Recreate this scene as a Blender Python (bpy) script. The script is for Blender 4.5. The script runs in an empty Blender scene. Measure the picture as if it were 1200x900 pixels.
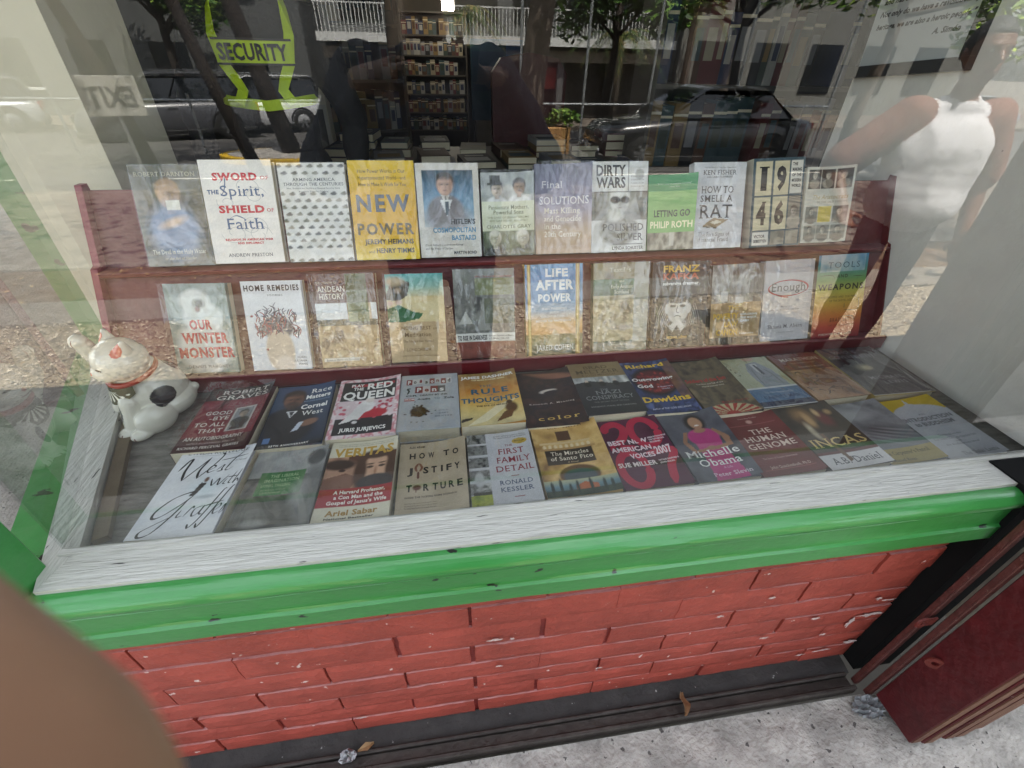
import bpy, math, random
import numpy as np
from mathutils import Vector, Matrix, Euler, noise as mnoise
random.seed(7)
R = math.radians
scene = bpy.context.scene
COL = scene.collection

# ------------------------------------------------------------------ camera
CAM_Z = 1.53
PITCH, YAW, ROLL = 0.627901852, 0.153285484, -0.0229333221
FPX = 526.563848                       # focal length in pixels of a 1200 px wide frame
cp, sp = math.cos(PITCH), math.sin(PITCH)
cy_, sy_ = math.cos(YAW), math.sin(YAW)
fwd = Vector((sy_*cp, cy_*cp, -sp)); rgt = Vector((cy_, -sy_, 0)); dwn = fwd.cross(rgt)
cr, sr = math.cos(ROLL), math.sin(ROLL)
rgt, dwn = (cr*rgt + sr*dwn), (-sr*rgt + cr*dwn)
CAM_M = Matrix((rgt, -dwn, -fwd)).transposed()
cam_d = bpy.data.cameras.new("camera")
cam = bpy.data.objects.new("camera", cam_d); COL.objects.link(cam)
cam.matrix_world = Matrix.Translation((0, 0, CAM_Z)) @ CAM_M.to_4x4()
cam_d.sensor_fit = 'HORIZONTAL'; cam_d.sensor_width = 36
cam_d.lens = FPX*36/1200
cam_d.clip_start = 0.0015; cam_d.clip_end = 400
cam_d.dof.use_dof = True; cam_d.dof.focus_distance = 1.05
cam_d.dof.aperture_fstop = cam_d.lens/.85
scene.camera = cam
def cam_pt(x, y, d):                   # point given in camera axes (right, down, forward), metres
    return Vector((0, 0, CAM_Z)) + rgt*x + dwn*y + fwd*d

# ------------------------------------------------------------------ sky, sun, exposure
SUN_EL, SUN_AZ = R(65), R(20)          # azimuth measured from +Y towards +X
w = bpy.data.worlds.new("World"); scene.world = w; w.use_nodes = True
nt = w.node_tree
sky = nt.nodes.new("ShaderNodeTexSky"); sky.sky_type = 'NISHITA'; sky.sun_disc = False
sky.sun_elevation = SUN_EL; sky.sun_rotation = SUN_AZ; sky.air_density = 1.2; sky.dust_density = 2.5
bg = nt.nodes["Background"]; bg.inputs["Strength"].default_value = 0.15
hs = nt.nodes.new("ShaderNodeHueSaturation"); hs.inputs["Saturation"].default_value = .38   # thin bright cloud: a whiter sky
nt.links.new(sky.outputs[0], hs.inputs["Color"]); nt.links.new(hs.outputs[0], bg.inputs["Color"])
sun_d = bpy.data.lights.new("sun", 'SUN'); sun_d.energy = 5.0; sun_d.angle = R(0.5); sun_d.color = (1, .95, .86)
sun = bpy.data.objects.new("sun", sun_d); COL.objects.link(sun)
sdir = Vector((math.sin(SUN_AZ)*math.cos(SUN_EL), math.cos(SUN_AZ)*math.cos(SUN_EL), math.sin(SUN_EL)))
sun.rotation_euler = sdir.to_track_quat('Z', 'Y').to_euler(); sun.location = (0, 5, 12)
vs = scene.view_settings
vs.view_transform = 'Standard'; vs.look = 'None'; vs.gamma = 1; vs.use_curve_mapping = False
vs.exposure = 2.65
scene.cycles.max_bounces = 8; scene.cycles.diffuse_bounces = 3; scene.cycles.glossy_bounces = 4
scene.cycles.transparent_max_bounces = 16; scene.cycles.transmission_bounces = 4
scene.cycles.caustics_reflective = False; scene.cycles.caustics_refractive = False
scene.cycles.sample_clamp_indirect = 6
scene.cycles.use_denoising = True

# ------------------------------------------------------------------ helpers
def RZ(y): return -.20+.0535*(y+6.35)      # the road falls away from the shop
def s2l(c): return c/12.92 if c <= .04045 else ((c+.055)/1.055)**2.4
def hexl(h):
    h = h.lstrip('#')
    if len(h) == 3: h = ''.join(c*2 for c in h)
    return tuple(s2l(int(h[i:i+2], 16)/255) for i in (0, 2, 4))
def rgb(c): return hexl(c) if isinstance(c, str) else tuple(c)

def tag(o, label=None, cat=None, group=None, kind=None):
    if label: o['label'] = label
    if cat: o['category'] = cat
    if group: o['group'] = group
    if kind: o['kind'] = kind
    return o
def empty(name, loc=(0, 0, 0), rot=(0, 0, 0)):
    o = bpy.data.objects.new(name, None); COL.objects.link(o)
    o.location = loc; o.rotation_euler = rot; o.empty_display_size = .05
    return o
def thing(name, label, cat, loc=(0, 0, 0), rot=(0, 0, 0), group=None):
    return tag(empty(name, loc, rot), label, cat, group)
def copy_tree(o, parent=None):
    c = o.copy(); COL.objects.link(c)
    if parent: c.parent = parent; c.matrix_parent_inverse = o.matrix_parent_inverse.copy()
    for ch in list(o.children): copy_tree(ch, c)
    return c

class MB:
    """collects faces (with material slot and colour) that become ONE mesh object"""
    def __init__(s): s.v = []; s.f = []; s.m = []; s.c = []; s.smooth = False
    def add(s, vs, fs, m=0, c=(1, 1, 1)):
        b = len(s.v); s.v += [tuple(p) for p in vs]
        for f in fs: s.f.append(tuple(b+i for i in f)); s.m.append(m); s.c.append(c)
    def box(s, x0, x1, y0, y1, z0, z1, m=0, c=(1, 1, 1), M=None, bev=0):
        if bev:
            b = min(bev, (x1-x0)/2.01, (y1-y0)/2.01, (z1-z0)/2.01)
            vs = []; 
            for (x, xi) in ((x0, x0+b), (x1, x1-b)):
                for (y, yi) in ((y0, y0+b), (y1, y1-b)):
                    for (z, zi) in ((z0, z0+b), (z1, z1-b)):
                        vs += [(x, yi, zi), (xi, y, zi), (xi, yi, z)]
            I = lambda i, j, k, a: (i*4+j*2+k)*3+a
            fs = []
            for i in (0, 1):
                q = [I(i, 0, 0, 0), I(i, 1, 0, 0), I(i, 1, 1, 0), I(i, 0, 1, 0)]; fs.append(q if i else q[::-1])
                q = [I(0, i, 0, 1), I(0, i, 1, 1), I(1, i, 1, 1), I(1, i, 0, 1)]; fs.append(q if i else q[::-1])
                q = [I(0, 0, i, 2), I(1, 0, i, 2), I(1, 1, i, 2), I(0, 1, i, 2)]; fs.append(q if i else q[::-1])
            for j in (0, 1):
                for k in (0, 1):
                    fs.append([I(0, j, k, 1), I(1, j, k, 1), I(1, j, k, 2), I(0, j, k, 2)])
                    fs.append([I(j, 0, k, 0), I(j, 1, k, 0), I(j, 1, k, 2), I(j, 0, k, 2)])
                    fs.append([I(j, k, 0, 0), I(j, k, 1, 0), I(j, k, 1, 1), I(j, k, 0, 1)])
            for i in (0, 1):
                for j in (0, 1):
                    for k in (0, 1): fs.append([I(i, j, k, 0), I(i, j, k, 1), I(i, j, k, 2)])
        else:
            vs = [(x, y, z) for x in (x0, x1) for y in (y0, y1) for z in (z0, z1)]
            fs = [(0, 1, 3, 2), (4, 6, 7, 5), (0, 4, 5, 1), (2, 3, 7, 6), (0, 2, 6, 4), (1, 5, 7, 3)]
        if M is not None: vs = [M @ Vector(p) for p in vs]
        s.add(vs, fs, m, c)
    def prism(s, pts, d, m=0, c=(1, 1, 1), M=None):
        """polygon pts (3D) swept by vector d"""
        n = len(pts); d = Vector(d)
        vs = [Vector(p) for p in pts]+[Vector(p)+d for p in pts]
        if M is not None: vs = [M @ p for p in vs]
        fs = [tuple(range(n))[::-1], tuple(range(n, 2*n))]+[(i, (i+1) % n, n+(i+1) % n, n+i) for i in range(n)]
        s.add(vs, fs, m, c)
    def tube(s, pts, rad, n=8, m=0, c=(1, 1, 1), cap=True):
        pts = [Vector(p) for p in pts]; rs = rad if isinstance(rad, (list, tuple)) else [rad]*len(pts)
        vs = []; prev = None
        for i, p in enumerate(pts):
            t = (pts[min(i+1, len(pts)-1)]-pts[max(i-1, 0)]).normalized()
            u = prev if prev is not None else (Vector((0, 0, 1)) if abs(t.z) < .9 else Vector((1, 0, 0)))
            u = (u-t*u.dot(t)).normalized(); v = t.cross(u); prev = u
            vs += [p+(u*math.cos(2*math.pi*k/n)+v*math.sin(2*math.pi*k/n))*rs[i] for k in range(n)]
        fs = [(i*n+k, i*n+(k+1) % n, (i+1)*n+(k+1) % n, (i+1)*n+k) for i in range(len(pts)-1) for k in range(n)]
        if cap: fs += [tuple(range(n))[::-1], tuple((len(pts)-1)*n+k for k in range(n))]
        s.add(vs, fs, m, c)
    def ball(s, ctr, r, n=12, m=0, c=(1, 1, 1), M=None):
        rx, ry, rz = r if isinstance(r, (tuple, list)) else (r, r, r)
        k = n//2; vs = []
        for i in range(k+1):
            a = math.pi*i/k
            for j in range(n):
                b = 2*math.pi*j/n
                p = Vector((rx*math.sin(a)*math.cos(b), ry*math.sin(a)*math.sin(b), rz*math.cos(a)))
                vs.append((M @ p if M is not None else p)+Vector(ctr))
        fs = [(i*n+j, i*n+(j+1) % n, (i+1)*n+(j+1) % n, (i+1)*n+j)[::-1] for i in range(k) for j in range(n)]
        s.add(vs, fs, m, c)
    def lathe(s, prof, n=24, m=0, c=(1, 1, 1), M=None):
        """prof = [(r, z)...]"""
        vs = [Vector((r*math.cos(2*math.pi*k/n), r*math.sin(2*math.pi*k/n), z)) for r, z in prof for k in range(n)]
        if M is not None: vs = [M @ p for p in vs]
        fs = [(i*n+k, i*n+(k+1) % n, (i+1)*n+(k+1) % n, (i+1)*n+k) for i in range(len(prof)-1) for k in range(n)]
        s.add(vs, fs, m, c)
    def build(s, name, mats, parent=None, smooth=None):
        me = bpy.data.meshes.new(name); me.from_pydata(s.v, [], s.f); 
        mats = mats if isinstance(mats, (list, tuple)) else [mats]
        for mm in mats: me.materials.append(mm)
        if len(mats) > 1: me.polygons.foreach_set('material_index', np.array(s.m, dtype=np.int32))
        if any(c != (1, 1, 1) for c in s.c):
            at = me.color_attributes.new('Col', 'FLOAT_COLOR', 'CORNER')
            ln = [len(f) for f in s.f]
            a = np.repeat(np.array([tuple(c)+(1,) for c in s.c], dtype=np.float32), ln, axis=0)
            at.data.foreach_set('color', a.ravel())
        if s.smooth if smooth is None else smooth:
            me.polygons.foreach_set('use_smooth', np.ones(len(s.f), dtype=bool))
        me.update()
        o = bpy.data.objects.new(name, me); COL.objects.link(o)
        if parent is not None: o.parent = parent
        return o

# ------------------------------------------------------------------ materials
MATS = {}
def mat(name, col, rough=.6, var=.12, vscale=8, bump=0, bscale=60, stretch=(1, 1, 1), metal=0, coat=0, spec=.5,
        chips=None, dust=None, col2=None):
    """painted / rough surface: colour broken by noise, optional chips (colour, scale, threshold) and dust on upward edges"""
    if name in MATS: return MATS[name]
    m = bpy.data.materials.new(name); m.use_nodes = True; nt = m.node_tree; N = nt.nodes; L = nt.links
    b = N["Principled BSDF"]; b.inputs["Roughness"].default_value = rough; b.inputs["Metallic"].default_value = metal
    b.inputs["Coat Weight"].default_value = coat; b.inputs["Coat Roughness"].default_value = .12
    b.inputs["Specular IOR Level"].default_value = spec
    tc = N.new("ShaderNodeTexCoord"); mp = N.new("ShaderNodeMapping"); mp.inputs["Scale"].default_value = stretch
    L.new(tc.outputs["Object"], mp.inputs[0])
    no = N.new("ShaderNodeTexNoise"); no.inputs["Scale"].default_value = vscale; no.inputs["Detail"].default_value = 8
    no.inputs["Roughness"].default_value = .62; L.new(mp.outputs[0], no.inputs["Vector"])
    c = rgb(col)
    mx = N.new("ShaderNodeMix"); mx.data_type = 'RGBA'
    lo = tuple(max(0, x*(1-var)) for x in c); hi = tuple(min(1, x*(1+var)) for x in c)
    if col2 is not None: lo, hi = c, rgb(col2)
    mx.inputs[6].default_value = lo+(1,); mx.inputs[7].default_value = hi+(1,)
    rp = N.new("ShaderNodeMapRange"); rp.inputs[1].default_value = .3; rp.inputs[2].default_value = .7
    L.new(no.outputs["Fac"], rp.inputs[0]); L.new(rp.outputs[0], mx.inputs[0])
    out = mx.outputs[2]
    hgt = None
    if chips:
        cc, sc, th = chips
        n2 = N.new("ShaderNodeTexNoise"); n2.inputs["Scale"].default_value = sc; n2.inputs["Detail"].default_value = 4
        L.new(mp.outputs[0], n2.inputs["Vector"])
        r2 = N.new("ShaderNodeMapRange"); r2.inputs[1].default_value = th; r2.inputs[2].default_value = th+.015
        L.new(n2.outputs["Fac"], r2.inputs[0])
        m2 = N.new("ShaderNodeMix"); m2.data_type = 'RGBA'; m2.inputs[7].default_value = rgb(cc)+(1,)
        L.new(r2.outputs[0], m2.inputs[0]); L.new(out, m2.inputs[6]); out = m2.outputs[2]
    if dust:
        dc, amt = dust
        ge = N.new("ShaderNodeNewGeometry"); sx = N.new("ShaderNodeSeparateXYZ"); L.new(ge.outputs["Normal"], sx.inputs[0])
        n3 = N.new("ShaderNodeTexNoise"); n3.inputs["Scale"].default_value = 25; n3.inputs["Detail"].default_value = 6
        L.new(tc.outputs["Object"], n3.inputs["Vector"])
        mm = N.new("ShaderNodeMath"); mm.operation = 'MULTIPLY'; L.new(sx.outputs[2], mm.inputs[0]); L.new(n3.outputs["Fac"], mm.inputs[1])
        r3 = N.new("ShaderNodeMapRange"); r3.inputs[1].default_value = .15; r3.inputs[2].default_value = .5; r3.inputs[4].default_value = amt
        L.new(mm.outputs[0], r3.inputs[0])
        m3 = N.new("ShaderNodeMix"); m3.data_type = 'RGBA'; m3.inputs[7].default_value = rgb(dc)+(1,)
        L.new(r3.outputs[0], m3.inputs[0]); L.new(out, m3.inputs[6]); out = m3.outputs[2]
    L.new(out, b.inputs["Base Color"])
    if bump:
        n4 = N.new("ShaderNodeTexNoise"); n4.inputs["Scale"].default_value = bscale; n4.inputs["Detail"].default_value = 6
        L.new(mp.outputs[0], n4.inputs["Vector"])
        bp = N.new("ShaderNodeBump"); bp.inputs["Strength"].default_value = bump; bp.inputs["Distance"].default_value = .01
        L.new(n4.outputs["Fac"], bp.inputs["Height"]); L.new(bp.outputs[0], b.inputs["Normal"])
    MATS[name] = m; return m
def attr_mat(name, rough=.4, coat=0, bump=0, bscale=30, spec=.5):
    if name in MATS: return MATS[name]
    m = bpy.data.materials.new(name); m.use_nodes = True; N = m.node_tree.nodes; L = m.node_tree.links
    b = N["Principled BSDF"]; b.inputs["Roughness"].default_value = rough; b.inputs["Coat Weight"].default_value = coat
    b.inputs["Specular IOR Level"].default_value = spec
    a = N.new("ShaderNodeAttribute"); a.attribute_name = 'Col'; L.new(a.outputs["Color"], b.inputs["Base Color"])
    if bump:
        tc = N.new("ShaderNodeTexCoord")
        n4 = N.new("ShaderNodeTexNoise"); n4.inputs["Scale"].default_value = bscale; n4.inputs["Detail"].default_value = 4
        L.new(tc.outputs["Object"], n4.inputs["Vector"])
        bp = N.new("ShaderNodeBump"); bp.inputs["Strength"].default_value = bump; bp.inputs["Distance"].default_value = .004
        L.new(n4.outputs["Fac"], bp.inputs["Height"]); L.new(bp.outputs[0], b.inputs["Normal"])
    MATS[name] = m; return m
def glass_mat(name, mult, tint=(1, 1, 1), bump=0, bscale=20, dirt=0, rough=0, stretch=(1, 1, 1)):
    """thin sheet: mirror reflection by Fresnel, the rest passes straight through"""
    if name in MATS: return MATS[name]
    m = bpy.data.materials.new(name); m.use_nodes = True; N = m.node_tree.nodes; L = m.node_tree.links
    N.remove(N["Principled BSDF"]); out = N["Material Output"]
    tr = N.new("ShaderNodeBsdfTransparent"); tr.inputs[0].default_value = tint+(1,)
    gl = N.new("ShaderNodeBsdfGlossy"); gl.inputs["Roughness"].default_value = rough
    fr = N.new("ShaderNodeFresnel"); ge = N.new("ShaderNodeNewGeometry")
    io = N.new("ShaderNodeMapRange"); io.inputs[3].default_value = 1.5; io.inputs[4].default_value = 1/1.5   # same reflection from either side of the sheet
    L.new(ge.outputs["Backfacing"], io.inputs[0]); L.new(io.outputs[0], fr.inputs[0])
    mu = N.new("ShaderNodeMath"); mu.operation = 'MULTIPLY'; mu.use_clamp = True; mu.inputs[1].default_value = mult
    L.new(fr.outputs[0], mu.inputs[0])
    mx = N.new("ShaderNodeMixShader"); L.new(mu.outputs[0], mx.inputs[0]); L.new(tr.outputs[0], mx.inputs[1]); L.new(gl.outputs[0], mx.inputs[2])
    sh = mx.outputs[0]
    tc = N.new("ShaderNodeTexCoord"); mp = N.new("ShaderNodeMapping"); mp.inputs["Scale"].default_value = stretch
    L.new(tc.outputs["Object"], mp.inputs[0])
    if bump:
        n4 = N.new("ShaderNodeTexNoise"); n4.inputs["Scale"].default_value = bscale; n4.inputs["Detail"].default_value = 1.2
        n4.inputs["Distortion"].default_value = 1.4
        mp.inputs["Rotation"].default_value = (0, 0, .6 if stretch != (1, 1, 1) else 0)
        L.new(mp.outputs[0], n4.inputs["Vector"])
        bp = N.new("ShaderNodeBump"); bp.inputs["Strength"].default_value = bump; bp.inputs["Distance"].default_value = .01
        L.new(n4.outputs["Fac"], bp.inputs["Height"]); L.new(bp.outputs[0], gl.inputs["Normal"]); L.new(bp.outputs[0], fr.inputs["Normal"])
    if dirt:
        df = N.new("ShaderNodeBsdfDiffuse"); df.inputs[0].default_value = (.75, .74, .7, 1)
        n5 = N.new("ShaderNodeTexNoise"); n5.inputs["Scale"].default_value = 3.5; n5.inputs["Detail"].default_value = 8
        L.new(mp.outputs[0], n5.inputs["Vector"])
        r5 = N.new("ShaderNodeMapRange"); r5.inputs[1].default_value = .35; r5.inputs[2].default_value = .75; r5.inputs[4].default_value = dirt
        L.new(n5.outputs["Fac"], r5.inputs[0])
        m5 = N.new("ShaderNodeMixShader"); L.new(r5.outputs[0], m5.inputs[0]); L.new(sh, m5.inputs[1]); L.new(df.outputs[0], m5.inputs[2]); sh = m5.outputs[0]
    L.new(sh, out.inputs["Surface"])
    MATS[name] = m; return m
def emit_mat(name, col, st):
    if name in MATS: return MATS[name]
    m = bpy.data.materials.new(name); m.use_nodes = True; b = m.node_tree.nodes["Principled BSDF"]
    b.inputs["Emission Color"].default_value = rgb(col)+(1,); b.inputs["Emission Strength"].default_value = st
    MATS[name] = m; return m

# ------------------------------------------------------------------ lettering
TXT = {}
def text_geo(text, style):
    """vertices (x from 0, capital height 1), faces and width of a line of lettering.
    style letters: b bold, f serifed, i slanted, l light, o open spacing"""
    key = (text, style)
    if key in TXT: return TXT[key]
    cu = bpy.data.curves.new("lettering", 'FONT'); cu.body = text; cu.size = 1; cu.resolution_u = 2
    if 'b' in style: cu.offset = .034
    if 'l' in style: cu.offset = -.012
    if 'f' in style: cu.offset = .045 if 'b' in style else .006
    if 'i' in style: cu.shear = .3
    cu.space_character = 1.0+(.22 if 'o' in style else 0)+(.06 if 'f' in style else 0)+(.05 if 'b' in style else 0)
    ob = bpy.data.objects.new("lettering", cu); COL.objects.link(ob)
    dg = bpy.context.evaluated_depsgraph_get(); me = ob.evaluated_get(dg).to_mesh()
    nv = len(me.vertices); v = np.zeros(nv*3, dtype=np.float32); me.vertices.foreach_get('co', v); v = v.reshape(-1, 3)[:, :2].astype(float)
    fs = [tuple(p.vertices) for p in me.polygons]
    cap = .73
    if 'f' in style and nv:
        cnt = {}
        for f in fs:
            for i in range(len(f)):
                e = (f[i], f[(i+1) % len(f)]); k = (min(e), max(e)); cnt[k] = cnt.get(k, 0)+1
        sh = .3 if 'i' in style else 0
        ex_v = []; ex_f = []; b0 = nv
        for (a, b), n in cnt.items():
            if n != 1: continue
            A, B = v[a], v[b]
            ln = abs(A[0]-B[0])
            if abs(A[1]-B[1]) > .004 or not .045 < ln < .2: continue
            y = (A[1]+B[1])/2
            up = None
            if abs(y) < .03: up = 1
            elif abs(y-cap) < .05 or abs(y-.53) < .05: up = -1
            if up is None: continue
            x0, x1 = min(A[0], B[0])-.06, max(A[0], B[0])+.06; t = .045
            q = [(x0, y), (x1, y), (x1+sh*up*t, y+up*t), (x0+sh*up*t, y+up*t)]
            if up < 0: q = q[::-1]
            ex_v += q; ex_f.append((b0, b0+1, b0+2, b0+3)); b0 += 4
        if ex_v: v = np.vstack([v, np.array(ex_v)]); fs = fs+ex_f
    ob.evaluated_get(dg).to_mesh_clear(); bpy.data.objects.remove(ob); bpy.data.curves.remove(cu)
    if len(v):
        v[:, 0] -= v[:, 0].min(); v /= cap; wd = v[:, 0].max()
    else: wd = 1
    TXT[key] = (v, fs, wd); return TXT[key]
def put_text(mb, text, x0, x1, y, cap, z, col, style='', m=0, M=None):
    """lettering on the local XY plane, squeezed between x0 and x1 with capital height cap (x1 None: natural width)"""
    v, fs, wd = text_geo(text, style)
    if not len(v): return
    sx = (x1-x0)/wd if x1 is not None else cap
    P = [Vector((x0+p[0]*sx, y+p[1]*cap, z)) for p in v]
    if M is not None: P = [M @ p for p in P]
    mb.add(P, fs, m, col)
def crom(pts, n=6):
    pts = [np.array(p, float) for p in pts]; out = []
    P = [2*pts[0]-pts[1]]+pts+[2*pts[-1]-pts[-2]]
    for i in range(1, len(P)-2):
        for k in range(n):
            t = k/n
            out.append(.5*((2*P[i])+(-P[i-1]+P[i+1])*t+(2*P[i-1]-5*P[i]+4*P[i+1]-P[i+2])*t*t+(-P[i-1]+3*P[i]-3*P[i+1]+P[i+2])*t**3))
    out.append(pts[-1]); return out
def stroke(mb, pts, wd, z, col, pen=None, m=0):
    """pen stroke on the local XY plane; pen = angle of a broad nib"""
    pts = crom(pts); L = []; Rr = []
    for i, p in enumerate(pts):
        t = pts[min(i+1, len(pts)-1)]-pts[max(i-1, 0)]; t = t/(np.linalg.norm(t)+1e-9)
        k = 1.0
        if pen is not None: k = .25+.75*abs(math.sin(math.atan2(t[1], t[0])-pen))
        e = min(1, .35+min(i, len(pts)-1-i)/3)
        n = np.array((-t[1], t[0]))*wd/2*k*e
        L.append(p+n); Rr.append(p-n)
    vs = [(a[0], a[1], z) for a in L]+[(a[0], a[1], z) for a in Rr]; n = len(L)
    mb.add(vs, [(n+i, n+i+1, i+1, i) for i in range(n-1)], m, col)
# ------------------------------------------------------------------ setting: ground, walls of the shop
YG = .565                                # plane of the front glass
WHITE = mat('worn_white_paint', '#bab9b1', rough=.55, var=.09, vscale=6, stretch=(1, 9, 9), bump=.5, bscale=16, chips=('#3a3733', 15, .70))
GREEN = mat('green_gloss_paint', '#37843f', rough=.3, var=.14, vscale=5, bump=.3, bscale=26, coat=.3, stretch=(.5, 1, 1), chips=('#0c0f0c', 24, .672))
RED_STAND = mat('dark_red_stand_paint', '#5e1018', rough=.42, var=.18, vscale=9, bump=.15, bscale=60, dust=('#9a6a70', .5))
PLASTER = mat('white_plaster', '#e6e4dd', rough=.8, var=.06, vscale=6, bump=.25, bscale=40, chips=('#7a756c', 9, .74))
CREAM = mat('cream_wall_paint', '#d8d0ba', rough=.7, var=.05, vscale=4, bump=.15, bscale=50)
BOARD = mat('grey_stained_board', '#8d8a82', rough=.6, var=.35, vscale=9, stretch=(1.5, 5, 1), bump=.3, bscale=40, col2='#4f4c45')
BRICK = mat('red_brick_paint', '#974236', rough=.55, var=.25, vscale=6, bump=.4, bscale=60, dust=('#c99a96', .6), chips=('#c9b0aa', 38, .705))
MORTAR = mat('red_painted_joint', '#7c2a26', rough=.6, var=.2, vscale=20, bump=.4, bscale=60, dust=('#c99a96', .35))
CONC = mat('pavement_concrete', '#96918a', rough=.9, var=.42, vscale=8, bump=1, bscale=70, chips=('#4a4643', 48, .665))
GRIME = mat('grimy_gutter', '#2b2826', rough=.8, var=.4, vscale=14, bump=.5, bscale=50, chips=('#8d8a86', 60, .72))
STEEL = mat('grimy_steel', '#3b3531', rough=.5, var=.35, vscale=20, metal=.5, bump=.3, bscale=60)
MAROON = mat('maroon_shutter_paint', '#4a0f13', rough=.45, var=.3, vscale=12, bump=.4, bscale=40, chips=('#9a8680', 40, .75))
PLY = mat('weathered_ply_edge', '#7a5a42', rough=.8, var=.4, vscale=12, stretch=(14, 1, .6), bump=.4, bscale=30, col2='#4a201c')
RUST = mat('red_rusty_iron', '#5e2019', rough=.6, var=.3, vscale=30, bump=.4, bscale=80)
BLACK = mat('black_paint', '#1a1a1b', rough=.5)
DARKWOOD = mat('dark_shop_wood', '#2a211b', rough=.5, var=.3, vscale=5, stretch=(1, 8, 1))

def struct(mb, name, m, smooth=False):
    o = mb.build(name, m, smooth=smooth); o['kind'] = 'structure'; return o
# pavement by the shop: near part finely divided so that its roughness is real
mb = MB(); nx, ny = 190, 50
x0, x1, y0, y1 = -1.1, 2.1, -.35, .391
for j in range(ny+1):
    for i in range(nx+1):
        x = x0+(x1-x0)*i/nx; y = y0+(y1-y0)*j/ny
        e = min(1, min(i, nx-i, j, ny-j)/4)
        z = mnoise.fractal(Vector((x*9, y*9, 3)), .8, 2.1, 6)*.0085*e-.002
        mb.v.append((x, y, z))
for j in range(ny):
    for i in range(nx): mb.f.append((j*(nx+1)+i, j*(nx+1)+i+1, (j+1)*(nx+1)+i+1, (j+1)*(nx+1)+i)); mb.m.append(0); mb.c.append((1, 1, 1))
struct(mb, 'pavement', CONC, True)
mb = MB()
for a in ((-16, -1.1, -.35, .5), (2.1, 16, -.35, .6)):
    mb.add([(a[0], a[2], -.002), (a[1], a[2], -.002), (a[1], a[3], -.002), (a[0], a[3], -.002)], [(0, 1, 2, 3)])
mb.add([(-16, .5, -.002), (-.7, .5, -.002), (-1.2, 1.6, -.002), (-1.2, 8, -.002), (-16, 8, -.002)], [(0, 1, 2, 3, 4)])
struct(mb, 'pavement', CONC)
mb = MB(); mb.add([(-16, -1.2, -.003), (16, -1.2, -.003), (16, -.35, -.003), (-16, -.35, -.003)], [(0, 1, 2, 3)]); struct(mb, 'path', mat('dark_paving', '#5a5550', rough=.9, var=.3, vscale=6, bump=.6, bscale=30))  # strip coloured darker than the pavement next to the shop
# planting strip, leaf litter, far pavement, kerb, road
DIRT = mat('dry_gravelly_soil', '#665a48', rough=.95, var=.4, vscale=45, bump=1, bscale=90, col2='#a4947a')
PAVE2 = mat('old_paving', '#665d53', rough=.9, var=.25, vscale=3, bump=.4, bscale=30)
ASPH = mat('road_asphalt', '#4a4846', rough=.9, var=.25, vscale=3, bump=.5, bscale=60)
KERB = mat('kerb_concrete', '#726a5f', rough=.9, var=.2, vscale=6, bump=.4)
YEL = mat('yellow_kerb_paint', '#c9a21c', rough=.7, var=.25, vscale=12, bump=.3, chips=('#7a7468', 22, .66))
def sheet(name, pts, m): 
    q = MB(); q.add(pts, [tuple(range(len(pts)))]); return struct(q, name, m)
q = MB(); nx, ny = 300, 22
for j in range(ny+1):
    for i in range(nx+1):
        x = -9+18*i/nx; y = -1.95+.75*j/ny; e = min(1, min(j, ny-j)/2)
        q.v.append((x, y, .01+.03*e*(mnoise.fractal(Vector((x*7, y*7, 1)), 1, 2, 4)*.6+.4)))
for j in range(ny):
    for i in range(nx): q.f.append((j*(nx+1)+i, j*(nx+1)+i+1, (j+1)*(nx+1)+i+1, (j+1)*(nx+1)+i)); q.m.append(0); q.c.append((1, 1, 1))
struct(q, 'soil', DIRT, True)
sheet('ground', [(-150, -150, -1.12), (150, -150, -1.12), (150, 60, -1.12), (-150, 60, -1.12)], mat('far_ground', '#6f6a62', rough=.95))
q = MB(); q.box(-16, 16, -2.3, -1.95, -.3, .03); struct(q, 'kerb', KERB)
sheet('leaf_bed', [(-16, -3.0, 0), (16, -3.0, 0), (16, -2.3, 0), (-16, -2.3, 0)], mat('leaf_bed_soil', '#5a4632', rough=.95, var=.4, vscale=20, bump=1, bscale=30))
q = MB(); q.box(-16, 16, -3.12, -3.0, -.3, .02); struct(q, 'kerb', KERB)
sheet('path', [(-30, -6.2, -.105), (30, -6.2, -.105), (30, -3.12, -.004), (-30, -3.12, -.004)], PAVE2)
q = MB(); q.box(-40, 40, -6.35, -6.2, -.4, -.10); struct(q, 'kerb', KERB)
sheet('road', [(-60, -20.2, RZ(-20.2)), (60, -20.2, RZ(-20.2)), (60, -6.35, RZ(-6.35)), (-60, -6.35, RZ(-6.35))], ASPH)
q = MB()
for i in range(-7, 8): q.add([(i*4-.9, -8.1, RZ(-8.1)+.005), (i*4+.9, -8.1, RZ(-8.1)+.005), (i*4+.9, -7.98, RZ(-7.98)+.005), (i*4-.9, -7.98, RZ(-7.98)+.005)], [(0, 1, 2, 3)])
q.add([(-40, -6.72, RZ(-6.72)+.005), (40, -6.72, RZ(-6.72)+.005), (40, -6.6, RZ(-6.6)+.005), (-40, -6.6, RZ(-6.6)+.005)], [(0, 1, 2, 3)])
struct(q, 'road_marking', mat('road_paint', '#c4c0b4', rough=.8, var=.2))
q = MB(); q.box(-60, 60, -31, -20.2, -1.1, -.8); struct(q, 'far_pavement', PAVE2)
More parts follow.
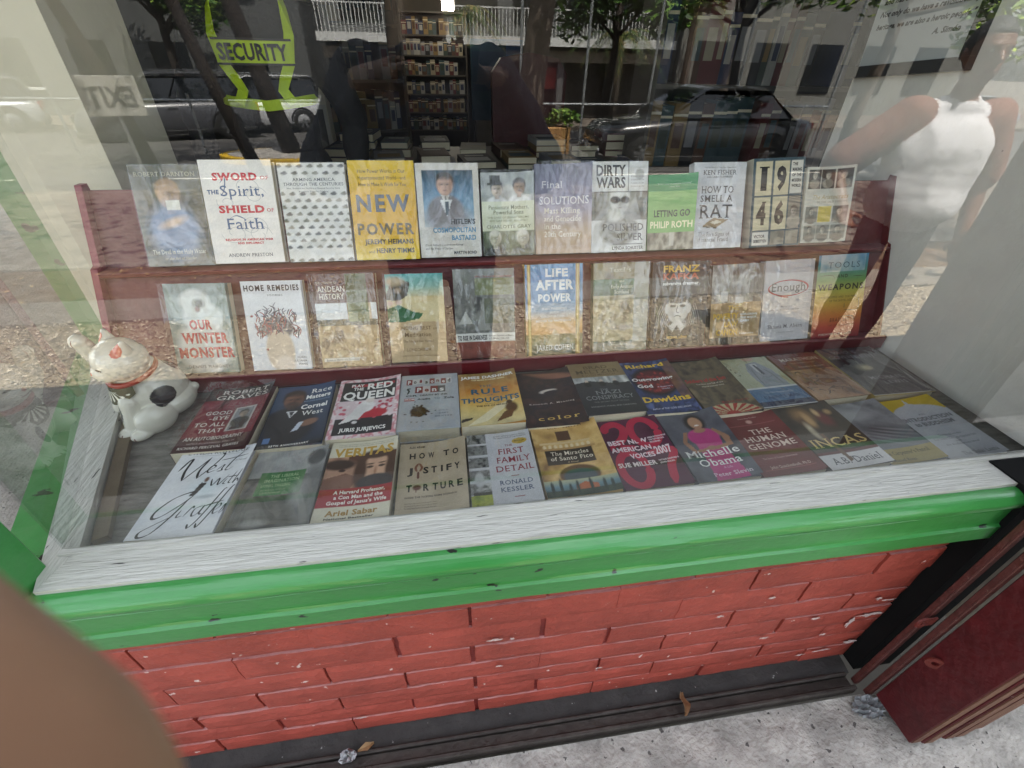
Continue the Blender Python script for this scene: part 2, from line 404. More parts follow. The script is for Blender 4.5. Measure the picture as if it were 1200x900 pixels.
# loose gravel: small angular stones over the planting strip
q = MB(); rr = random.Random(15); sc_ = ['#b0a28c', '#8c7e6c', '#74685a', '#c4b8a4', '#564b40', '#9c8e7c']
for i in range(17000):
    x = rr.uniform(-4.6, 5.2); y = rr.uniform(-1.94, -1.21); s_ = rr.uniform(.004, .011)*(1.9 if rr.random() < .06 else 1)
    z = .016+.03*(mnoise.fractal(Vector((x*7, y*7, 1)), 1, 2, 4)*.6+.4)
    v = [Vector((rr.uniform(.6, 1.2)*dx, rr.uniform(.6, 1.2)*dy, rr.uniform(.4, .9)*dz))*s_+Vector((x, y, z)) for dx, dy, dz in ((1, 0, 0), (0, 1, 0), (-1, 0, 0), (0, -1, 0), (0, 0, 1))]
    q.add(v, [(0, 1, 4), (1, 2, 4), (2, 3, 4), (3, 0, 4)], 0, hexl(rr.choice(sc_)))
go = q.build('gravel', attr_mat('loose_stone', .9)); go['kind'] = 'stuff'
# soft litter: dry leaves
q = MB(); rr = random.Random(5)
leafc = ['#6a452a', '#7a5a38', '#8a7048', '#4a3320', '#9a8458', '#5a4c30']
for i in range(2600):
    x = rr.uniform(-7, 7); t = rr.random()
    y = rr.uniform(-3, -2.3) if t < .82 else (rr.uniform(-1.95, -1.22) if t < .92 else rr.uniform(-6, -3.1))
    if -3 < y < -2.3 and mnoise.noise(Vector((x*1.3, y*3, 2))) < -.05: continue
    z = .012 if y > -3.05 else .0+(y+3.12)*.05
    if y > -2: z = .04
    s_ = rr.uniform(.008, .028); a = rr.uniform(0, 6.28); u = Vector((math.cos(a), math.sin(a), rr.uniform(-.3, .3)))*s_; v = Vector((-math.sin(a), math.cos(a), rr.uniform(-.5, .5)))*s_*.5
    p = Vector((x, y, z+.004)); q.add([p-u, p+v, p+u, p-v], [(0, 1, 2, 3)], 0, hexl(rr.choice(leafc)))
lo = q.build('leaf_litter', attr_mat('dry_leaf', .8)); lo['kind'] = 'stuff'

# ------------------------------------------------------------------ shop front (one building)
shop = thing('shop_building', 'painted shopfront with red brick wall below a green sill and big display window', 'shop', (0, .6, 0))
def P(mb, name, m, smooth=False, label=None):
    o = mb.build(name, m, smooth=smooth); o.parent = shop; o.matrix_parent_inverse = Matrix.Translation((0, -.6, 0)); 
    if label: o['label'] = label
    return o
# brick wall: real bricks standing proud of the joints
mb = MB(); rr = random.Random(3)
mb.box(-1.0, 1.168, .505, .56, 0, .70, 1)
CZ = [.006, .087, .163, .236, .317, .402, .497, .585, .668]
for k in range(8):
    x = -1.345 if k % 2 == 0 else -1.178
    while x < 1.16:
        a = max(-1.0, x+.003+rr.uniform(-.004, .004)); b = min(1.166, x+.3325+rr.uniform(-.004, .004))
        zt = min(.662, CZ[k+1]-.0035+rr.uniform(-.002, .002)); zb = CZ[k]+.0015+rr.uniform(-.0015, .002)
        if b-a > .02 and b > -1:
            yy = .495+rr.uniform(-.002, .002)
            # each brick face is a small grid, slightly uneven, with rounded arrises
            nx_ = max(3, int((b-a)/.022)); nz_ = 4; o0 = len(mb.v)
            for jz in range(nz_+1):
                for ix in range(nx_+1):
                    px_ = a+(b-a)*ix/nx_; pz_ = zb+(zt-zb)*jz/nz_; ed = ix in (0, nx_) or jz in (0, nz_)
                    h_ = mnoise.fractal(Vector((px_*22, pz_*22, k*1.7)), 1, 2, 3)*.0016
                    mb.v.append((px_+(mnoise.noise(Vector((pz_*60, px_*9, 5)))*.0025 if ix in (0, nx_) else 0), (yy+.0035 if ed else yy)+h_, pz_+(mnoise.noise(Vector((px_*40, pz_*9, 8)))*.002 if jz in (0, nz_) else 0)))
            W1 = nx_+1
            for jz in range(nz_):
                for ix in range(nx_): mb.f.append((o0+jz*W1+ix, o0+jz*W1+ix+1, o0+(jz+1)*W1+ix+1, o0+(jz+1)*W1+ix)); mb.m.append(0); mb.c.append((1, 1, 1))
            per = [ix for ix in range(W1)]+[jz*W1+nx_ for jz in range(1, nz_+1)]+[nz_*W1+ix for ix in range(nx_-1, -1, -1)]+[jz*W1 for jz in range(nz_-1, 0, -1)]
            o1 = len(mb.v)
            for q in per: p_ = mb.v[o0+q]; mb.v.append((p_[0], .512, p_[2]))
            n_ = len(per)
            for q in range(n_): mb.f.append((o0+per[(q+1) % n_], o0+per[q], o1+q, o1+(q+1) % n_)); mb.m.append(0); mb.c.append((1, 1, 1))
        x += .3355
for (px_, pz_, rx_, rz_) in ((1.10, .285, .05, .014), (1.06, .25, .012, .03), (1.12, .36, .03, .006), (1.085, .375, .012, .008), (.93, .31, .02, .008), (1.13, .12, .03, .012), (1.05, .085, .035, .007), (.98, .075, .02, .006), (.62, .40, .016, .006), (.05, .44, .02, .007), (.09, .435, .008, .006), (.06, .30, .014, .005), (.33, .20, .016, .005), (.80, .235, .018, .007), (.74, .46, .012, .006), (-.30, .11, .02, .006), (1.0, .2, .012, .006)):
    n_ = 16; vs_ = []
    for i in range(n_):
        a_ = 2*math.pi*i/n_; f_ = rr.uniform(.35, 1.1); vs_.append((px_+rx_*f_*math.cos(a_), .4905, pz_+rz_*f_*math.sin(a_)))
    mb.add(vs_, [tuple(range(n_))], 2)
P(mb, 'brick_wall', [BRICK, MORTAR, mat('bare_peeled_patch', '#c2aeaa', rough=.9, var=.3, vscale=40, bump=.4)])
# green sill moulding
prof = [(.4915, .808), (.482, .808), (.470, .803), (.462, .795), (.4585, .785), (.461, .774), (.469, .768), (.469, .766), (.4665, .763), (.4665, .720), (.465, .715), (.459, .712), (.459, .672), (.463, .668), (.4915, .668)]
pr2 = []
for q in crom(prof[:7], 3)[:-1]+prof[6:]: pr2.append((float(q[0]), float(q[1])))
mb = MB(); nx_ = 120; np_ = len(pr2)
for i in range(nx_+1):
    x = -.715+1.885*i/nx_
    mb.v += [(x, y-mnoise.fractal(Vector((x*6, k*.35, 2)), 1, 2, 3)*.0011*(0 < k < np_-2), z+mnoise.noise(Vector((x*5, k*.3, 9)))*.0007*(0 < k < np_-2)) for k, (y, z) in enumerate(pr2)]
for i in range(nx_):
    for k in range(np_): mb.f.append((i*np_+k, i*np_+(k+1) % np_, (i+1)*np_+(k+1) % np_, (i+1)*np_+k)); mb.m.append(0); mb.c.append((1, 1, 1))
mb.f += [tuple(range(np_))[::-1], tuple(nx_*np_+k for k in range(np_))]; mb.m += [0, 0]; mb.c += [(1, 1, 1)]*2
P(mb, 'sill_moulding', GREEN, smooth=False)
# white window frame lying on the sill: front rail, left rail that runs back at an angle, corner, head
C0 = Vector((-.70, .492)); SD = Vector((-.3867, .9222))       # left side runs back along SD
SN = Vector((SD.y, -SD.x))                                      # towards the display
def sidept(d, n): return C0+SD*d+SN*n
mb = MB()
i0 = Vector((-.676, .5685))
mb.prism([(C0.x, C0.y, .79), (1.362, .492, .79), (1.362, .5685, .79), (i0.x, i0.y, .79)], (0, 0, .026))
mb.box(-.70, 1.362, .556, .5685, .8162, .8225)
P(mb, 'window_frame', WHITE)
mb = MB(); e = sidept(.985, 0); e2 = sidept(.985, .105)
mb.prism([(C0.x-.0012, C0.y+.0008, .789), (i0.x-.0012, i0.y+.0008, .789), (e2.x, e2.y, .789), (e.x, e.y, .789)], (0, 0, .0255))
P(mb, 'window_frame', mat('worn_white_paint_side', '#b9b8b0', rough=.55, var=.1, vscale=6, stretch=(8, 1.5, 6), bump=.5, bscale=16, chips=('#3a3733', 15, .70)))
mb = MB(); a, b = sidept(.0, -.004), sidept(.985, -.004); c, d = sidept(.985, -.06), sidept(0, -.07)
mb.prism([(d.x, d.y, .70), (a.x, a.y, .70), (b.x, b.y, .70), (c.x, c.y, .70)], (0, 0, .104)); P(mb, 'side_sill', GREEN)
a2 = sidept(.12, -.004); mb = MB(); mb.prism([(a2.x, a2.y, 0), (b.x, b.y, 0), (c.x+.02, c.y, 0), (a2.x-.05, a2.y, 0)], (0, 0, .698)); P(mb, 'side_wall', BRICK)
mb = MB(); mb.box(-.775, -.712, .475, .545, .80, 2.75, bev=.004); P(mb, 'corner_post', GREEN)
mb = MB(); mb.box(-.70, 1.362, .50, .60, 2.70, 2.78); P(mb, 'window_head', WHITE)
# display platform and the strip of floor beside the left frame
f0, f1 = sidept(.08, .03), sidept(.96, .07)
mb = MB(); mb.prism([(f0.x, f0.y, .755), (1.364, .57, .755), (1.364, 1.37, .755), (f1.x, f1.y, .755)], (0, 0, .03)); P(mb, 'display_floor', BOARD)
mb = MB(); mb.box(-1.05, 1.364, 1.36, 1.375, .2, .784); P(mb, 'platform_back', DARKWOOD)
mb = MB(); s0, s1 = sidept(.09, .058), sidept(.95, .1055); t0, t1 = sidept(.95, .128), sidept(.09, .083)
mb.prism([(s0.x, s0.y, .7855), (t1.x, t1.y, .7855), (t0.x, t0.y, .7855), (s1.x, s1.y, .7855)], (0, 0, .014)); P(mb, 'inner_bead', mat('brown_bead', '#6a5c48', rough=.6, var=.25, bump=.2))
# plaster wall at the right end of the display, head wall, roof, room shell
mb = MB(); mb.box(1.363, 1.42, .57, 1.615, .70, 3.4); P(mb, 'inner_wall', PLASTER)
mb = MB(); mb.prism([(-1.07, 1.392, 0), (-1.0, 1.372, 0), (-.838, 1.392, 0), (-.838, 1.72, 0), (-1.09, 1.72, 0)], (0, 0, 3.4)); P(mb, 'pillar', CREAM)
mb = MB(); mb.box(-1.15, -1.072, 1.40, 1.50, 0, 3.4, bev=.004); P(mb, 'door_post', GREEN)
WALLO = mat('facade_paint', '#a8a496', rough=.8, var=.1, vscale=2, bump=.3)
mb = MB(); mb.box(-3.2, 9, .50, .70, 2.78, 3.9); P(mb, 'upper_wall', WALLO)
mb = MB(); mb.box(1.62, 9, .50, .70, 0, 2.775); P(mb, 'facade_wall', WALLO)
mb = MB(); mb.box(-9, -3.205, .5, .7, 0, 3.9); P(mb, 'facade_wall', WALLO)
mb = MB(); mb.box(-9, 9, .52, 9.6, 3.755, 3.898); P(mb, 'roof', WALLO)
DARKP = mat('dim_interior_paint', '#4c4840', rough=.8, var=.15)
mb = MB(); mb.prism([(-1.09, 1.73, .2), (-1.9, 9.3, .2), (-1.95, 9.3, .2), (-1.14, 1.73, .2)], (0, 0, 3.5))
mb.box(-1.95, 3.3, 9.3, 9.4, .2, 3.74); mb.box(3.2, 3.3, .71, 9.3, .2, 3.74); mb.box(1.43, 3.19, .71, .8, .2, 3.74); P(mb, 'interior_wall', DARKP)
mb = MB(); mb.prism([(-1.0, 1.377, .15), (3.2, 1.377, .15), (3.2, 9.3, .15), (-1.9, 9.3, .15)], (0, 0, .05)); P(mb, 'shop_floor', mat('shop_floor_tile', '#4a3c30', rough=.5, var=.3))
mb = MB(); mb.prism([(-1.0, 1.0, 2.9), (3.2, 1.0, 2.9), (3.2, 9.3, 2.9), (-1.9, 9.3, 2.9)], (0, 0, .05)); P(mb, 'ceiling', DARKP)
# panes
GL = glass_mat('window_glass', 2.15, tint=(.93, .95, .94), dirt=.008)
mb = MB(); mb.box(-.69, 1.36, YG-.003, YG+.0, .823, 2.705); 
mb = MB(); mb.add([(-.69, YG, .823), (1.362, YG, .823), (1.362, YG, 2.705), (-.69, YG, 2.705)], [(0, 1, 2, 3)]); P(mb, 'front_pane', GL)
a, b = sidept(.07, .03), sidept(.97, .03)
GL2 = glass_mat('side_glass', 1.6, tint=(.9, .93, .92), dirt=.05)
mb = MB(); mb.add([(a.x, a.y, .816), (b.x, b.y, .816), (b.x, b.y, 2.705), (a.x, a.y, 2.705)], [(0, 1, 2, 3)]); P(mb, 'side_pane', GL2)
# grimy footing and ground rail
mb = MB(); mb.prism([(-1, .5, .012), (-1, .47, .008), (-1, .448, .002), (-1, .448, -.02), (-1, .5, -.02)], (2.15, 0, 0)); P(mb, 'footing', GRIME)
rail = thing('ground_rail', 'grimy steel shutter rail set along the ground below the brick wall', 'rail', (.2, .41, 0))
mb = MB()
mb.box(-1.0, .93, -.012, .0, -.01, .026, bev=.003); mb.box(-1.0, .93, .0, .028, -.01, .006, bev=.002); mb.box(-1.0, .93, .028, .038, -.01, .02, bev=.003)
mb.build('channel', STEEL, rail)

# ------------------------------------------------------------------ folded shutter on the right
mb = MB()
mb.box(1.172, 1.30, .455, .56, 0, .82); P(mb, 'jamb', mat('recess_shade_black', '#0a0a0a', rough=.9, var=.4, spec=.2))  # near-black colour puts the deep shade of the recess into the jamb
sh = thing('folding_shutter', 'maroon folding shutter leaves stacked open at the right of the shopfront', 'shutter', (1.17, .32, 0))
for k in range(7):
    mb = MB(); x = k*.034; d = random.Random(k).uniform(-.008, .008)
    mb.box(x, x+.03, -.06+d*(k > 0), .058, .018+abs(d)*.6, 2.62, 0, bev=.002)
    mb.box(x+.002, x+.028, -.0625+d*(k > 0), -.0604+d*(k > 0), .022+abs(d), 2.6, 1)
    mb.build('leaf', [MAROON, PLY], sh)
for k, (x, y) in enumerate(((1.152, .425), (1.166, .392))):
    g = thing('guide_bar', ['rusty maroon guide bar closest to the brick wall', 'rusty maroon guide bar against the stacked shutter'][k], 'bar', (x, y, 0), group='shutter guide bars')
    mb = MB(); mb.box(-.009, .009, -.008, .008, 0, 2.7, 0, bev=.002); mb.box(-.012, -.009, -.005, .005, .05, 2.69, 0); mb.build('bar', mat('maroon_bar_paint', '#4c2622', rough=.5, var=.4, vscale=20, bump=.4, chips=('#8a7a70', 40, .7)), g)
    mb = MB(); zc = (.40, .30)[k]; n = 14; sx = (-1, 1)[k]
    # lug with a round hole: ring plate plus a neck
    out = []; inn = []
    for i in range(n): a = 2*math.pi*i/n; out.append((.021*math.cos(a), .021*math.sin(a))); inn.append((.0085*math.cos(a), .0085*math.sin(a)))
    cx = (-.030 if k == 0 else -.004); cyy = -.016 if k == 0 else -.042
    M = Matrix.Translation((cx, cyy, zc)) @ Matrix.Rotation(R(0 if k == 0 else -35), 4, 'Z')
    vs = [M @ Vector((p[0], y_, p[1])) for y_ in (-.002, .002) for ring in (out, inn) for p in ring]
    fs = []
    for i in range(n):
        j = (i+1) % n
        fs += [(i, j, n+j, n+i), (2*n+i, 3*n+i, 3*n+j, 2*n+j), (i, 2*n+i, 2*n+j, j), (n+i, n+j, 3*n+j, 3*n+i)]
    mb.add(vs, fs); mb.box(.008, .034, -.0019, .0019, -.016, .016, 0, M=M); mb.build('lug', RUST, g)

# ------------------------------------------------------------------ stepped book stand
stand = thing('book_stand', 'dark red stepped display stand with two ledges of leaning books', 'stand', (0, 1.2, .785))
MS = Matrix.Translation((0, -1.2, -.785))
nL = Vector((0, -math.cos(R(22)), math.sin(R(22)))); sL = Vector((0, math.sin(R(22)), math.cos(R(22))))
def panel(P0, s0, s1, x0, x1):
    m = MB(); A = Vector(P0)-nL*.034
    m.prism([A+sL*s0, A+sL*s1, A+sL*s1-nL*.018, A+sL*s0-nL*.018], (x1-x0, 0, 0), M=MS @ Matrix.Translation((x0, 0, 0))); return m
panel((0, 1.2, 1.09), -.012, .185, -.86, 1.356).build('upper_back_panel', RED_STAND, stand)
panel((0, 1.08, .838), -.02, .253, -.86, 1.356).build('lower_back_panel', RED_STAND, stand)
mb = MB(); mb.box(-.86, 1.357, 1.188, 1.29, 1.066, 1.078, M=MS, bev=.002); mb.build('upper_ledge', RED_STAND, stand)
mb = MB(); mb.box(-.845, 1.357, 1.066, 1.13, .812, .826, M=MS, bev=.002); mb.build('lower_ledge', RED_STAND, stand)
mb = MB(); mb.box(-.845, 1.357, 1.054, 1.066, .798, .842, M=MS, bev=.003); mb.build('lip', RED_STAND, stand)
mb = MB(); mb.box(-.845, 1.357, 1.07, 1.085, .785, .811, M=MS); mb.build('riser', RED_STAND, stand)
for x in (-.878, 1.358-.0):
    mb = MB(); mb.prism([(x, 1.075, .786), (x, 1.085, .84), (x, 1.20, 1.085), (x, 1.215, 1.09), (x, 1.29, 1.262), (x, 1.312, 1.262), (x, 1.35, .786)], (.016 if x < 0 else .003, 0, 0), M=MS)
    mb.build('end_panel', mat('pinkish_stand_paint', '#8d4650', rough=.6, var=.15, bump=.3, bscale=70) if x < 0 else RED_STAND, stand)  # left end panel is pinker and lighter than the rest of the stand
# ------------------------------------------------------------------ printed covers
CW, CH = 70, 105
_u, _v = np.meshgrid((np.arange(CW))/(CW-1), (np.arange(CH))/(CH-1))
def _nz(seed, sx, sy, oct=4):
    """value noise raster 0..1"""
    rg = np.random.RandomState(seed); out = np.zeros((CH, CW)); amp = 1; tot = 0
    for o in range(oct):
        gx, gy = max(2, int(sx*2**o)+2), max(2, int(sy*2**o)+2)
        g = rg.rand(gy+1, gx+1)
        x = _u*(gx-1); y = _v*(gy-1); xi = x.astype(int); yi = y.astype(int); fx = x-xi; fy = y-yi
        fx = fx*fx*(3-2*fx); fy = fy*fy*(3-2*fy)
        out += amp*((g[yi, xi]*(1-fx)+g[yi, xi+1]*fx)*(1-fy)+(g[yi+1, xi]*(1-fx)+g[yi+1, xi+1]*fx)*fy)
        tot += amp; amp *= .55
    out /= tot
    return np.clip((out-.5)*1.7+.5, 0, 1)
class Cv:
    """a cover: painted raster (u across, v up, both 0..1) plus lettering and line work on top"""
    def __init__(s, bg): s.a = np.ones((CH, CW, 3))*np.array(rgb(bg)); s.txt = []; s.lines = []; s.edge = rgb(bg)
    def _mix(s, k, col): s.a = s.a*(1-k[..., None])+np.array(rgb(col))*k[..., None]; return s
    def rect(s, x0, y0, x1, y1, c, k=1.0):
        return s._mix(((_u >= x0) & (_u <= x1) & (_v >= y0) & (_v <= y1))*k, c)
    def grad(s, x0, y0, x1, y1, cs):
        """vertical run of colours, bottom to top"""
        m = (_u >= x0) & (_u <= x1) & (_v >= y0) & (_v <= y1)
        t = np.clip((_v-y0)/(y1-y0), 0, 1)*(len(cs)-1); cs = np.array([rgb(c) for c in cs])
        i = np.clip(t.astype(int), 0, len(cs)-2); f = (t-i)[..., None]
        g = cs[i]*(1-f)+cs[i+1]*f
        s.a = np.where(m[..., None], g, s.a); return s
    def ell(s, cx, cy, rx, ry, c, soft=.15, rot=0, k=1.0):
        x = _u-cx; y = (_v-cy)*1.5; a = math.radians(rot)
        X = x*math.cos(a)+y*math.sin(a); Y = -x*math.sin(a)+y*math.cos(a)
        d = np.sqrt((X/rx)**2+(Y/(ry*1.5))**2)
        return s._mix(np.clip((1+soft-d)/(2*soft+1e-6), 0, 1)*k, c)
    def noise(s, x0, y0, x1, y1, cs, sx, sy, seed, k=1.0, oct=4):
        m = ((_u >= x0) & (_u <= x1) & (_v >= y0) & (_v <= y1))*k
        t = _nz(seed, sx, sy, oct)*(len(cs)-1); cs = np.array([rgb(c) for c in cs])
        i = np.clip(t.astype(int), 0, len(cs)-2); f = (t-i)[..., None]
        s.a = s.a*(1-m[..., None])+(cs[i]*(1-f)+cs[i+1]*f)*m[..., None]; return s
    def poly(s, pts, c, k=1.0):
        ins = np.zeros((CH, CW), bool); n = len(pts)
        for i in range(n):
            (xa, ya), (xb, yb) = pts[i], pts[(i+1) % n]
            if ya == yb: continue
            cr_ = ((ya > _v) != (yb > _v)) & (_u < (xb-xa)*(_v-ya)/(yb-ya)+xa)
            ins ^= cr_
        return s._mix(ins*k, c)
    def grain(s, amt, seed=1):
        n = np.random.RandomState(seed).rand(CH, CW)-.5; m = _nz(seed+100, 4, 6, 4)-.5; s.a = np.clip(s.a*(1+amt*n[..., None]+amt*1.1*m[..., None]), 0, 1); return s
    def bust(s, cx, cy, r, skin, hair, coat, bald=False, beard=None, tie=None):
        """half-length printed portrait; (cx, cy) face centre, r face half width"""
        s.ell(cx, cy-r*2.05, r*2.3, r*1.25, coat, .1); s.rect(cx-r*.38, cy-r*1.15, cx+r*.38, cy-r*.4, skin)
        if tie: s.poly([(cx-r*.5, cy-r*.85), (cx+r*.5, cy-r*.85), (cx, cy-r*1.9)], '#e8e8e4'); s.poly([(cx-r*.1, cy-r*.9), (cx+r*.1, cy-r*.9), (cx+r*.14, cy-r*1.8), (cx-r*.14, cy-r*1.8)], tie)
        if not bald: s.ell(cx, cy+r*.25, r*1.18, r*.9, hair, .12)
        s.ell(cx, cy, r, r*.86, skin, .1)
        if not bald: s.ell(cx-r*.1, cy+r*.72, r*.95, r*.3, hair, .3)
        else: s.ell(cx-r*.9, cy+r*.15, r*.22, r*.35, hair, .2); s.ell(cx+r*.9, cy+r*.15, r*.22, r*.35, hair, .2)
        d = tuple(x*.32 for x in rgb(skin)); lt = tuple(min(1, x*1.35) for x in rgb(skin))
        s.ell(cx+r*.62, cy-r*.05, r*.55, r*.85, d, .7, k=.5); s.ell(cx-r*.3, cy-r*.12, r*.3, r*.22, lt, .9, k=.45); s.ell(cx-r*.1, cy+r*.5, r*.4, r*.16, lt, .9, k=.35)
        s.ell(cx, cy+r*.12, r*.78, r*.13, d, .6, k=.55); s.ell(cx, cy-r*1.0, r*.45, r*.2, d, .6, k=.5)
        if beard: s.ell(cx, cy-r*.52, r*.75, r*.36, beard, .35)
        for e in (-1, 1): s.ell(cx+e*r*.37, cy+r*.09, r*.15, r*.05, hair, .5, k=.8)
        s.ell(cx+r*.1, cy-r*.16, r*.12, r*.2, d, .7, k=.5); s.ell(cx, cy-r*.42, r*.27, r*.05, '#5e2c28', .5, k=.6)
        m = np.clip(1.3-np.hypot((_u-cx)/(r*2.6), (_v-cy+r)/(r*2.6)), 0, 1)*.55
        s.a = np.clip(s.a*(1+m[..., None]*(_nz(int(cx*97+cy*31+r*777), 9, 13, 3)-.5)[..., None]), 0, 1)
        return s
    def t(s, text, x0, x1, y, cap, col, st=''): s.txt.append((text, x0, x1, y, cap, rgb(col), st)); return s
    def ln(s, pts, wd, col, pen=None): s.lines.append((pts, wd, rgb(col), pen)); return s

PRINT = attr_mat('printed_gloss_cover', rough=.3, spec=.5)
PRINT_MATTE = attr_mat('printed_matte_cover', rough=.55, spec=.4)
PAGES = mat('page_edges', '#d8cdb2', rough=.85, var=.25, vscale=60, stretch=(1, 1, 40), bump=.3, bscale=80)
WRAP = glass_mat('shrink_wrap', 1.7, bump=.9, bscale=15, rough=.02, stretch=(1, .55, 1))
def book(cv, wd, ht, th, label, hard=False, wrap=False, matte=False, name='book', spine=None, group=None, curl=0):
    """local axes: x across, y up the cover, z out of the front cover; origin at the lower back edge"""
    o = thing(name, label, 'book', group=group)
    pr = PRINT_MATTE if matte else PRINT
    ov = .003 if hard else .0004; bt = .0026 if hard else .0005
    mb = MB(); ec = spine or cv.edge
    # boards and spine
    mb.box(-wd/2, wd/2, 0, ht, th-bt, th-.0001, 0, ec); mb.box(-wd/2, wd/2, 0, ht, 0, bt, 0, ec)
    mb.box(-wd/2, -wd/2+bt*1.5, 0, ht, bt+.00005, th-bt-.00005, 0, ec)
    # art raster: the cover bows a little towards its fore edge
    def zz(u, v): return th+curl*(max(0, u-.35)**2)*(.6+.4*v)
    nb = len(mb.v)
    me_v = [((i/(CW-1)-.5)*wd, j/(CH-1)*ht, zz(i/(CW-1), j/(CH-1))) for j in range(CH) for i in range(CW)]
    for k, (text, x0, x1, y, cap, col, st) in enumerate(cv.txt):
        z = th+.00025+.00001*k
        cap_m = cap*ht
        X0 = (x0-.5)*wd; X1 = (x1-.5)*wd if x1 is not None else None
        if 'c' in st and x1 is None:                         # centred on x0
            _, _, tw = text_geo(text, st.replace('c', '')); X0 = (x0-.5)*wd-tw*cap_m/2; X1 = X0+tw*cap_m
            st = st.replace('c', '')
        b = len(mb.v); put_text(mb, text, X0, X1, y*ht, cap_m, z, col, st.replace('c', ''))
        if curl:
            for q in range(b, len(mb.v)): p = mb.v[q]; mb.v[q] = (p[0], p[1], p[2]-th+zz(p[0]/wd+.5, p[1]/ht))
    for k, (pts, lw, col, pen) in enumerate(cv.lines):
        b = len(mb.v)
        stroke(mb, [((x-.5)*wd, y*ht) for x, y in pts], lw*wd, th+.0002+.000008*k, col, pen)
        if curl:
            for q in range(b, len(mb.v)): p = mb.v[q]; mb.v[q] = (p[0], p[1], p[2]-th+zz(p[0]/wd+.5, p[1]/ht))
    # mesh assembled by hand: raster vertices carry their own colours
    nbv = len(mb.v); V = mb.v+me_v
    F = mb.f+[(nbv+j*CW+i, nbv+j*CW+i+1, nbv+(j+1)*CW+i+1, nbv+(j+1)*CW+i) for j in range(CH-1) for i in range(CW-1)]
    me = bpy.data.meshes.new('cover'); me.from_pydata(V, [], F); me.materials.append(pr)
    at = me.color_attributes.new('Col', 'FLOAT_COLOR', 'CORNER')
    ca = np.repeat(np.array([tuple(c)+(1,) for c in mb.c], dtype=np.float32), [len(f) for f in mb.f], axis=0)
    li = np.array(F[len(mb.f):]).ravel()-nbv
    cb = np.concatenate([cv.a.reshape(-1, 3)[li], np.ones((len(li), 1))], axis=1).astype(np.float32)
    at.data.foreach_set('color', np.concatenate([ca, cb]).ravel()); me.update()
    c = bpy.data.objects.new('cover', me); COL.objects.link(c); c.parent = o
    pg = MB(); pg.box(-wd/2+bt*1.5+.0002, wd/2-ov, ov, ht-ov, bt+.0001, th-bt-.0001); pg.build('pages', PAGES, o)
    if wrap:
        wb = MB(); n = 16; e = .0018
        rs = random.Random(len(label)*7+int(wd*1e5))
        vs = []
        for j in range(n+1):
            for i in range(n+1):
                ed = min(i, n-i, j, n-j)/n
                vs.append(((i/n-.5)*(wd+2*e), -e+j/n*(ht+2*e), th+.0012+curl*.5+(.0006+rs.random()*.0012)*min(1, ed*4)))
        wb.add(vs, [(j*(n+1)+i, j*(n+1)+i+1, (j+1)*(n+1)+i+1, (j+1)*(n+1)+i) for j in range(n) for i in range(n)])
        wb.add([(-wd/2-e, -e, th), (wd/2+e, -e, th), (wd/2+e, -e, 0), (-wd/2-e, -e, 0)], [(0, 1, 2, 3)])
        wo = wb.build('plastic_wrap', WRAP, o, smooth=True)
    return o
LEAN = R(22)
M_LEAN = Matrix(((1, 0, 0), (0, math.sin(LEAN), -math.cos(LEAN)), (0, math.cos(LEAN), math.sin(LEAN))))
def set_lean(o, P0, cx, cyy, ht, th, ang):
    a = R(ang); ex = Vector((math.cos(a), math.sin(a))); ey = Vector((-math.sin(a), math.cos(a)))
    b = Vector((cx, cyy))-ey*ht/2
    rot = M_LEAN @ Matrix.Rotation(a, 3, 'Z')
    loc = Vector(P0)+M_LEAN @ Vector((b.x, b.y, -th))
    o.matrix_world = Matrix.Translation(loc) @ rot.to_4x4()
def set_flat(o, ztop, cx, cyy, ht, th, ang):
    a = R(ang); b = Vector((cx, cyy))-Vector((-math.sin(a), math.cos(a)))*ht/2
    o.location = (b.x, b.y, ztop-th); o.rotation_euler = (0, 0, a)
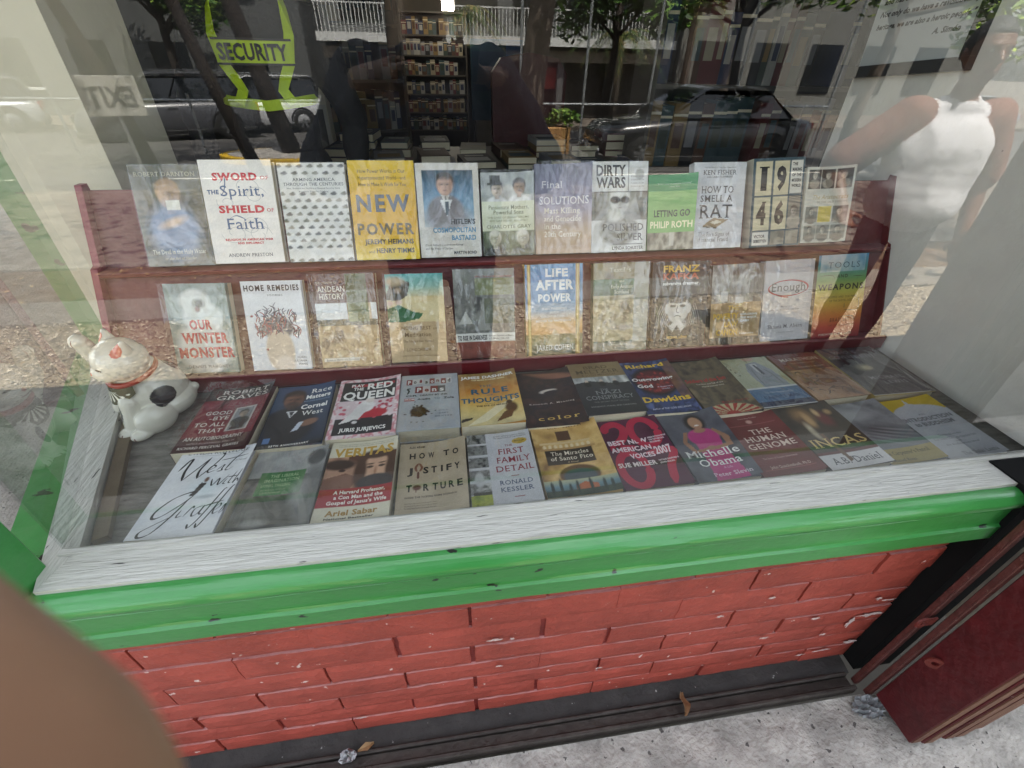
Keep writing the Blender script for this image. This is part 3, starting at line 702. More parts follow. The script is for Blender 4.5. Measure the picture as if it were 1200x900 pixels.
# ------------------------------------------------------------------ row 1: upright books on the upper ledge
W_, K_ = '#efeeea', '#16161a'
def cov_darnton():
    c = Cv('#55503f').noise(0, 0, 1, 1, ['#3c3a2e', '#6a634d', '#57523f'], 3, 5, 3)
    c.bust(.5, .7, .15, '#c9a27c', '#b08a5a', '#8d93a6').ell(.5, .35, .36, .28, '#8f9fbd', .25, k=.8).rect(.44, .56, .64, .66, '#e9e6da')
    c.ell(.5, .44, .2, .04, '#e8c9b0', .5, 20)
    return c.t('ROBERT DARNTON', .06, .95, .89, .045, '#b5ab8c', 'f').t('The Devil in the Holy Water', .1, .9, .12, .05, '#efe9d8', 'f').t('or the Art of Slander', .26, .74, .06, .03, '#cfc6ac', 'fi')
def cov_sword():
    c = Cv('#efe9e2'); r, b = '#c8313c', '#4a6288'; g = '#c4c2c0'
    for cx, cy, rr in ((.6, .74, .2), (.72, .66, .17), (.3, .6, .14), (.62, .36, .22), (.35, .3, .2), (.7, .28, .18)):
        c.ln([(cx+rr*math.cos(a*.7+cx*9)*(1-a*.07), cy+rr*.55*math.sin(a*.7+cx*9)*(1-a*.07)) for a in range(11)], .008, g)
    c.t('SWORD', .16, .78, .81, .07, r, 'bf').t('OF', .82, .94, .815, .035, r, 'f').t('THE', .06, .22, .68, .04, b, 'bf')
    c.t('Spirit,', .24, .84, .66, .105, b, 'f').t('SHIELD', .18, .82, .5, .07, r, 'bf').t('OF', .85, .95, .505, .035, r, 'f').t('Faith', .25, .78, .34, .11, b, 'f')
    c.ln([(.25, .78), (.33, .83), (.3, .72), (.24, .66)], .02, b, .6).ln([(.28, .43), (.4, .47), (.52, .44)], .018, b, .6)
    return c.t('RELIGION IN AMERICAN WAR', .2, .88, .225, .022, r, 'bf').t('AND DIPLOMACY', .36, .74, .19, .022, r, 'bf').t('ANDREW PRESTON', .2, .84, .065, .035, '#56565c', 'f')
def cov_arming():
    c = Cv('#e6e3dc')
    rr = random.Random(4)
    for j in range(15):
        for i in range(7):
            y = .965-j*.068; x = .02+i*.155+(.07 if j % 2 else 0)
            if .72 < y < .87 or .08 < y < .11: continue
            k = rr.choice(['#55524c', '#6e6a60', '#8d8878', '#77735f'])
            c.ell(x, y, .05, .014, k, .2).ell(x+.01, y+.012, .025, .012, k, .2)
    return c.t('ARMING AMERICA', .2, .84, .82, .032, K_, 'f').t('THROUGH THE CENTURIES', .06, .96, .775, .032, K_, 'f').t('War, Business and Building a National Security State', .1, .9, .742, .016, '#444444', 'f').t('Benjamin Franklin Cooling', .28, .72, .71, .016, '#555555', 'f')
def cov_power():
    c = Cv('#e8bc14').grad(0, 0, 1, 1, ['#e8c814', '#e8b010', '#e8b410', '#ecc614'])
    d, g = '#3c3420', '#8a6a1c'
    for i, l in enumerate(('How Power Works in Our', 'Hyperconnected World—and', 'How to Make It Work for You')): c.t(l, .14, .86, .88-i*.065, .038, '#4a3c18')
    c.t('NEW', .08, .9, .5, .17, '#6d7078', 'bo').t('POWER', .06, .94, .265, .115, '#7a6a48', 'bo')
    return c.t('JEREMY HEIMANS', .15, .92, .165, .05, d, 'b').t('and', .2, .29, .07, .03, d).t('HENRY TIMMS', .32, .92, .07, .05, d, 'b')
def cov_cosmo():
    c = Cv('#d9d4cb').rect(.09, .33, .91, .93, '#3b5a72').grad(.09, .33, .91, .93, ['#c9d2d8', '#7ea4c0', '#4f7896', '#2c4252'])
    c.bust(.45, .77, .125, '#c9a08a', '#2b2320', '#7d7a80', tie='#55606a').ell(.47, .42, .36, .16, '#8b868a', .25, k=.8).poly([(.36, .62), (.56, .62), (.46, .44)], '#e4e6e8').poly([(.44, .6), (.5, .6), (.49, .46), (.44, .46)], '#4f5c6a')
    c.grad(0, 0, 1, .3, ['#d9d4cb', '#d4d0c8'])
    return c.t("HITLER'S", .52, .92, .36, .055, '#25272b', 'b').t('COSMOPOLITAN', .22, .92, .27, .055, '#4d88ac', 'b').t('BASTARD', .52, .92, .185, .055, '#4d88ac', 'b').t('Count Richard Coudenhove-Kalergi', .08, .7, .125, .024, '#4a4a4a', 'fi').t('and His Vision of Europe', .08, .52, .085, .024, '#4a4a4a', 'fi').t('MARTYN BOND', .54, .92, .03, .035, K_, 'b')
def cov_mothers():
    c = Cv('#9a9c98').noise(0, .64, 1, 1, ['#7e8484', '#b4b8b6', '#999d9c'], 3, 3, 8).bust(.3, .8, .1, '#c8b8a8', '#2a2a2a', '#d4d6d6').rect(.17, .86, .37, .97, '#30302e').rect(.12, .855, .42, .875, '#30302e').bust(.73, .82, .1, '#b99a84', '#403a34', '#dfe2e2')
    c.grad(0, .3, 1, .66, ['#ccd0b4', '#d8dcc4']).noise(0, 0, 1, .3, ['#262c1e', '#4f5a3e', '#7c8468', '#39432c'], 5, 4, 9).bust(.24, .2, .1, '#b9b49e', '#d8d4c8', '#20241c').bust(.78, .2, .1, '#a8a48c', '#cfcab8', '#48523a')
    return c.t('Passionate Mothers,', .13, .9, .565, .05, '#6b6f52', 'f').t('Powerful Sons', .22, .8, .505, .05, '#6b6f52', 'f').t('THE LIVES OF JENNIE JEROME', .1, .9, .455, .024, '#7d8264', 'f').t('AND SARA DELANO ROOSEVELT', .14, .88, .415, .024, '#7d8264', 'f').t('CHARLOTTE GRAY', .08, .94, .335, .042, '#5d6248', 'f')
def cov_solutions():
    c = Cv('#8f8a94').grad(0, 0, 1, 1, ['#b99a80', '#c2a88c', '#a59cae', '#8b87a2', '#55586a']).noise(0, .6, 1, 1, ['#4a4c5c', '#70708a', '#8a869c'], 2, 3, 6, .5)
    return c.t('Final', .12, .5, .74, .08, '#d8d4dc', 'f').t('SOLUTIONS', .08, .95, .56, .09, '#e4e0e4', 'f').t('Mass Killing', .16, .8, .46, .065, '#efe6d8', 'f').t('and Genocide', .16, .82, .37, .065, '#efe6d8', 'f').t('in the', .16, .46, .285, .065, '#efe6d8', 'f').t('20th Century', .16, .82, .195, .065, '#efe6d8', 'f').t('BENJAMIN A. VALENTINO', .08, .88, .06, .035, '#cdb39c', 'f')
def cov_dirty():
    c = Cv('#e2e2de').noise(0, .36, 1, .68, ['#565652', '#8a8a84', '#a6a69e', '#6e6e68'], 2, 3, 5)
    c.bust(.5, .56, .15, '#dcdcd6', '#efefe8', '#8d8d86').ell(.42, .585, .09, .04, '#2b2b2a').ell(.6, .585, .08, .04, '#2b2b2a').ell(.42, .42, .14, .07, '#d8d8d0', .3).rect(0, .665, 1, .68, '#303030').rect(.64, .68, .66, 1, '#55554f').ell(.85, .86, .08, .06, '#b4b4ae')
    for i in range(4): c.t('A memoir of a life', .69, .93, .83-i*.035, .016, '#8a7a74', 'f')
    return c.t('DIRTY', .08, .6, .85, .115, K_, 'b').t('WARS', .08, .6, .72, .115, K_, 'b').t('POLISHED', .2, .94, .24, .085, '#3a3a3c', 'fl').t('SILVER', .46, .94, .13, .085, '#3a3a3c', 'fl').rect(.38, .085, .94, .095, '#333333').t('LYNDA SCHUSTER', .38, .95, .025, .038, '#2a2a2a', 'b')
def cov_letting():
    c = Cv('#4f9a58').rect(0, .24, 1, .78, '#8dba72').rect(0, .78, 1, 1, '#42905a').noise(0, 0, 1, .24, ['#4a4438', '#8a8272', '#bdb6a4', '#6a6454'], 6, 5, 12).rect(.5, .05, .6, .24, '#d8d4c8', .7)
    return c.t('"A first novel of awesome maturity"', .2, .9, .87, .02, '#cfe4cc', 'f').t('—James Atlas', .45, .68, .835, .018, '#cfe4cc', 'f').t('LETTING GO', .14, .9, .45, .09, '#3a4a3a', 'b').t('PHILIP ROTH', .06, .96, .3, .09, '#f4efc8', 'b')
def cov_rat():
    c = Cv('#dfe1e4').noise(0, 0, 1, 1, ['#d8dadf', '#e6e7ea'], 2, 4, 31)
    c.poly([(.22, .27), (.42, .36), (.72, .34), (.5, .25)], '#a08a68').poly([(.22, .27), (.5, .25), (.5, .235), (.22, .255)], '#6b5a40').poly([(.36, .31), (.5, .335), (.6, .31), (.45, .285)], '#e6dfcc')
    k = '#4c4a4e'
    return c.t('from the New York Times Best-Selling Author', .2, .8, .935, .016, '#6a6a6a').t('KEN FISHER', .18, .82, .86, .055, k, 'f').t('with LARA HOFFMANS', .25, .75, .825, .022, k, 'f').t('HOW TO', .16, .78, .65, .085, k, 'f').t('SMELL A', .15, .78, .55, .08, k, 'f').t('RAT', .14, .78, .36, .165, k, 'f').t('The Five Signs of', .14, .76, .145, .052, '#7a787a', 'f').t('Financial Fraud', .16, .74, .08, .052, '#7a787a', 'f')
def cov_1946():
    c = Cv('#3f5560')
    for (x0, x1) in ((.05, .37), (.41, .7)):
        for (y0, y1) in ((.59, .97), (.2, .57)): c.rect(x0, y0, x1, y1, '#d9cfae')
    c.rect(.73, .6, .97, .97, '#dcdad0').rect(.73, .2, .97, .57, '#8a8478').bust(.85, .4, .06, '#c4b8a8', '#5a4c40', '#b8ae9e').rect(.05, .02, .37, .18, '#e2e0d8').noise(.41, .02, .97, .18, ['#6b6a60', '#b0ab9c', '#847f70'], 4, 4, 3).rect(.69, .02, .72, .18, '#3f5560')
    for t_, x, y in (('1', .12, .66), ('9', .46, .66), ('4', .1, .27), ('6', .46, .27)): c.t(t_, x, x+.19, y, .25, K_ if y > .5 else '#55483c', 'bf')
    for i, l in enumerate(('THE', 'MAKING', 'OF THE', 'MODERN', 'WORLD')): c.t(l, .76, .94 if i else .86, .91-i*.06, .035, K_, 'b')
    return c.t('VICTOR', .08, .3, .11, .035, '#3c3c3c', 'b').t('SEBESTYEN', .08, .34, .055, .035, '#3c3c3c', 'b')
def cov_arist():
    c = Cv('#d9d8cc'); rr = random.Random(3)
    for j, (y0, y1) in enumerate(((.72, .97), (.27, .49), (.04, .24))):
        for i in range(3):
            x0 = .05+i*.31
            if j == 1 and i == 1: c.rect(x0, y0, x0+.29, y1, '#d9c44c'); continue
            b = ['#2c2c2c', '#3a3a38', '#7d7d78', '#8e8e84', '#99998e'][min(4, j*2+rr.randint(0, 1))]
            c.rect(x0, y0, x0+.29, y1, b).bust(x0+.145, y0+(y1-y0)*.66, .05, '#cfc9b8', '#5a5650', '#8a867a')
    return c.t('The Aristocrats', .2, .94, .58, .06, '#b9a46a', 'fi').t('OF THE OLD SOUTH', .3, .92, .53, .025, '#8a8672', 'f')
# ------------------------------------------------------------------ row 2: upright books on the lower ledge
def cov_winter():
    c = Cv('#6f8480').noise(0, 0, 1, 1, ['#5c706c', '#90a09a', '#7b8e88', '#6a8078'], 2, 3, 22).ell(.45, .8, .24, .14, '#e2e4dc', .15).ell(.55, .63, .33, .17, '#dfe2da', .12).ell(.5, .3, .42, .3, '#e8e6de', .15).ell(.5, .78, .09, .05, '#4b4f46', .4).ell(.47, .72, .04, .03, '#7a4a44', .4)
    r = '#c32a35'
    return c.t('OUR', .3, .66, .5, .105, r, 'bf').t('WINTER', .14, .9, .345, .115, r, 'bf').t('MONSTER', .06, .97, .18, .115, r, 'bf').t('DENNIS MAHONEY', .18, .86, .055, .038, '#3f3a36', 'o')
def cov_home():
    c = Cv('#dfe0e2'); rr = random.Random(11)
    c.ell(.5, .48, .27, .13, '#67656c', .1).ell(.5, .22, .24, .25, '#cbb9a4', .08).ell(.55, .06, .17, .1, '#e2d2c2', .2)
    for i in range(95):
        x = rr.uniform(.14, .86); y = .5+rr.uniform(-.1, .16)-abs(x-.5)*.15; ln_ = rr.uniform(.06, .13)
        c.ln([(x, y), (x+rr.uniform(-.06, .08), y+ln_*.6), (x+rr.uniform(-.08, .1), y+ln_)], .016, rr.choice(['#3c3840', '#7d3b44', '#5a5866', '#a0585a', '#8f8f98']))
    for x, y in ((.1, .62), (.16, .5), (.82, .58), (.28, .24)): c.ell(x, y, .02, .014, '#8f3a40')
    return c.t('HOME REMEDIES', .04, .96, .895, .062, '#2c2c30', 'bo').t('STORIES', .4, .66, .835, .02, '#666666', 'f').t('XUAN', .76, .92, .13, .025, '#444444').t('JULIANA', .7, .93, .09, .025, '#444444').t('WANG', .77, .93, .05, .025, '#444444')
def cov_andean():
    c = Cv('#7a4436').rect(0, .7, 1, 1, '#54291f').rect(.52, .7, .86, 1, '#4f5a34').noise(0, 0, 1, .7, ['#7b6448', '#c8ad82', '#a08258', '#ddc79c'], 5, 6, 15).rect(0, .5, .5, .7, '#dfe1e0').rect(.9, .46, 1, .7, '#dfe1e0').noise(0, .46, 1, .52, ['#3a3b2a', '#5b5a3c'], 4, 2, 2).noise(.52, .5, .86, .7, ['#5a6a3c', '#8f945c', '#3f5230'], 4, 3, 13)
    return c.t('THE COUNTRY OF', .05, .38, .9, .026, '#d9c8b0', 'f').t('ANDEAN', .06, .5, .82, .06, '#f0e6d4', 'f').t('HISTORY', .08, .48, .74, .06, '#f0e6d4', 'f').rect(.04, .06, .62, .1, '#e6dfd0').t('Essays in Honor of a Continent', .08, .6, .07, .022, '#55504a', 'f')
def cov_finding():
    c = Cv('#c9ac80').grad(0, .47, 1, 1, ['#dfc896', '#e4d3a8', '#d6c69a', '#8fb8aa', '#55a4a4']).noise(0, .47, 1, .75, ['#c9a458', '#e9d8a8', '#dcc388'], 2, 8, 7, .5)
    c.poly([(0, .78), (.08, .9), (.2, .97), (.42, .9), (.36, .76), (.2, .7), (0, .72)], '#5c5448').ell(.15, .92, .16, .05, '#c8b394', .4).ell(.2, .82, .06, .03, '#b8a08a', .3).poly([(0, .47), (0, .62), (.2, .66), (.45, .58), (.62, .56), (.55, .5), (.3, .47)], '#3d7048').ell(.2, .69, .06, .025, '#d9b8a4', .4).ell(.06, .68, .05, .03, '#d4b09c', .4)
    c.rect(0, 0, 1, .47, '#c9ad84')
    d = '#7d6040'
    return c.t('FINDING REST', .14, .74, .375, .042, d, 'f').t('in', .77, .84, .375, .03, d, 'fi').t('Meditation', .26, .74, .295, .05, d, 'f').t('The Trilogy of Rest, Volume 2', .24, .78, .23, .026, d, 'f').t('LONGCHENPA', .28, .72, .125, .036, d, 'f').t('Translated by the Padmakara Translation Group', .16, .84, .065, .018, d, 'f')
def cov_rise():
    c = Cv('#6a6a66').noise(0, .3, 1, 1, ['#4a4a48', '#8a8a84', '#6a6a66', '#a4a49c'], 4, 6, 19).noise(0, .72, 1, 1, ['#7e7e7c', '#9d9d98'], 2, 2, 4, .9).poly([(0, .78), (.25, .98), (.45, .86), (.7, .97), (1, .82), (1, .7), (0, .7)], '#70716c', .8).noise(.35, .72, 1, .9, ['#6e7a3c', '#9da054'], 2, 3, 3, .6)
    c.poly([(.06, .4), (.18, .54), (.3, .4)], '#b8b8b0').poly([(.36, .32), (.6, .32), (.5, .62), (.46, .62)], '#9a9a94').noise(0, 0, 1, .2, ['#4a2824', '#8a4c40', '#5c2c28'], 3, 4, 8).rect(0, .2, 1, .29, '#e4e2dc').noise(.5, .4, 1, .68, ['#3c4034', '#707462', '#565c48'], 6, 6, 21)
    return c.t('TO RISE IN DARKNESS', .03, .53, .215, .055, K_, 'b').t('Revolution, Repression, and Memory', .56, .98, .25, .022, '#555555', 'f').t('in El Salvador, 1920–1932', .56, .9, .215, .022, '#555555', 'f').t('Jeffrey L. Gould and Aldo A. Lauria-Santiago', .36, .96, .91, .022, '#a0483c', 'f')
def cov_life():
    c = Cv('#4f7ea8').grad(0, 0, 1, 1, ['#3e4a34', '#6a6a44', '#e0a458', '#e8b878', '#93a9bc', '#5d8db8', '#4a80b0', '#4a86ba', '#5c98c4']).noise(0, .12, 1, .24, ['#2f4a30', '#66723c', '#c09850'], 6, 3, 7, .8).poly([(.35, .1), (.6, .1), (.58, .24), (.5, .3)], '#d8c49a', .6)
    for x in (.03, .88): c.rect(x, 0, x+.07, 1, '#b08d3c').rect(x+.02, 0, x+.045, 1, '#e2c878')
    return c.t('LIFE', .34, .74, .87, .085, W_, 'bf').t('AFTER', .18, .84, .73, .105, W_, 'bf').t('POWER', .22, .8, .6, .085, W_, 'bf').t('SEVEN PRESIDENTS', .28, .72, .51, .025, W_, 'f').t('AND THEIR', .42, .58, .47, .02, W_, 'f').t('SEARCH FOR PURPOSE', .26, .74, .425, .025, W_, 'f').t('BEYOND THE WHITE HOUSE', .18, .8, .375, .025, W_, 'f').t('JARED COHEN', .18, .84, .055, .062, W_, 'f')
def cov_archaic():
    c = Cv('#4d5a3a').noise(0, .8, 1, 1, ['#5c5640', '#a09670', '#7d7452'], 5, 3, 6).grad(0, .64, .75, .82, ['#2f4a2c', '#3f6a3c']).noise(0, .12, 1, .64, ['#8a7a58', '#c4b48c', '#6f6246'], 4, 7, 26).noise(.75, 0, 1, 1, ['#8d8c80', '#b5b2a4', '#9a9888'], 2, 7, 5).rect(0, 0, 1, .1, '#8e8a78')
    return c.t('Textiles', .3, .68, .9, .05, '#d8d2b4', 'f').t('and', .48, .57, .785, .03, '#e4e0c8', 'f').t('Early Archaic', .33, .72, .72, .042, '#e4e0c8', 'f').t('Scotland', .39, .66, .66, .042, '#e4e0c8', 'f').t('Collected papers', .3, .7, .065, .025, '#efe9d8', 'f')
def cov_kafka():
    c = Cv('#241a18').noise(0, 0, 1, 1, ['#1e1816', '#33231e'], 3, 4, 2).rect(0, .7, 1, .79, '#17171a')
    w_ = '#d8d4cc'
    c.ell(.5, .45, .2, .17, '#cfcac0', .06).ell(.5, .6, .22, .08, '#1d1a1a', .1)
    for e in (-1, 1): c.ell(.5+e*.09, .49, .055, .018, '#1a1818', .1).ell(.5+e*.2, .46, .04, .06, w_, .1).ln([(.5+e*.15, .53), (.5+e*.09, .545), (.5+e*.03, .525)], .02, '#1a1818')
    c.ln([(.5, .5), (.48, .42), (.53, .41)], .012, '#2a2626').ln([(.44, .365), (.5, .375), (.57, .36)], .016, '#2a2626').poly([(.34, .25), (.5, .33), (.66, .25), (.58, .18), (.5, .26), (.42, .18)], w_)
    for a in range(9): c.ln([(.2+a*.02, .52-a*.03), (.12+a*.03, .4-a*.02), (.1+a*.05, .28-a*.01)], .008, '#b8b4ac')
    for a in range(9): c.ln([(.8-a*.02, .52-a*.03), (.86-a*.03, .4-a*.02), (.9-a*.05, .28-a*.01)], .008, '#b8b4ac')
    return c.t('FRANZ', .2, .84, .885, .075, '#e6b93c', 'b').t('KAFKA', .2, .84, .8, .07, '#c8603c', 'b').t('subversive dreamer', .2, .84, .735, .04, W_, 'b').t('MICHAEL LÖWY', .32, .7, .1, .03, '#d8a83c', 'b')
def cov_poverty():
    c = Cv('#3a3632').noise(0, .53, .84, 1, ['#3c3c3c', '#b8b8b4', '#6a6a68', '#8e8e8a'], 5, 5, 14).rect(.84, .53, 1, 1, '#57524c').noise(0, .1, 1, .53, ['#8e7450', '#b89868', '#a4865c'], 4, 5, 6).rect(0, 0, 1, .1, '#353432').rect(.2, .55, .34, .68, '#d8d8d4').rect(.5, .52, .66, .6, '#d4d4d0')
    y_ = '#e8b838'
    return c.t('THE', .36, .58, .44, .06, y_, 'b').t('POVERTY', .06, .58, .335, .07, y_, 'b').t('LAW', .3, .58, .235, .07, y_, 'b').t('CANON', .14, .58, .13, .075, y_, 'b').t('EXPLORING', .62, .94, .37, .025, W_, 'b').t('THE MAJOR', .62, .94, .33, .025, W_, 'b').t('CASES', .62, .8, .29, .025, W_, 'b').t('Editors', .62, .9, .13, .025, W_)
def cov_enough():
    c = Cv('#d3d2d6').rect(.92, 0, 1, 1, '#c4c3c8').rect(0, 0, 1, .02, '#d8d8dc')
    c.ln([(.5+.4*math.cos(a*.3+4.1), .66+.095*math.sin(a*.3+4.1)) for a in range(22)]+[(.40, .555), (.52, .545)], .035, '#b21f36', .5)
    return c.t('Enough', .16, .86, .625, .105, '#55555a', 'fl').t('True Measures of', .26, .62, .425, .022, '#8f8e94', 'f').t('Money, Business, and Life', .18, .76, .385, .022, '#8f8e94', 'f').t('Shauna M. Ahern', .14, .86, .16, .05, '#6c6b72', 'f').t('a memoir in essays', .34, .68, .1, .02, '#9a9aa0', 'f')
def cov_tools():
    c = Cv('#c9a24a').grad(0, 0, 1, 1, ['#8a3038', '#b84a34', '#cc7a34', '#cca03c', '#b4ac48', '#6f9a58', '#3f8a88', '#3f86b0']).noise(.05, .8, .95, 1, ['#3f86b0', '#cfd8d8', '#8fb6c8'], 3, 2, 5, .6)
    for p in (((.9, .48), (.9, .34), (.62, .34)), ((.06, .76), (.3, .76), (.36, .72)), ((.95, .74), (.72, .74)), ((.55, .26), (.8, .26), (.86, .22)), ((.62, .36), (.62, .42))): c.ln(list(p), .012, '#4a5a3c')
    return c.t('TOOLS', .2, .84, .845, .075, '#47606a', 'o').t('AND', .4, .62, .73, .04, '#3f4a30', 'bo').t('WEAPONS', .04, .96, .59, .07, '#33301c', 'bo').t('THE PROMISE AND THE PERIL', .12, .86, .49, .025, '#5a4a24').t('OF THE DIGITAL AGE', .3, .76, .445, .025, '#5a4a24').t('BRAD SMITH', .36, .88, .2, .048, '#4a2a1c', 'o').t('AND CAROL ANN BROWNE', .34, .86, .145, .022, '#6a3a28', 'o').t('FOREWORD BY BILL GATES', .16, .84, .035, .026, '#e8d8c0')
# ------------------------------------------------------------------ row 3: lying against the stand
def cov_graves():
    c = Cv('#4a1a22').rect(0, .74, 1, 1, '#2a2324').noise(0, .6, 1, .78, ['#5c1c28', '#8a2c3c', '#3a1a1e'], 8, 4, 7).rect(0, .14, 1, .62, '#7a2230').grad(0, 0, 1, .2, ['#38161c', '#4a1a24']).rect(.56, .26, .87, .63, '#c6c2ba').rect(.58, .275, .85, .615, '#8d8e92').bust(.72, .52, .06, '#a89684', '#2a2622', '#3c3a34').poly([(.62, .28), (.82, .28), (.8, .46), (.64, .46)], '#3a3832')
    return c.t('ROBERT', .2, .93, .885, .068, '#eae6dc', 'f').t('GRAVES', .15, .95, .79, .075, '#eae6dc', 'f').t('GOOD', .14, .52, .54, .06, '#eae6dc', 'f').t('-BYE', .24, .52, .455, .06, '#eae6dc', 'f').t('TO ALL', .08, .52, .36, .06, '#eae6dc', 'f').t('THAT', .18, .52, .265, .06, '#eae6dc', 'f').t('AN AUTOBIOGRAPHY', .06, .88, .16, .05, '#eae6dc', 'f').t('WITH A BIOGRAPHICAL ESSAY BY', .14, .8, .105, .02, '#cbb').t('RICHARD PERCEVAL GRAVES', .06, .88, .04, .035, '#eae6dc', 'f')
def cov_race():
    c = Cv('#2c3c56').grad(0, 0, 1, 1, ['#1f2936', '#27374f', '#31465f', '#2c4468']).bust(.34, .74, .16, '#7a5444', '#2a201c', '#22242a', beard='#4a3a32').ell(.4, .32, .42, .3, '#1e2026', .15).poly([(.28, .55), (.46, .55), (.37, .44)], '#d6d8da').poly([(.33, .54), (.41, .54), (.38, .45)], '#2a2c34').ell(.7, .34, .15, .05, '#83604e', .2, 12).poly([(.46, .22), (.56, .24), (.62, .36), (.54, .36)], '#c4ccd8').rect(.08, .07, .18, .15, '#5a7aa8').rect(0, 0, 1, .05, '#23282f')
    return c.t('Race', .6, .96, .84, .08, W_, 'f').t('Matters', .54, .96, .74, .07, W_, 'b').t('WITH A NEW INTRODUCTION', .52, .96, .69, .018, '#9db4d4').t('Cornel', .5, .94, .57, .075, W_, 'b').t('West', .54, .9, .46, .075, W_, 'f').t('25TH ANNIVERSARY', .2, .8, .018, .024, W_, 'bo')
def cov_queen():
    c = Cv('#e4d6d6').noise(0, 0, 1, 1, ['#e2d2d4', '#c8566a', '#ead8da'], 16, 24, 4, .8, 1).rect(.06, .05, .94, .95, '#26252a').rect(.06, .3, .94, .6, '#dcc8cc')
    rr = random.Random(2)
    for i in range(50): c.ell(rr.uniform(.08, .92), rr.uniform(.28, .58), .03, .02, rr.choice(['#c65a6c', '#b0364e', '#e6d8da']), .2)
    c.poly([(.06, .05), (.94, .05), (.94, .2), (.7, .25), (.4, .22), (.06, .3)], '#242328').ell(.62, .37, .22, .07, '#b8283a', .08).poly([(.4, .3), (.75, .3), (.85, .45), (.65, .36), (.45, .42)], '#b8283a').ell(.5, .5, .12, .1, '#e8e4e2', .1).poly([(.12, .22), (.4, .28), (.58, .5), (.4, .54), (.24, .34)], '#dedad8').ell(.54, .6, .07, .045, '#e0d4cc', .1).ell(.36, .24, .08, .045, '#1c1c20', .1).ell(.82, .25, .08, .045, '#1c1c20', .1).ell(.36, .24, .04, .022, '#d8d4d4').rect(.2, .85, .9, .9, '#b02a3a', .9)
    return c.t('PLAY', .2, .4, .855, .05, W_, 'b').t('THE', .24, .4, .79, .05, W_, 'b').t('RED', .46, .88, .8, .11, W_, 'b').t('QUEEN', .1, .92, .63, .135, W_, 'b').t('JURIS JURJEVICS', .16, .84, .1, .055, W_, 'b')
def cov_poison():
    c = Cv('#b9bec4').noise(0, 0, 1, 1, ['#b4b9c0', '#c4c8cd'], 3, 4, 6)
    tiles = [('P', '#8a1c24', W_), ('o', '#d8d8d4', K_), ('i', '#d8d8d4', '#8a1c24'), ('s', '#c8c8c4', K_), ('o', '#8a1c24', W_), ('n', '#d0d0cc', '#8a1c24'), ('e', '#8a1c24', W_), ('d', '#e0e0dc', K_)]
    for i, (ch, b, f) in enumerate(tiles): x = .1+i*.1; y = .8+.01*(i % 3); c.rect(x, y, x+.09, y+.11, b).t(ch, x+.02, x+.07, y+.02, .07, f, 'b')
    for i, (ch, b, f) in enumerate((('P', '#8a1c24', W_), ('e', '#d8d0cc', '#8a1c24'), ('n', '#8a1c24', W_), ('s', '#55555a', W_))): x = .26+i*.13; c.rect(x, .64, x+.12, .76, b).t(ch, x+.025, x+.1, .66, .08, f, 'b')
    c.ln([(.12, .62), (.15, .68), (.12, .72), (.18, .73)], .03, K_)
    for x, t_ in ((.1, 'OR'), (.34, 'DEATH BY INK'),): c.t(t_, x, x+(.2 if x < .2 else .48), .575, .03, K_, 'b')
    c.rect(.08, .5, .26, .545, '#b84a44').t('FROM', .09, .25, .51, .026, W_, 'b').t('Agatha', .3, .52, .505, .032, K_, 'b').t('TO', .58, .68, .505, .032, '#55555a').t('Zola', .74, .92, .505, .035, K_, 'bf')
    rr = random.Random(5); c.ell(.33, .3, .14, .09, '#3a2216', .12)
    for i in range(26): a = rr.uniform(0, 6.28); d = rr.uniform(.1, .3)*(1 if i % 3 else .6); c.ell(.33+d*math.cos(a), .3+d*.62*math.sin(a), .02 if d < .2 else .011, .014 if d < .2 else .008, '#3a2216', .3)
    return c.t('EDITED BY', .66, .82, .29, .016, '#55555a').t('GARY', .66, .82, .24, .025, '#44444a', 'o').t('DEXTER', .6, .88, .19, .025, '#44444a', 'o')
def cov_rule():
    c = Cv('#c9913c').grad(0, 0, 1, 1, ['#dcd0a4', '#e2cf90', '#d8ac54', '#c47a30', '#8a5226', '#4a2c1c']).noise(0, 0, 1, 1, ['#7a5424', '#e6c878', '#c48a3c'], 4, 5, 9, .35).poly([(.1, 0), (.4, .06), (.95, .42), (.6, .34)], '#ece4c8', .6).ell(.82, .26, .1, .09, '#5a3a1c', .2).ell(.8, .36, .05, .035, '#4a3018', .2).poly([(.55, .04), (.8, .1), (.86, .22), (.7, .2)], '#6a4420').poly([(0, .06), (.16, .1), (.2, .14), (.02, .12)], '#3a3028')
    b = '#2f5e78'
    return c.t('JAMES DASHNER', .04, .96, .885, .055, W_, 'b').t('THE MAZE RUNNER SERIES', .22, .8, .84, .024, '#efe0b4', 'b').t('THE', .34, .56, .7, .045, b).t('RULE', .2, .82, .565, .1, b, 'bo').t('of', .46, .56, .52, .03, b).t('THOUGHTS', .02, .98, .4, .09, b, 'b').t('THE SEQUEL TO', .4, .64, .36, .02, '#4a3418').t('THE EYE OF MINDS', .26, .76, .32, .028, '#4a3418', 'b')
def cov_color():
    c = Cv('#2c211f').noise(0, 0, 1, 1, ['#1e1a1c', '#3c2a26', '#2a2224', '#4a332c'], 3, 4, 24)
    for i in range(4): c.ell(.55+i*.1, .93-i*.035, .3, .02, '#8a5c4a', .5, -8)
    c.ell(.52, .6, .15, .035, '#d8ccc0', .2, 8).ell(.56, .58, .13, .03, '#2c2424', .15, 8)
    return c.t('Kenneth A. Manning', .14, .9, .37, .025, '#cfc4b8', 'fo').t('color', .22, .9, .1, .065, '#d9b45c', 'fo')
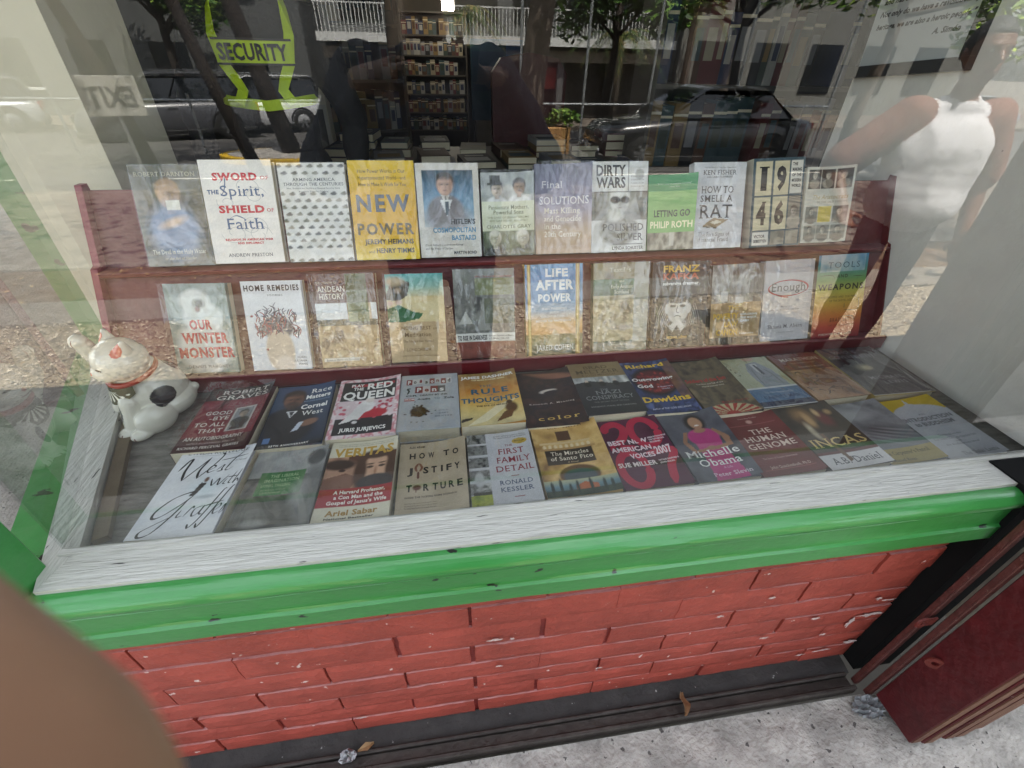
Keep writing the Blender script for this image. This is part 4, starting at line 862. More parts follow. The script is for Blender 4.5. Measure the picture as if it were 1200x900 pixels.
def cov_nazi():
    c = Cv('#34363a').rect(0, .7, 1, 1, '#8d7858').noise(0, .7, 1, 1, ['#7d6a4c', '#9c8864'], 3, 2, 3, .8).noise(0, .49, 1, .7, ['#4a4c4c', '#c8cac8', '#8d908e', '#e0e0dc'], 6, 2, 9).poly([(0, .49), (0, .58), (.3, .62), (.7, .55), (1, .56), (1, .49)], '#3a3c3e').grad(0, 0, 1, .5, ['#2b2c30', '#3a3c40'])
    for x in (.24, .5, .74): c.ell(x, .61, .03, .035, '#cbb9a8').ell(x, .55, .06, .05, '#26272a', .2)
    return c.t('BRAD', .3, .74, .87, .065, '#5c4c34', 'f').t('MELTZER', .12, .92, .775, .075, '#5c4c34', 'f').t('& JOSH MENSCH', .2, .82, .72, .04, '#6a5a40', 'f').t('THE', .4, .54, .42, .035, '#8d8f92', 'f').t('NAZI', .3, .74, .35, .07, '#8d8f92', 'f').t('CONSPIRACY', .1, .92, .255, .075, '#8d8f92', 'f').t('THE SECRET PLOT TO KILL', .2, .8, .2, .022, '#8a8a8a').t('ROOSEVELT, STALIN, AND CHURCHILL', .12, .88, .12, .024, '#a0a0a0')
def cov_dawkins():
    c = Cv('#1c2236').noise(0, 0, 1, 1, ['#12172a', '#3a4a78', '#232c4c', '#5a6ca0'], 6, 7, 33).ell(.5, .58, .44, .27, '#14151c', .08).ell(.5, .58, .38, .22, '#5c1c22', .1)
    rr = random.Random(9)
    for i in range(70): a = rr.uniform(0, 6.28); d = rr.uniform(.1, .34); c.ell(.5+d*math.cos(a), .58+d*.62*math.sin(a), .035, .016, rr.choice(['#8a2a2c', '#6a1e24', '#a03a34']), .3, math.degrees(a))
    c.noise(.8, .2, 1, .95, ['#5a3c2a', '#8a6448', '#3a2a24'], 3, 4, 2, .7)
    y_ = '#e8c23c'
    return c.t('Richard', .08, .86, .87, .075, y_, 'b').t('Outgrowing', .06, .88, .6, .06, W_, 'b').t('God', .1, .4, .47, .065, W_, 'b').t("A Beginner's", .48, .78, .46, .024, '#c8cce0').t('Guide', .54, .7, .42, .024, '#c8cce0').t('Dawkins', .06, .95, .2, .095, y_, 'b').t('author of THE GOD DELUSION', .14, .86, .07, .028, '#d8dcec', 'i')
def cov_soldier():
    c = Cv('#4a4236').noise(0, 0, 1, 1, ['#2f2c28', '#6a5e48', '#4c4438', '#8a7a5c'], 3, 4, 17).ell(.45, 0, .5, .17, '#b8aa84', .03)
    for i in range(9): a = math.pi*(i+.5)/9; c.poly([(.45, 0), (.45+.5*math.cos(a-.09), .17*math.sin(a-.09)), (.45+.5*math.cos(a+.09), .17*math.sin(a+.09))], '#a03028')
    c.ell(.45, 0, .14, .05, '#a03028', .05)
    return c.t('Soldiers of the Sun', .04, .84, .58, .065, '#a8302a', 'b').t('The Rise and Fall of the', .2, .74, .53, .026, '#d8d0c0').t('Imperial Japanese Army', .28, .72, .485, .026, '#d8d0c0').t('Meirion Harries', .4, .9, .18, .042, '#8a2c28', 'f')
def cov_green():
    c = Cv('#aeb494').noise(0, .34, 1, 1, ['#a4ae88', '#c4c8a8', '#b4b898'], 3, 3, 4).poly([(.4, .34), (.38, .7), (.5, .88), (.72, .9), (.86, .7), (.9, .34)], '#9ca4ac').poly([(.56, .86), (.68, .86), (.62, .6), (.56, .7)], '#d8dce0').poly([(.6, .84), (.65, .84), (.66, .64), (.61, .6)], '#3c4450').ell(.62, .98, .12, .05, '#d2b09a', .15).ln([(.44, .36), (.46, .6), (.5, .75)], .012, '#5c646c').ln([(.8, .36), (.78, .6), (.72, .74)], .012, '#5c646c')
    for i in range(5): c.ell(.06+i*.03, .92-i*.07, .02, .012, '#3a3f34')
    c.rect(0, .34, 1, .37, '#e0e4e6').rect(0, .1, 1, .34, '#567ea4').rect(0, 0, 1, .1, '#1d3454').rect(0, 0, 1, .015, '#d8dce0')
    return c.t('The Third Biography of the', .3, .82, .25, .024, '#cddae8', 'f').t('CABINET MAN', .2, .86, .15, .05, '#2c4c74', 'f')
def cov_marathon():
    c = Cv('#6a302a').rect(0, .58, 1, 1, '#6e2d28').noise(0, 0, 1, .62, ['#8a5a40', '#c09470', '#a47452', '#5a3a2c'], 4, 4, 7).ell(.55, .35, .38, .2, '#6a4434', .5, 20, .6)
    rr = random.Random(8)
    for i in range(30): x, y = rr.uniform(.1, .9), rr.uniform(.1, .55); c.ln([(x, y), (x+rr.uniform(-.1, .1), y+.05), (x+rr.uniform(-.14, .14), y+rr.uniform(-.05, .1))], .014, rr.choice(['#4a2c22', '#38221c', '#a8785a']))
    c.ell(.2, .12, .3, .14, '#c09a78', .5, k=.6)
    return c.t('MARATHON', .14, .92, .83, .072, '#e2d6c8', 'fl').t('How One Battle Changed', .28, .76, .765, .026, '#c8a898', 'f').t('RICHARD A. BILLOWS', .34, .88, .665, .03, '#d4b8a8', 'f')
def cov_whois():
    c = Cv('#33353c').noise(0, 0, 1, 1, ['#2f3138', '#3c3e46'], 2, 3, 3).noise(.3, .2, 1, .95, ['#33353c', '#55585e'], 2, 3, 5, .5).ell(.42, .55, .14, .07, '#8a8470', .3, 15).ell(.46, .54, .08, .04, '#cfc09c', .4)
    return c.t('WHO IS', .2, .62, .87, .06, '#8e9096', 'f').t('GOVERNMENT?', .06, .9, .76, .07, '#8e9096', 'f').t('EDITED BY', .3, .56, .68, .02, '#6a6c72').t('MICHAEL', .28, .84, .3, .062, '#a4a6aa', 'fo').t('LEWIS', .42, .8, .2, .062, '#a4a6aa', 'fo').rect(0, 0, .93, .012, '#d8d4c8')
# ------------------------------------------------------------------ row 4: lying along the window sill
def cov_west():
    c = Cv('#d9dade').noise(0, 0, 1, 1, ['#d2d4da', '#e4e4e6', '#dcdde0'], 3, 4, 3).ell(.58, .5, .2, .1, '#c4d4da', .6, k=.6).ell(.66, .4, .12, .02, '#b4bcc0', .5)
    k = '#1b1b1e'; pn = .7
    L = c.ln; w_ = .03
    L([(.1, .72), (.16, .84), (.2, .86), (.19, .72), (.22, .6)], w_*1.3, k, pn); L([(.22, .6), (.34, .75), (.44, .88)], w_, k, pn); L([(.44, .88), (.38, .72), (.4, .62)], w_*1.2, k, pn); L([(.4, .62), (.52, .76), (.6, .9), (.56, .93)], w_, k, pn)
    L([(.46, .7), (.55, .735), (.57, .76), (.52, .77), (.49, .72), (.51, .685), (.59, .71)], w_*.8, k, pn); L([(.6, .7), (.68, .77), (.67, .72), (.68, .695), (.62, .69)], w_*.8, k, pn); L([(.72, .7), (.78, .82), (.88, .93)], w_, k, pn); L([(.6, .83), (.74, .845), (.95, .87)], w_*.7, k, pn); L([(.72, .7), (.76, .695), (.82, .73)], w_*.7, k, pn)
    L([(.62, .6), (.66, .52), (.72, .6), (.74, .52), (.83, .63)], w_*.75, k, pn); L([(.83, .585), (.8, .53), (.83, .525)], w_*.6, k, pn); L([(.92, .66), (.87, .54), (.9, .525)], w_*.6, k, pn); L([(.82, .6), (.97, .605)], w_*.5, k); L([(.98, .68), (.93, .52), (.97, .57), (.99, .53)], w_*.6, k, pn)
    L([(.52, .45), (.44, .46), (.28, .4), (.16, .28), (.16, .2), (.26, .22), (.42, .34), (.5, .42)], w_*1.2, k, pn); L([(.46, .37), (.38, .22), (.26, .06), (.14, .02), (.12, .07), (.24, .14), (.4, .22)], w_*1.1, k, pn)
    L([(.46, .27), (.44, .2), (.5, .21)], w_*.7, k, pn); L([(.52, .2), (.58, .3), (.6, .28)], w_*.7, k, pn); L([(.7, .3), (.62, .27), (.62, .2), (.68, .22), (.72, .3), (.7, .22), (.74, .21)], w_*.75, k, pn); L([(.9, .47), (.86, .44), (.74, .18), (.66, .08), (.63, .12)], w_*.9, k, pn); L([(.99, .49), (.95, .46), (.83, .2), (.76, .08), (.73, .12)], w_*.9, k, pn); L([(.7, .29), (.94, .33)], w_*.6, k)
    L([(.86, .22), (.93, .27), (.92, .3), (.87, .26), (.88, .2), (.94, .22)], w_*.7, k, pn); L([(.95, .2), (.99, .29), (.99, .22), (.95, .19)], w_*.7, k, pn)
    c.poly([(.44, .42), (.5, .41), (.58, .56), (.5, .57)], '#2b2a2a').ell(.55, .6, .03, .03, '#6a4a3c')
    return c.t('LYNDA RUTLEDGE', .09, .92, .925, .04, '#2a2a2c').t('A Novel', .8, .96, .8, .022, '#555555', 'i').ln([(.16, .905), (.9, .905)], .005, '#88888c')
def cov_liberal():
    c = Cv('#8b8d8d').noise(0, .62, 1, 1, ['#8f9292', '#b4b6b4', '#a2a4a4'], 2, 3, 5).noise(0, 0, 1, .62, ['#2f3130', '#6c6e6c', '#4a4c4a', '#3a3c3a'], 3, 5, 8).rect(0, .6, .8, .63, '#4c4e4e').ell(.86, .85, .13, .11, '#5c5e5e', .15).ell(.9, .35, .16, .4, '#7c7e7e', .25).rect(.16, .4, .76, .7, '#2e7a40').ell(.3, .08, .16, .04, '#a0a2a0', .5).ell(.74, .4, .1, .14, '#c4c6c6', .6, k=.5)
    return c.t('THE LIBERAL', .3, .68, .625, .04, '#b8d8a8', 'f').t('IMAGINATION', .24, .7, .565, .04, '#b8d8a8', 'f').t('LIONEL TRILLING', .22, .6, .505, .034, '#a8cc98', 'f').t('INTRODUCTION BY', .24, .56, .455, .02, '#9cc08c').t('LOUIS MENAND', .24, .5, .42, .024, '#9cc08c')
def cov_veritas():
    c = Cv('#d9d2bc').noise(0, .36, 1, .78, ['#6a4c3c', '#b48c70', '#8a6450'], 3, 3, 6).rect(.3, .68, 1, .8, '#5c3a2a').ell(.24, .56, .26, .17, '#b08a74', .2).ell(.18, .68, .24, .07, '#3c2a22', .2).ell(.24, .6, .05, .018, '#3a2822').poly([(0, .36), (.4, .36), (.5, .5), (.3, .56), (0, .5)], '#7a5444').ell(.72, .6, .2, .18, '#cda58a', .08).ell(.5, .56, .09, .22, '#4a3226', .25).ell(.95, .56, .09, .22, '#4a3226', .25).ell(.72, .79, .24, .06, '#4a3226', .2)
    for e in (-1, 1): c.ell(.72+e*.085, .62, .05, .016, '#3a2a24', .2).ell(.72+e*.085, .66, .06, .008, '#4a3226', .3)
    c.ell(.72, .55, .02, .06, '#a87c62', .5).ell(.74, .42, .26, .1, '#2a2a2e', .1).rect(0, .16, 1, .37, '#a02030').rect(0, 0, 1, .16, '#d9d2bc')
    for i in range(2): c.t('"A marvelous tale of intrigue, one of the finest works of investigation I have read"', .1, .94, .955-i*.025, .013, '#5c5448')
    return c.t('VERITAS', .06, .95, .79, .12, '#c09a40', 'b').t('A Harvard Professor,', .2, .9, .305, .042, '#efe4dc', 'b').t('a Con Man and the', .22, .88, .245, .042, '#efe4dc', 'b').t("Gospel of Jesus's Wife", .14, .94, .185, .042, '#efe4dc', 'b').t('Ariel Sabar', .16, .84, .06, .06, '#a8823c', 'b').t('National Bestseller', .16, .8, .02, .02, '#4a4438', 'b')
def cov_justify():
    c = Cv('#c4b397').noise(0, 0, 1, 1, ['#beac90', '#cabaa0'], 2, 3, 4); k = '#26221f'
    c.ln([(.27, .56), (.25, .62), (.29, .68)], .035, '#8a5a44').ln([(.31, .56), (.34, .62), (.3, .68)], .035, '#8a5a44').ln([(.29, .56), (.29, .5), (.29, .46)], .035, '#6b3c30').ell(.28, .34, .06, .035, '#6a2a24', .2).ln([(.27, .33), (.27, .27)], .012, '#6a2a24')
    c.t('ALEX ADAMS', .14, .38, .92, .03, k, 'bo')
    for ch, x in (('H', .15), ('O', .29), ('W', .43), ('T', .66), ('O', .8)): c.t(ch, x, x+.09, .755, .085, k, 'b')
    for ch, x in (('J', .13), ('S', .36), ('T', .48), ('I', .62), ('F', .7), ('Y', .82)): c.t(ch, x, x+(.03 if ch == 'I' else .08), .53, .09, k, 'b')
    for ch, x in (('T', .13), ('R', .37), ('T', .5), ('U', .61), ('R', .73), ('E', .85)): c.t(ch, x, x+.08, .29, .09, k, 'b')
    c.t('INSIDE THE TICKING BOMB SCENARIO', .12, .84, .2, .022, '#4a3f34', 'bo')
    for i in range(3): c.t("The ticking bomb scenario runs through our culture", .12, .56, .13-i*.03, .014, '#6a5c4c')
    return c
def cov_family():
    c = Cv('#dcdce0'); rr = random.Random(6)
    for i in range(5): c.noise(0, .86-i*.18 if i else .85, .3, 1-i*.18, ['#2c2c2c', '#a8a8a4', '#6a6a68', '#d8d8d4'], 8, 12, 40+i)
    c.rect(0, .84, .3, .85, W_).rect(0, .66, .3, .67, W_).rect(0, .48, .3, .49, W_).ell(.14, .33, .07, .1, '#d4d4d4', .2).rect(.04, .13, .3, .17, '#44443c').noise(0, 0, .3, .13, ['#6f8a2c', '#b8c048', '#3c4a24'], 6, 9, 3).ell(.82, .84, .12, .045, '#d8b43c', .05)
    r, b = '#a03644', '#44587a'
    return c.t('SECRET SERVICE AGENTS REVEAL', .42, .94, .935, .018, K_).t('THE HIDDEN LIVES OF THE PRESIDENTS', .42, .94, .905, .018, K_).t('BESTSELLER', .74, .9, .835, .014, K_, 'b').t('THE', .58, .7, .775, .03, r, 'f').t('FIRST', .46, .86, .66, .085, r, 'f').t('FAMILY', .42, .94, .535, .085, r, 'f').t('DETAIL', .4, .96, .41, .085, r, 'f').t('RONALD', .42, .9, .235, .06, b, 'f').t('KESSLER', .42, .9, .145, .06, b, 'f').rect(.6, .075, .74, .083, r).rect(.6, .345, .72, .352, r)
def cov_miracles():
    c = Cv('#c49a54').noise(0, .2, 1, 1, ['#a47a40', '#dcb878', '#c49c58', '#8a6638'], 3, 4, 12).rect(.36, .74, .56, .88, '#5a3c24').rect(.08, .69, .82, .72, '#d8bc8c')
    for i in range(9): c.ell(.14+i*.08, .65, .025, .03, '#e4d0a8', .2)
    c.rect(.06, .6, .86, .625, '#b8925c').rect(.12, .4, .8, .6, '#33291f').ell(.52, .25, .28, .13, '#6a4a2c', .05).ell(.52, .23, .23, .1, '#4a5458', .1).grad(0, .04, 1, .2, ['#3a4c50', '#6a8c98', '#b8b890']).rect(0, 0, 1, .05, '#2c3628').poly([(.42, .06), (.42, .12), (.55, .16), (.72, .12), (.72, .06)], '#b86438').noise(0, 0, 1, .07, ['#1e2a20', '#3c4c38'], 6, 2, 5)
    for x, h in ((.1, .16), (.22, .2), (.34, .12), (.44, .16), (.62, .18), (.8, .14), (.9, .12)): c.ell(x, .05+h*.35, .022, h*.5, '#1c2c28', .2)
    return c.t('D.L. SMITH', .26, .78, .925, .04, '#6a4a28', 'fo').t('The Miracles', .2, .74, .525, .055, '#ece2cc', 'f').t('of Santo Fico', .18, .78, .455, .055, '#ece2cc', 'f').t('A Novel', .4, .56, .415, .02, '#cbb890', 'fi')
def cov_voices():
    c = Cv('#4c1a38').noise(0, 0, 1, 1, ['#46172f', '#571f40'], 2, 3, 4); r = '#b81f44'
    c.ln([(.08, .8), (.14, .9), (.3, .93), (.4, .84), (.32, .7), (.12, .56), (.46, .56)], .13, r).ln([(.7+.2*math.cos(a*.42), .76+.2*math.sin(a*.42)*1.02) for a in range(16)], .12, r).ln([(.28+.2*math.cos(a*.42), .26+.22*math.sin(a*.42)) for a in range(16)], .12, r).ln([(.55, .45), (.95, .45), (.82, .25), (.74, .02)], .12, r)
    p = '#f0dce2'
    return c.t('BEST NEW', .06, .68, .61, .065, p, 'b').t('AMERICAN', .06, .68, .505, .065, p, 'b').t('VOICES', .3, .68, .4, .065, p, 'b').t('2007', .7, .95, .42, .11, p, 'b').t('FRESH FICTION FROM', .7, .98, .655, .022, p, 'b').t('THE TOP WRITING', .7, .94, .62, .022, p, 'b').t('PROGRAMS', .7, .86, .585, .022, p, 'b').t('SUE MILLER', .06, .64, .29, .06, p, 'b').t('NATALIE DANFORD &', .68, .98, .325, .02, p, 'b').t('JOHN KULKA', .68, .9, .29, .02, p, 'b')
def cov_michelle():
    c = Cv('#4c4e5a').noise(0, 0, 1, 1, ['#3a3c46', '#5c5e68', '#484a56'], 2, 3, 7).ell(.56, .82, .17, .14, '#231d1c', .15).ell(.57, .82, .105, .095, '#b08668', .1).rect(.51, .7, .62, .76, '#a87c60').ell(.55, .6, .25, .13, '#c03a80', .08).poly([(.34, .68), (.36, .36), (.3, 0), (.82, 0), (.76, .36), (.78, .68)], '#b43278').ell(.56, .7, .1, .035, '#a87c60', .2).poly([(.34, .7), (.24, .55), (.3, .42), (.5, .44), (.5, .4), (.24, .38), (.16, .54), (.28, .7)], '#9c7258').poly([(.78, .7), (.92, .55), (.9, .42), (.62, .4), (.62, .44), (.82, .46), (.82, .56), (.74, .68)], '#9c7258').ell(.56, .43, .08, .03, '#9c7258', .2).ell(.57, .78, .04, .01, '#efe4dc')
    return c.t('Michelle', .08, .92, .315, .1, W_, 'f').t('Obama', .2, .86, .19, .1, W_, 'f').t('A Life', .52, .66, .14, .028, '#e0b4cc', 'f').t('Peter Slevin', .3, .9, .05, .05, '#e8d8e0', 'f')
def cov_genome():
    c = Cv('#6b2124').noise(0, 0, 1, 1, ['#63201f', '#74282a'], 3, 4, 5).ell(.5, .87, .05, .03, '#c89c90', .3).rect(.12, .815, .9, .822, '#95504e'); p = '#e4cdbf'
    return c.t('THE', .36, .72, .65, .085, p, 'f').t('HUMAN', .18, .86, .53, .09, p, 'f').t('GENOME', .14, .92, .41, .09, p, 'f').t('The Story of Genetic Inheritance', .2, .76, .245, .026, '#c8a49c', 'f').t('John Quackenbush, Ph.D.', .2, .86, .105, .04, '#d8b8ac', 'f').t('Curiosity Guides', .36, .68, .93, .02, '#c8a49c', 'f').rect(.1, .085, .9, .09, '#95504e')
def cov_incas():
    c = Cv('#211f1a').noise(0, .24, 1, 1, ['#1a1a16', '#3a3226', '#262420'], 4, 4, 10)
    for x, y, rx, ry, k in ((.4, .8, .16, .12, '#8a6a44'), (.36, .68, .1, .09, '#5a3c2a'), (.44, .72, .06, .12, '#b89464'), (.7, .7, .1, .12, '#6a2c2c'), (.66, .82, .04, .06, '#c8a878'), (.85, .8, .05, .04, '#a8885c'), (.32, .55, .05, .12, '#c4b89c'), (.55, .52, .2, .08, '#3c3428')): c.ell(x, y, rx, ry, k, .5)
    c.rect(0, 0, 1, .2, '#dcd8d8').rect(0, .2, 1, .24, '#5c1c20').poly([(.36, .5), (.42, .5), (.47, .1), (.4, .08)], '#6a4c34'); g = '#d9c080'
    return c.t('INCAS', .08, .96, .3, .13, g, 'f').t('A.B. Daniel', .12, .9, .06, .09, '#4c4c54', 'f')
def cov_carpenter():
    c = Cv('#6a6c70').noise(0, .22, 1, 1, ['#44464a', '#8a8c90', '#66686c'], 2, 4, 9).poly([(.1, .22), (.3, .5), (.6, .66), (.95, .5), (1, .22)], '#77797e').ell(.35, .78, .34, .09, '#9a9c9e', .4).ell(.5, .5, .34, .08, '#55575c', .5, -16)
    for i in range(5): c.ell(.3+i*.12, .35+i*.03, .3, .014, '#a6a8ab', .6, -22, .6)
    c.rect(0, 0, 1, .22, '#a4924c')
    return c.t("The Carpenter's Pencil", .04, .86, .125, .055, '#4a4224', 'f').t('Manuel Rivas', .08, .5, .035, .04, '#4a4224', 'f')
def cov_buddhism():
    c = Cv('#b8bac0').rect(0, .74, 1, 1, '#c6ab2c').ell(.5, .66, .5, .22, '#b8bac0', .03).poly([(.44, .84), (.5, .99), (.56, .84)], '#b8bac0').ell(.5, .85, .12, .05, '#b8bac0', .1).rect(0, 0, 1, .7, '#b6b8be'); k = '#73757b'
    return c.t('AN', .44, .56, .69, .03, k, 'f').t('INTRODUCTION', .06, .94, .6, .06, k, 'fb').t('to BUDDHISM', .16, .86, .515, .06, k, 'fb').t('Teachings on the', .3, .7, .34, .026, k, 'f').t('Four Noble Truths, the Eightfold Path', .14, .88, .28, .026, k, 'f').t('and', .46, .56, .235, .024, k, 'f').t('the Bodhisattva Ideal', .22, .8, .19, .026, k, 'f').t('The Dalai Lama', .3, .9, .04, .05, k, 'f')
# ------------------------------------------------------------------ the books, one by one
H, S = True, False
# name, cover, (cx, cy, w, h, angle) in the row's own plane, thickness, hard, wrap, matte, spine colour, label
ROW1 = [
 (cov_darnton, (-0.664, .1167, .1535, .2339, .1), .028, H, 1, 0, '#cfc8b4', 'wrapped olive brown hardback with a pale blue figure, leftmost on the upper ledge'),
 (cov_sword, (-.5009, .1224, .1675, .2434, -.1), .03, H, 0, 1, '#f0ece4', 'cream hardback with red slab and blue gothic title on the upper ledge'),
 (cov_arming, (-.3235, .1178, .1609, .2372, -.1), .026, H, 1, 0, '#e6e3dc', 'white hardback patterned all over with rows of little dark hats'),
 (cov_power, (-.1537, .1193, .1640, .2422, -.4), .03, H, 1, 0, '#d8b42c', 'bright yellow shrink-wrapped hardback with grey title, about power'),
 (cov_cosmo, (.0131, .1166, .1620, .2339, -.2), .027, H, 1, 0, '#d9d4cb', 'pale hardback with a blue framed portrait of a man in a suit'),
 (cov_mothers, (.1692, .1046, .1390, .2105, -.1), .024, S, 1, 0, None, 'small grey green wrapped paperback with two old portraits above a title panel'),
 (cov_solutions, (.321, .1145, .1531, .2304, 0), .026, S, 1, 0, None, 'mauve shrink-wrapped paperback with a sunset fade and white title'),
 (cov_dirty, (.4832, .1171, .1600, .236, .2), .026, H, 1, 1, '#e2e2de', 'white book with a grey photo of a woman in sunglasses'),
 (cov_letting, (.6316, .1006, .1300, .2001, .6), .025, S, 0, 0, None, 'small green paperback with a grey street photo along its bottom'),
 (cov_rat, (.7766, .1163, .1570, .2302, .3), .028, H, 1, 1, '#d4d5d8', 'pale grey book with a mousetrap under a big serif title'),
 (cov_1946, (.9596, .1214, .1600, .2417, 1.9), .036, H, 0, 1, '#cfcabc', 'slate blue book with four huge calendar digits in cream boxes'),
 (cov_arist, (1.1146, .1128, .1336, .2091, .7), .022, S, 1, 0, None, 'grid-patterned grey paperback of tiny portraits, rightmost on the upper ledge'),
]
ROW2 = [
 (cov_winter, (-.6386, .1178, .1524, .23, -1.2), .022, S, 1, 0, None, 'wrapped grey paperback with a white snow figure and red title'),
 (cov_home, (-.4553, .1159, .1513, .2337, -.7), .018, S, 0, 1, None, 'white paperback showing a body bristling with flowers and feathers'),
 (cov_andean, (-.2742, .1202, .1610, .2466, -.3), .024, S, 1, 0, None, 'brown paperback with a sandy landscape photo and white bands'),
 (cov_finding, (-.0936, .1182, .1526, .2387, -.5), .022, S, 1, 1, None, 'tan paperback with a painted cliff and sea on its upper half'),
 (cov_rise, (.092, .1206, .1640, .2466, -.4), .024, S, 1, 0, None, 'grey photo paperback of a village valley with a white title strip'),
 (cov_life, (.2906, .1225, .1646, .2546, -.1), .03, H, 1, 0, '#b08d3c', 'blue sky hardback with gold side bands and white capitals'),
 (cov_archaic, (.4845, .122, .1600, .2512, .1), .024, S, 1, 0, None, 'olive and straw coloured paperback standing between the gold-banded and black ones'),
 (cov_kafka, (.6618, .1213, .1630, .2468, 0), .022, S, 1, 0, None, 'black paperback with a drawn white face and yellow title'),
 (cov_poverty, (.8440, .1126, .1540, .2381, 1.2), .024, S, 1, 0, None, 'brown paperback with a crowd photo above yellow capitals'),
 (cov_enough, (1.0146, .1179, .1610, .241, 1.3), .024, H, 1, 1, '#c4c3c8', 'plain pale grey hardback whose title is ringed in red'),
 (cov_tools, (1.1901, .1224, .1668, .2533, 1.2), .028, H, 0, 0, '#4a3a2c', 'rainbow-faded hardback with circuit lines, rightmost on the lower ledge'),
]
ROW3 = [
 (cov_graves, (-.5457, .9119, .1573, .2359, -.8), .034, S, 1, 0, None, 'lying maroon paperback with a small soldier portrait, beside the china cat'),
 (cov_race, (-.3844, .9083, .1444, .2337, 1.4), .03, S, 0, 0, None, 'lying dark blue paperback with a bearded man in a black suit'),
 (cov_queen, (-.2242, .9157, .1576, .2327, -.1), .034, S, 0, 0, None, 'lying black, white and red paperback of a bride on a red scooter'),
 (cov_poison, (-.0695, .9151, .1483, .2232, -.3), .04, H, 1, 0, '#b9bec4', 'lying silver grey book with ransom-note letters and a brown ink blot'),
 (cov_rule, (.0839, .9119, .1545, .2155, -.3), .038, S, 0, 0, None, 'lying golden orange paperback with blue title and a crouching figure'),
 (cov_color, (.2366, .9042, .1531, .2298, .1), .03, S, 0, 0, None, 'lying dark brown paperback with pale lips and spaced yellow letters'),
 (cov_nazi, (.3903, .9206, .1562, .2245, .9), .04, H, 0, 0, '#3a3c40', 'lying charcoal hardback with a tan top and a strip of three men'),
 (cov_dawkins, (.5394, .9146, .1402, .2316, -1), .034, S, 0, 0, None, 'lying night blue paperback with a dark red globe and yellow lettering'),
 (cov_soldier, (.6893, .8965, .1432, .2368, 1.5), .034, S, 0, 0, None, 'lying khaki paperback with a red rising sun fan at its foot'),
 (cov_green, (.8435, .9036, .1608, .2224, 3), .034, H, 1, 0, '#2a2c30', 'lying sage green book with a drawn suit above a blue band'),
 (cov_marathon, (1.0095, .9128, .1600, .2153, 2.8), .036, H, 1, 0, '#8a6a4a', 'lying rust red book with an engraved battle in brown'),
 (cov_whois, (1.1939, .9201, .1860, .2329, .3), .034, H, 1, 0, '#b8a468', 'lying dark grey hardback at the right end against the plaster wall'),
]
ROW4 = [
 (cov_west, (-.5298, .6906, .1534, .2323, -2.4), .028, S, 0, 1, None, 'lying white paperback with big black handwritten title, front left corner'),
 (cov_liberal, (-.369, .6833, .1535, .2117, -1.1), .02, S, 1, 0, None, 'lying grey photo paperback with a green title label'),
 (cov_veritas, (-.2147, .6842, .1467, .219, -1.5), .026, S, 0, 0, None, 'lying paperback with two painted faces over a red band'),
 (cov_justify, (-.0619, .6763, .1459, .2006, -.4), .022, S, 1, 1, None, 'lying plain tan paperback with widely spaced black capitals'),
 (cov_family, (.0888, .6825, .1460, .2087, -.2), .024, S, 1, 0, None, 'lying white book with a column of black and white snapshots'),
 (cov_miracles, (.2481, .6918, .1594, .2215, 0), .024, S, 0, 0, None, 'lying ochre paperback with a balcony and cypress trees'),
 (cov_voices, (.4083, .6923, .1536, .2187, 1.2), .022, S, 0, 0, None, 'lying plum paperback filled with huge crimson numerals'),
 (cov_michelle, (.5638, .6913, .1456, .2193, 1.3), .026, S, 0, 0, None, 'lying dark grey paperback of a woman in a pink dress'),
 (cov_genome, (.7154, .6803, .1529, .1977, 2.8), .024, S, 0, 0, None, 'lying dark red book with plain cream serif title'),
 (cov_incas, (.8774, .6922, .1580, .2215, 2.9), .026, S, 0, 0, None, 'lying black paperback with gold title above a white author strip'),
 (cov_carpenter, (1.0247, .6881, .1440, .214, 2), .022, S, 0, 1, None, 'lying grey photo paperback with a mustard strip at its foot'),
 (cov_buddhism, (1.1795, .6874, .1580, .2132, 2.5), .022, S, 0, 1, None, 'lying pale grey paperback with a yellow top, front right end'),
]
GRP = ['books leaning on the upper ledge', 'books leaning on the lower ledge', 'books lying in the back row', 'books lying in the front row']
for ri, rows in enumerate((ROW1, ROW2, ROW3, ROW4)):
    for i, (cv, (cx, cyy, bw, bh, an), th, hd, wr, mt, spc, lab) in enumerate(rows):
        c = cv().grain(.12, i+ri*20)
        cl = 0 if hd else (.05 if ri < 2 else .03)*(.6+.8*random.Random(i*7+ri).random())
        b = book(c, bw, bh, th, lab, hard=hd, wrap=bool(wr), matte=bool(mt), spine=hexl(spc) if spc else None, group=GRP[ri], curl=0 if hd else cl)
        if ri == 0: set_lean(b, (0, 1.2, 1.09), cx, cyy, bh, th, an)
        elif ri == 1: set_lean(b, (0, 1.08, .838), cx, cyy, bh, th, an)
        else:
            zt = (.822 if ri == 2 else .811)
            set_flat(b, .7862+th, cx, cyy, bh, th, an)
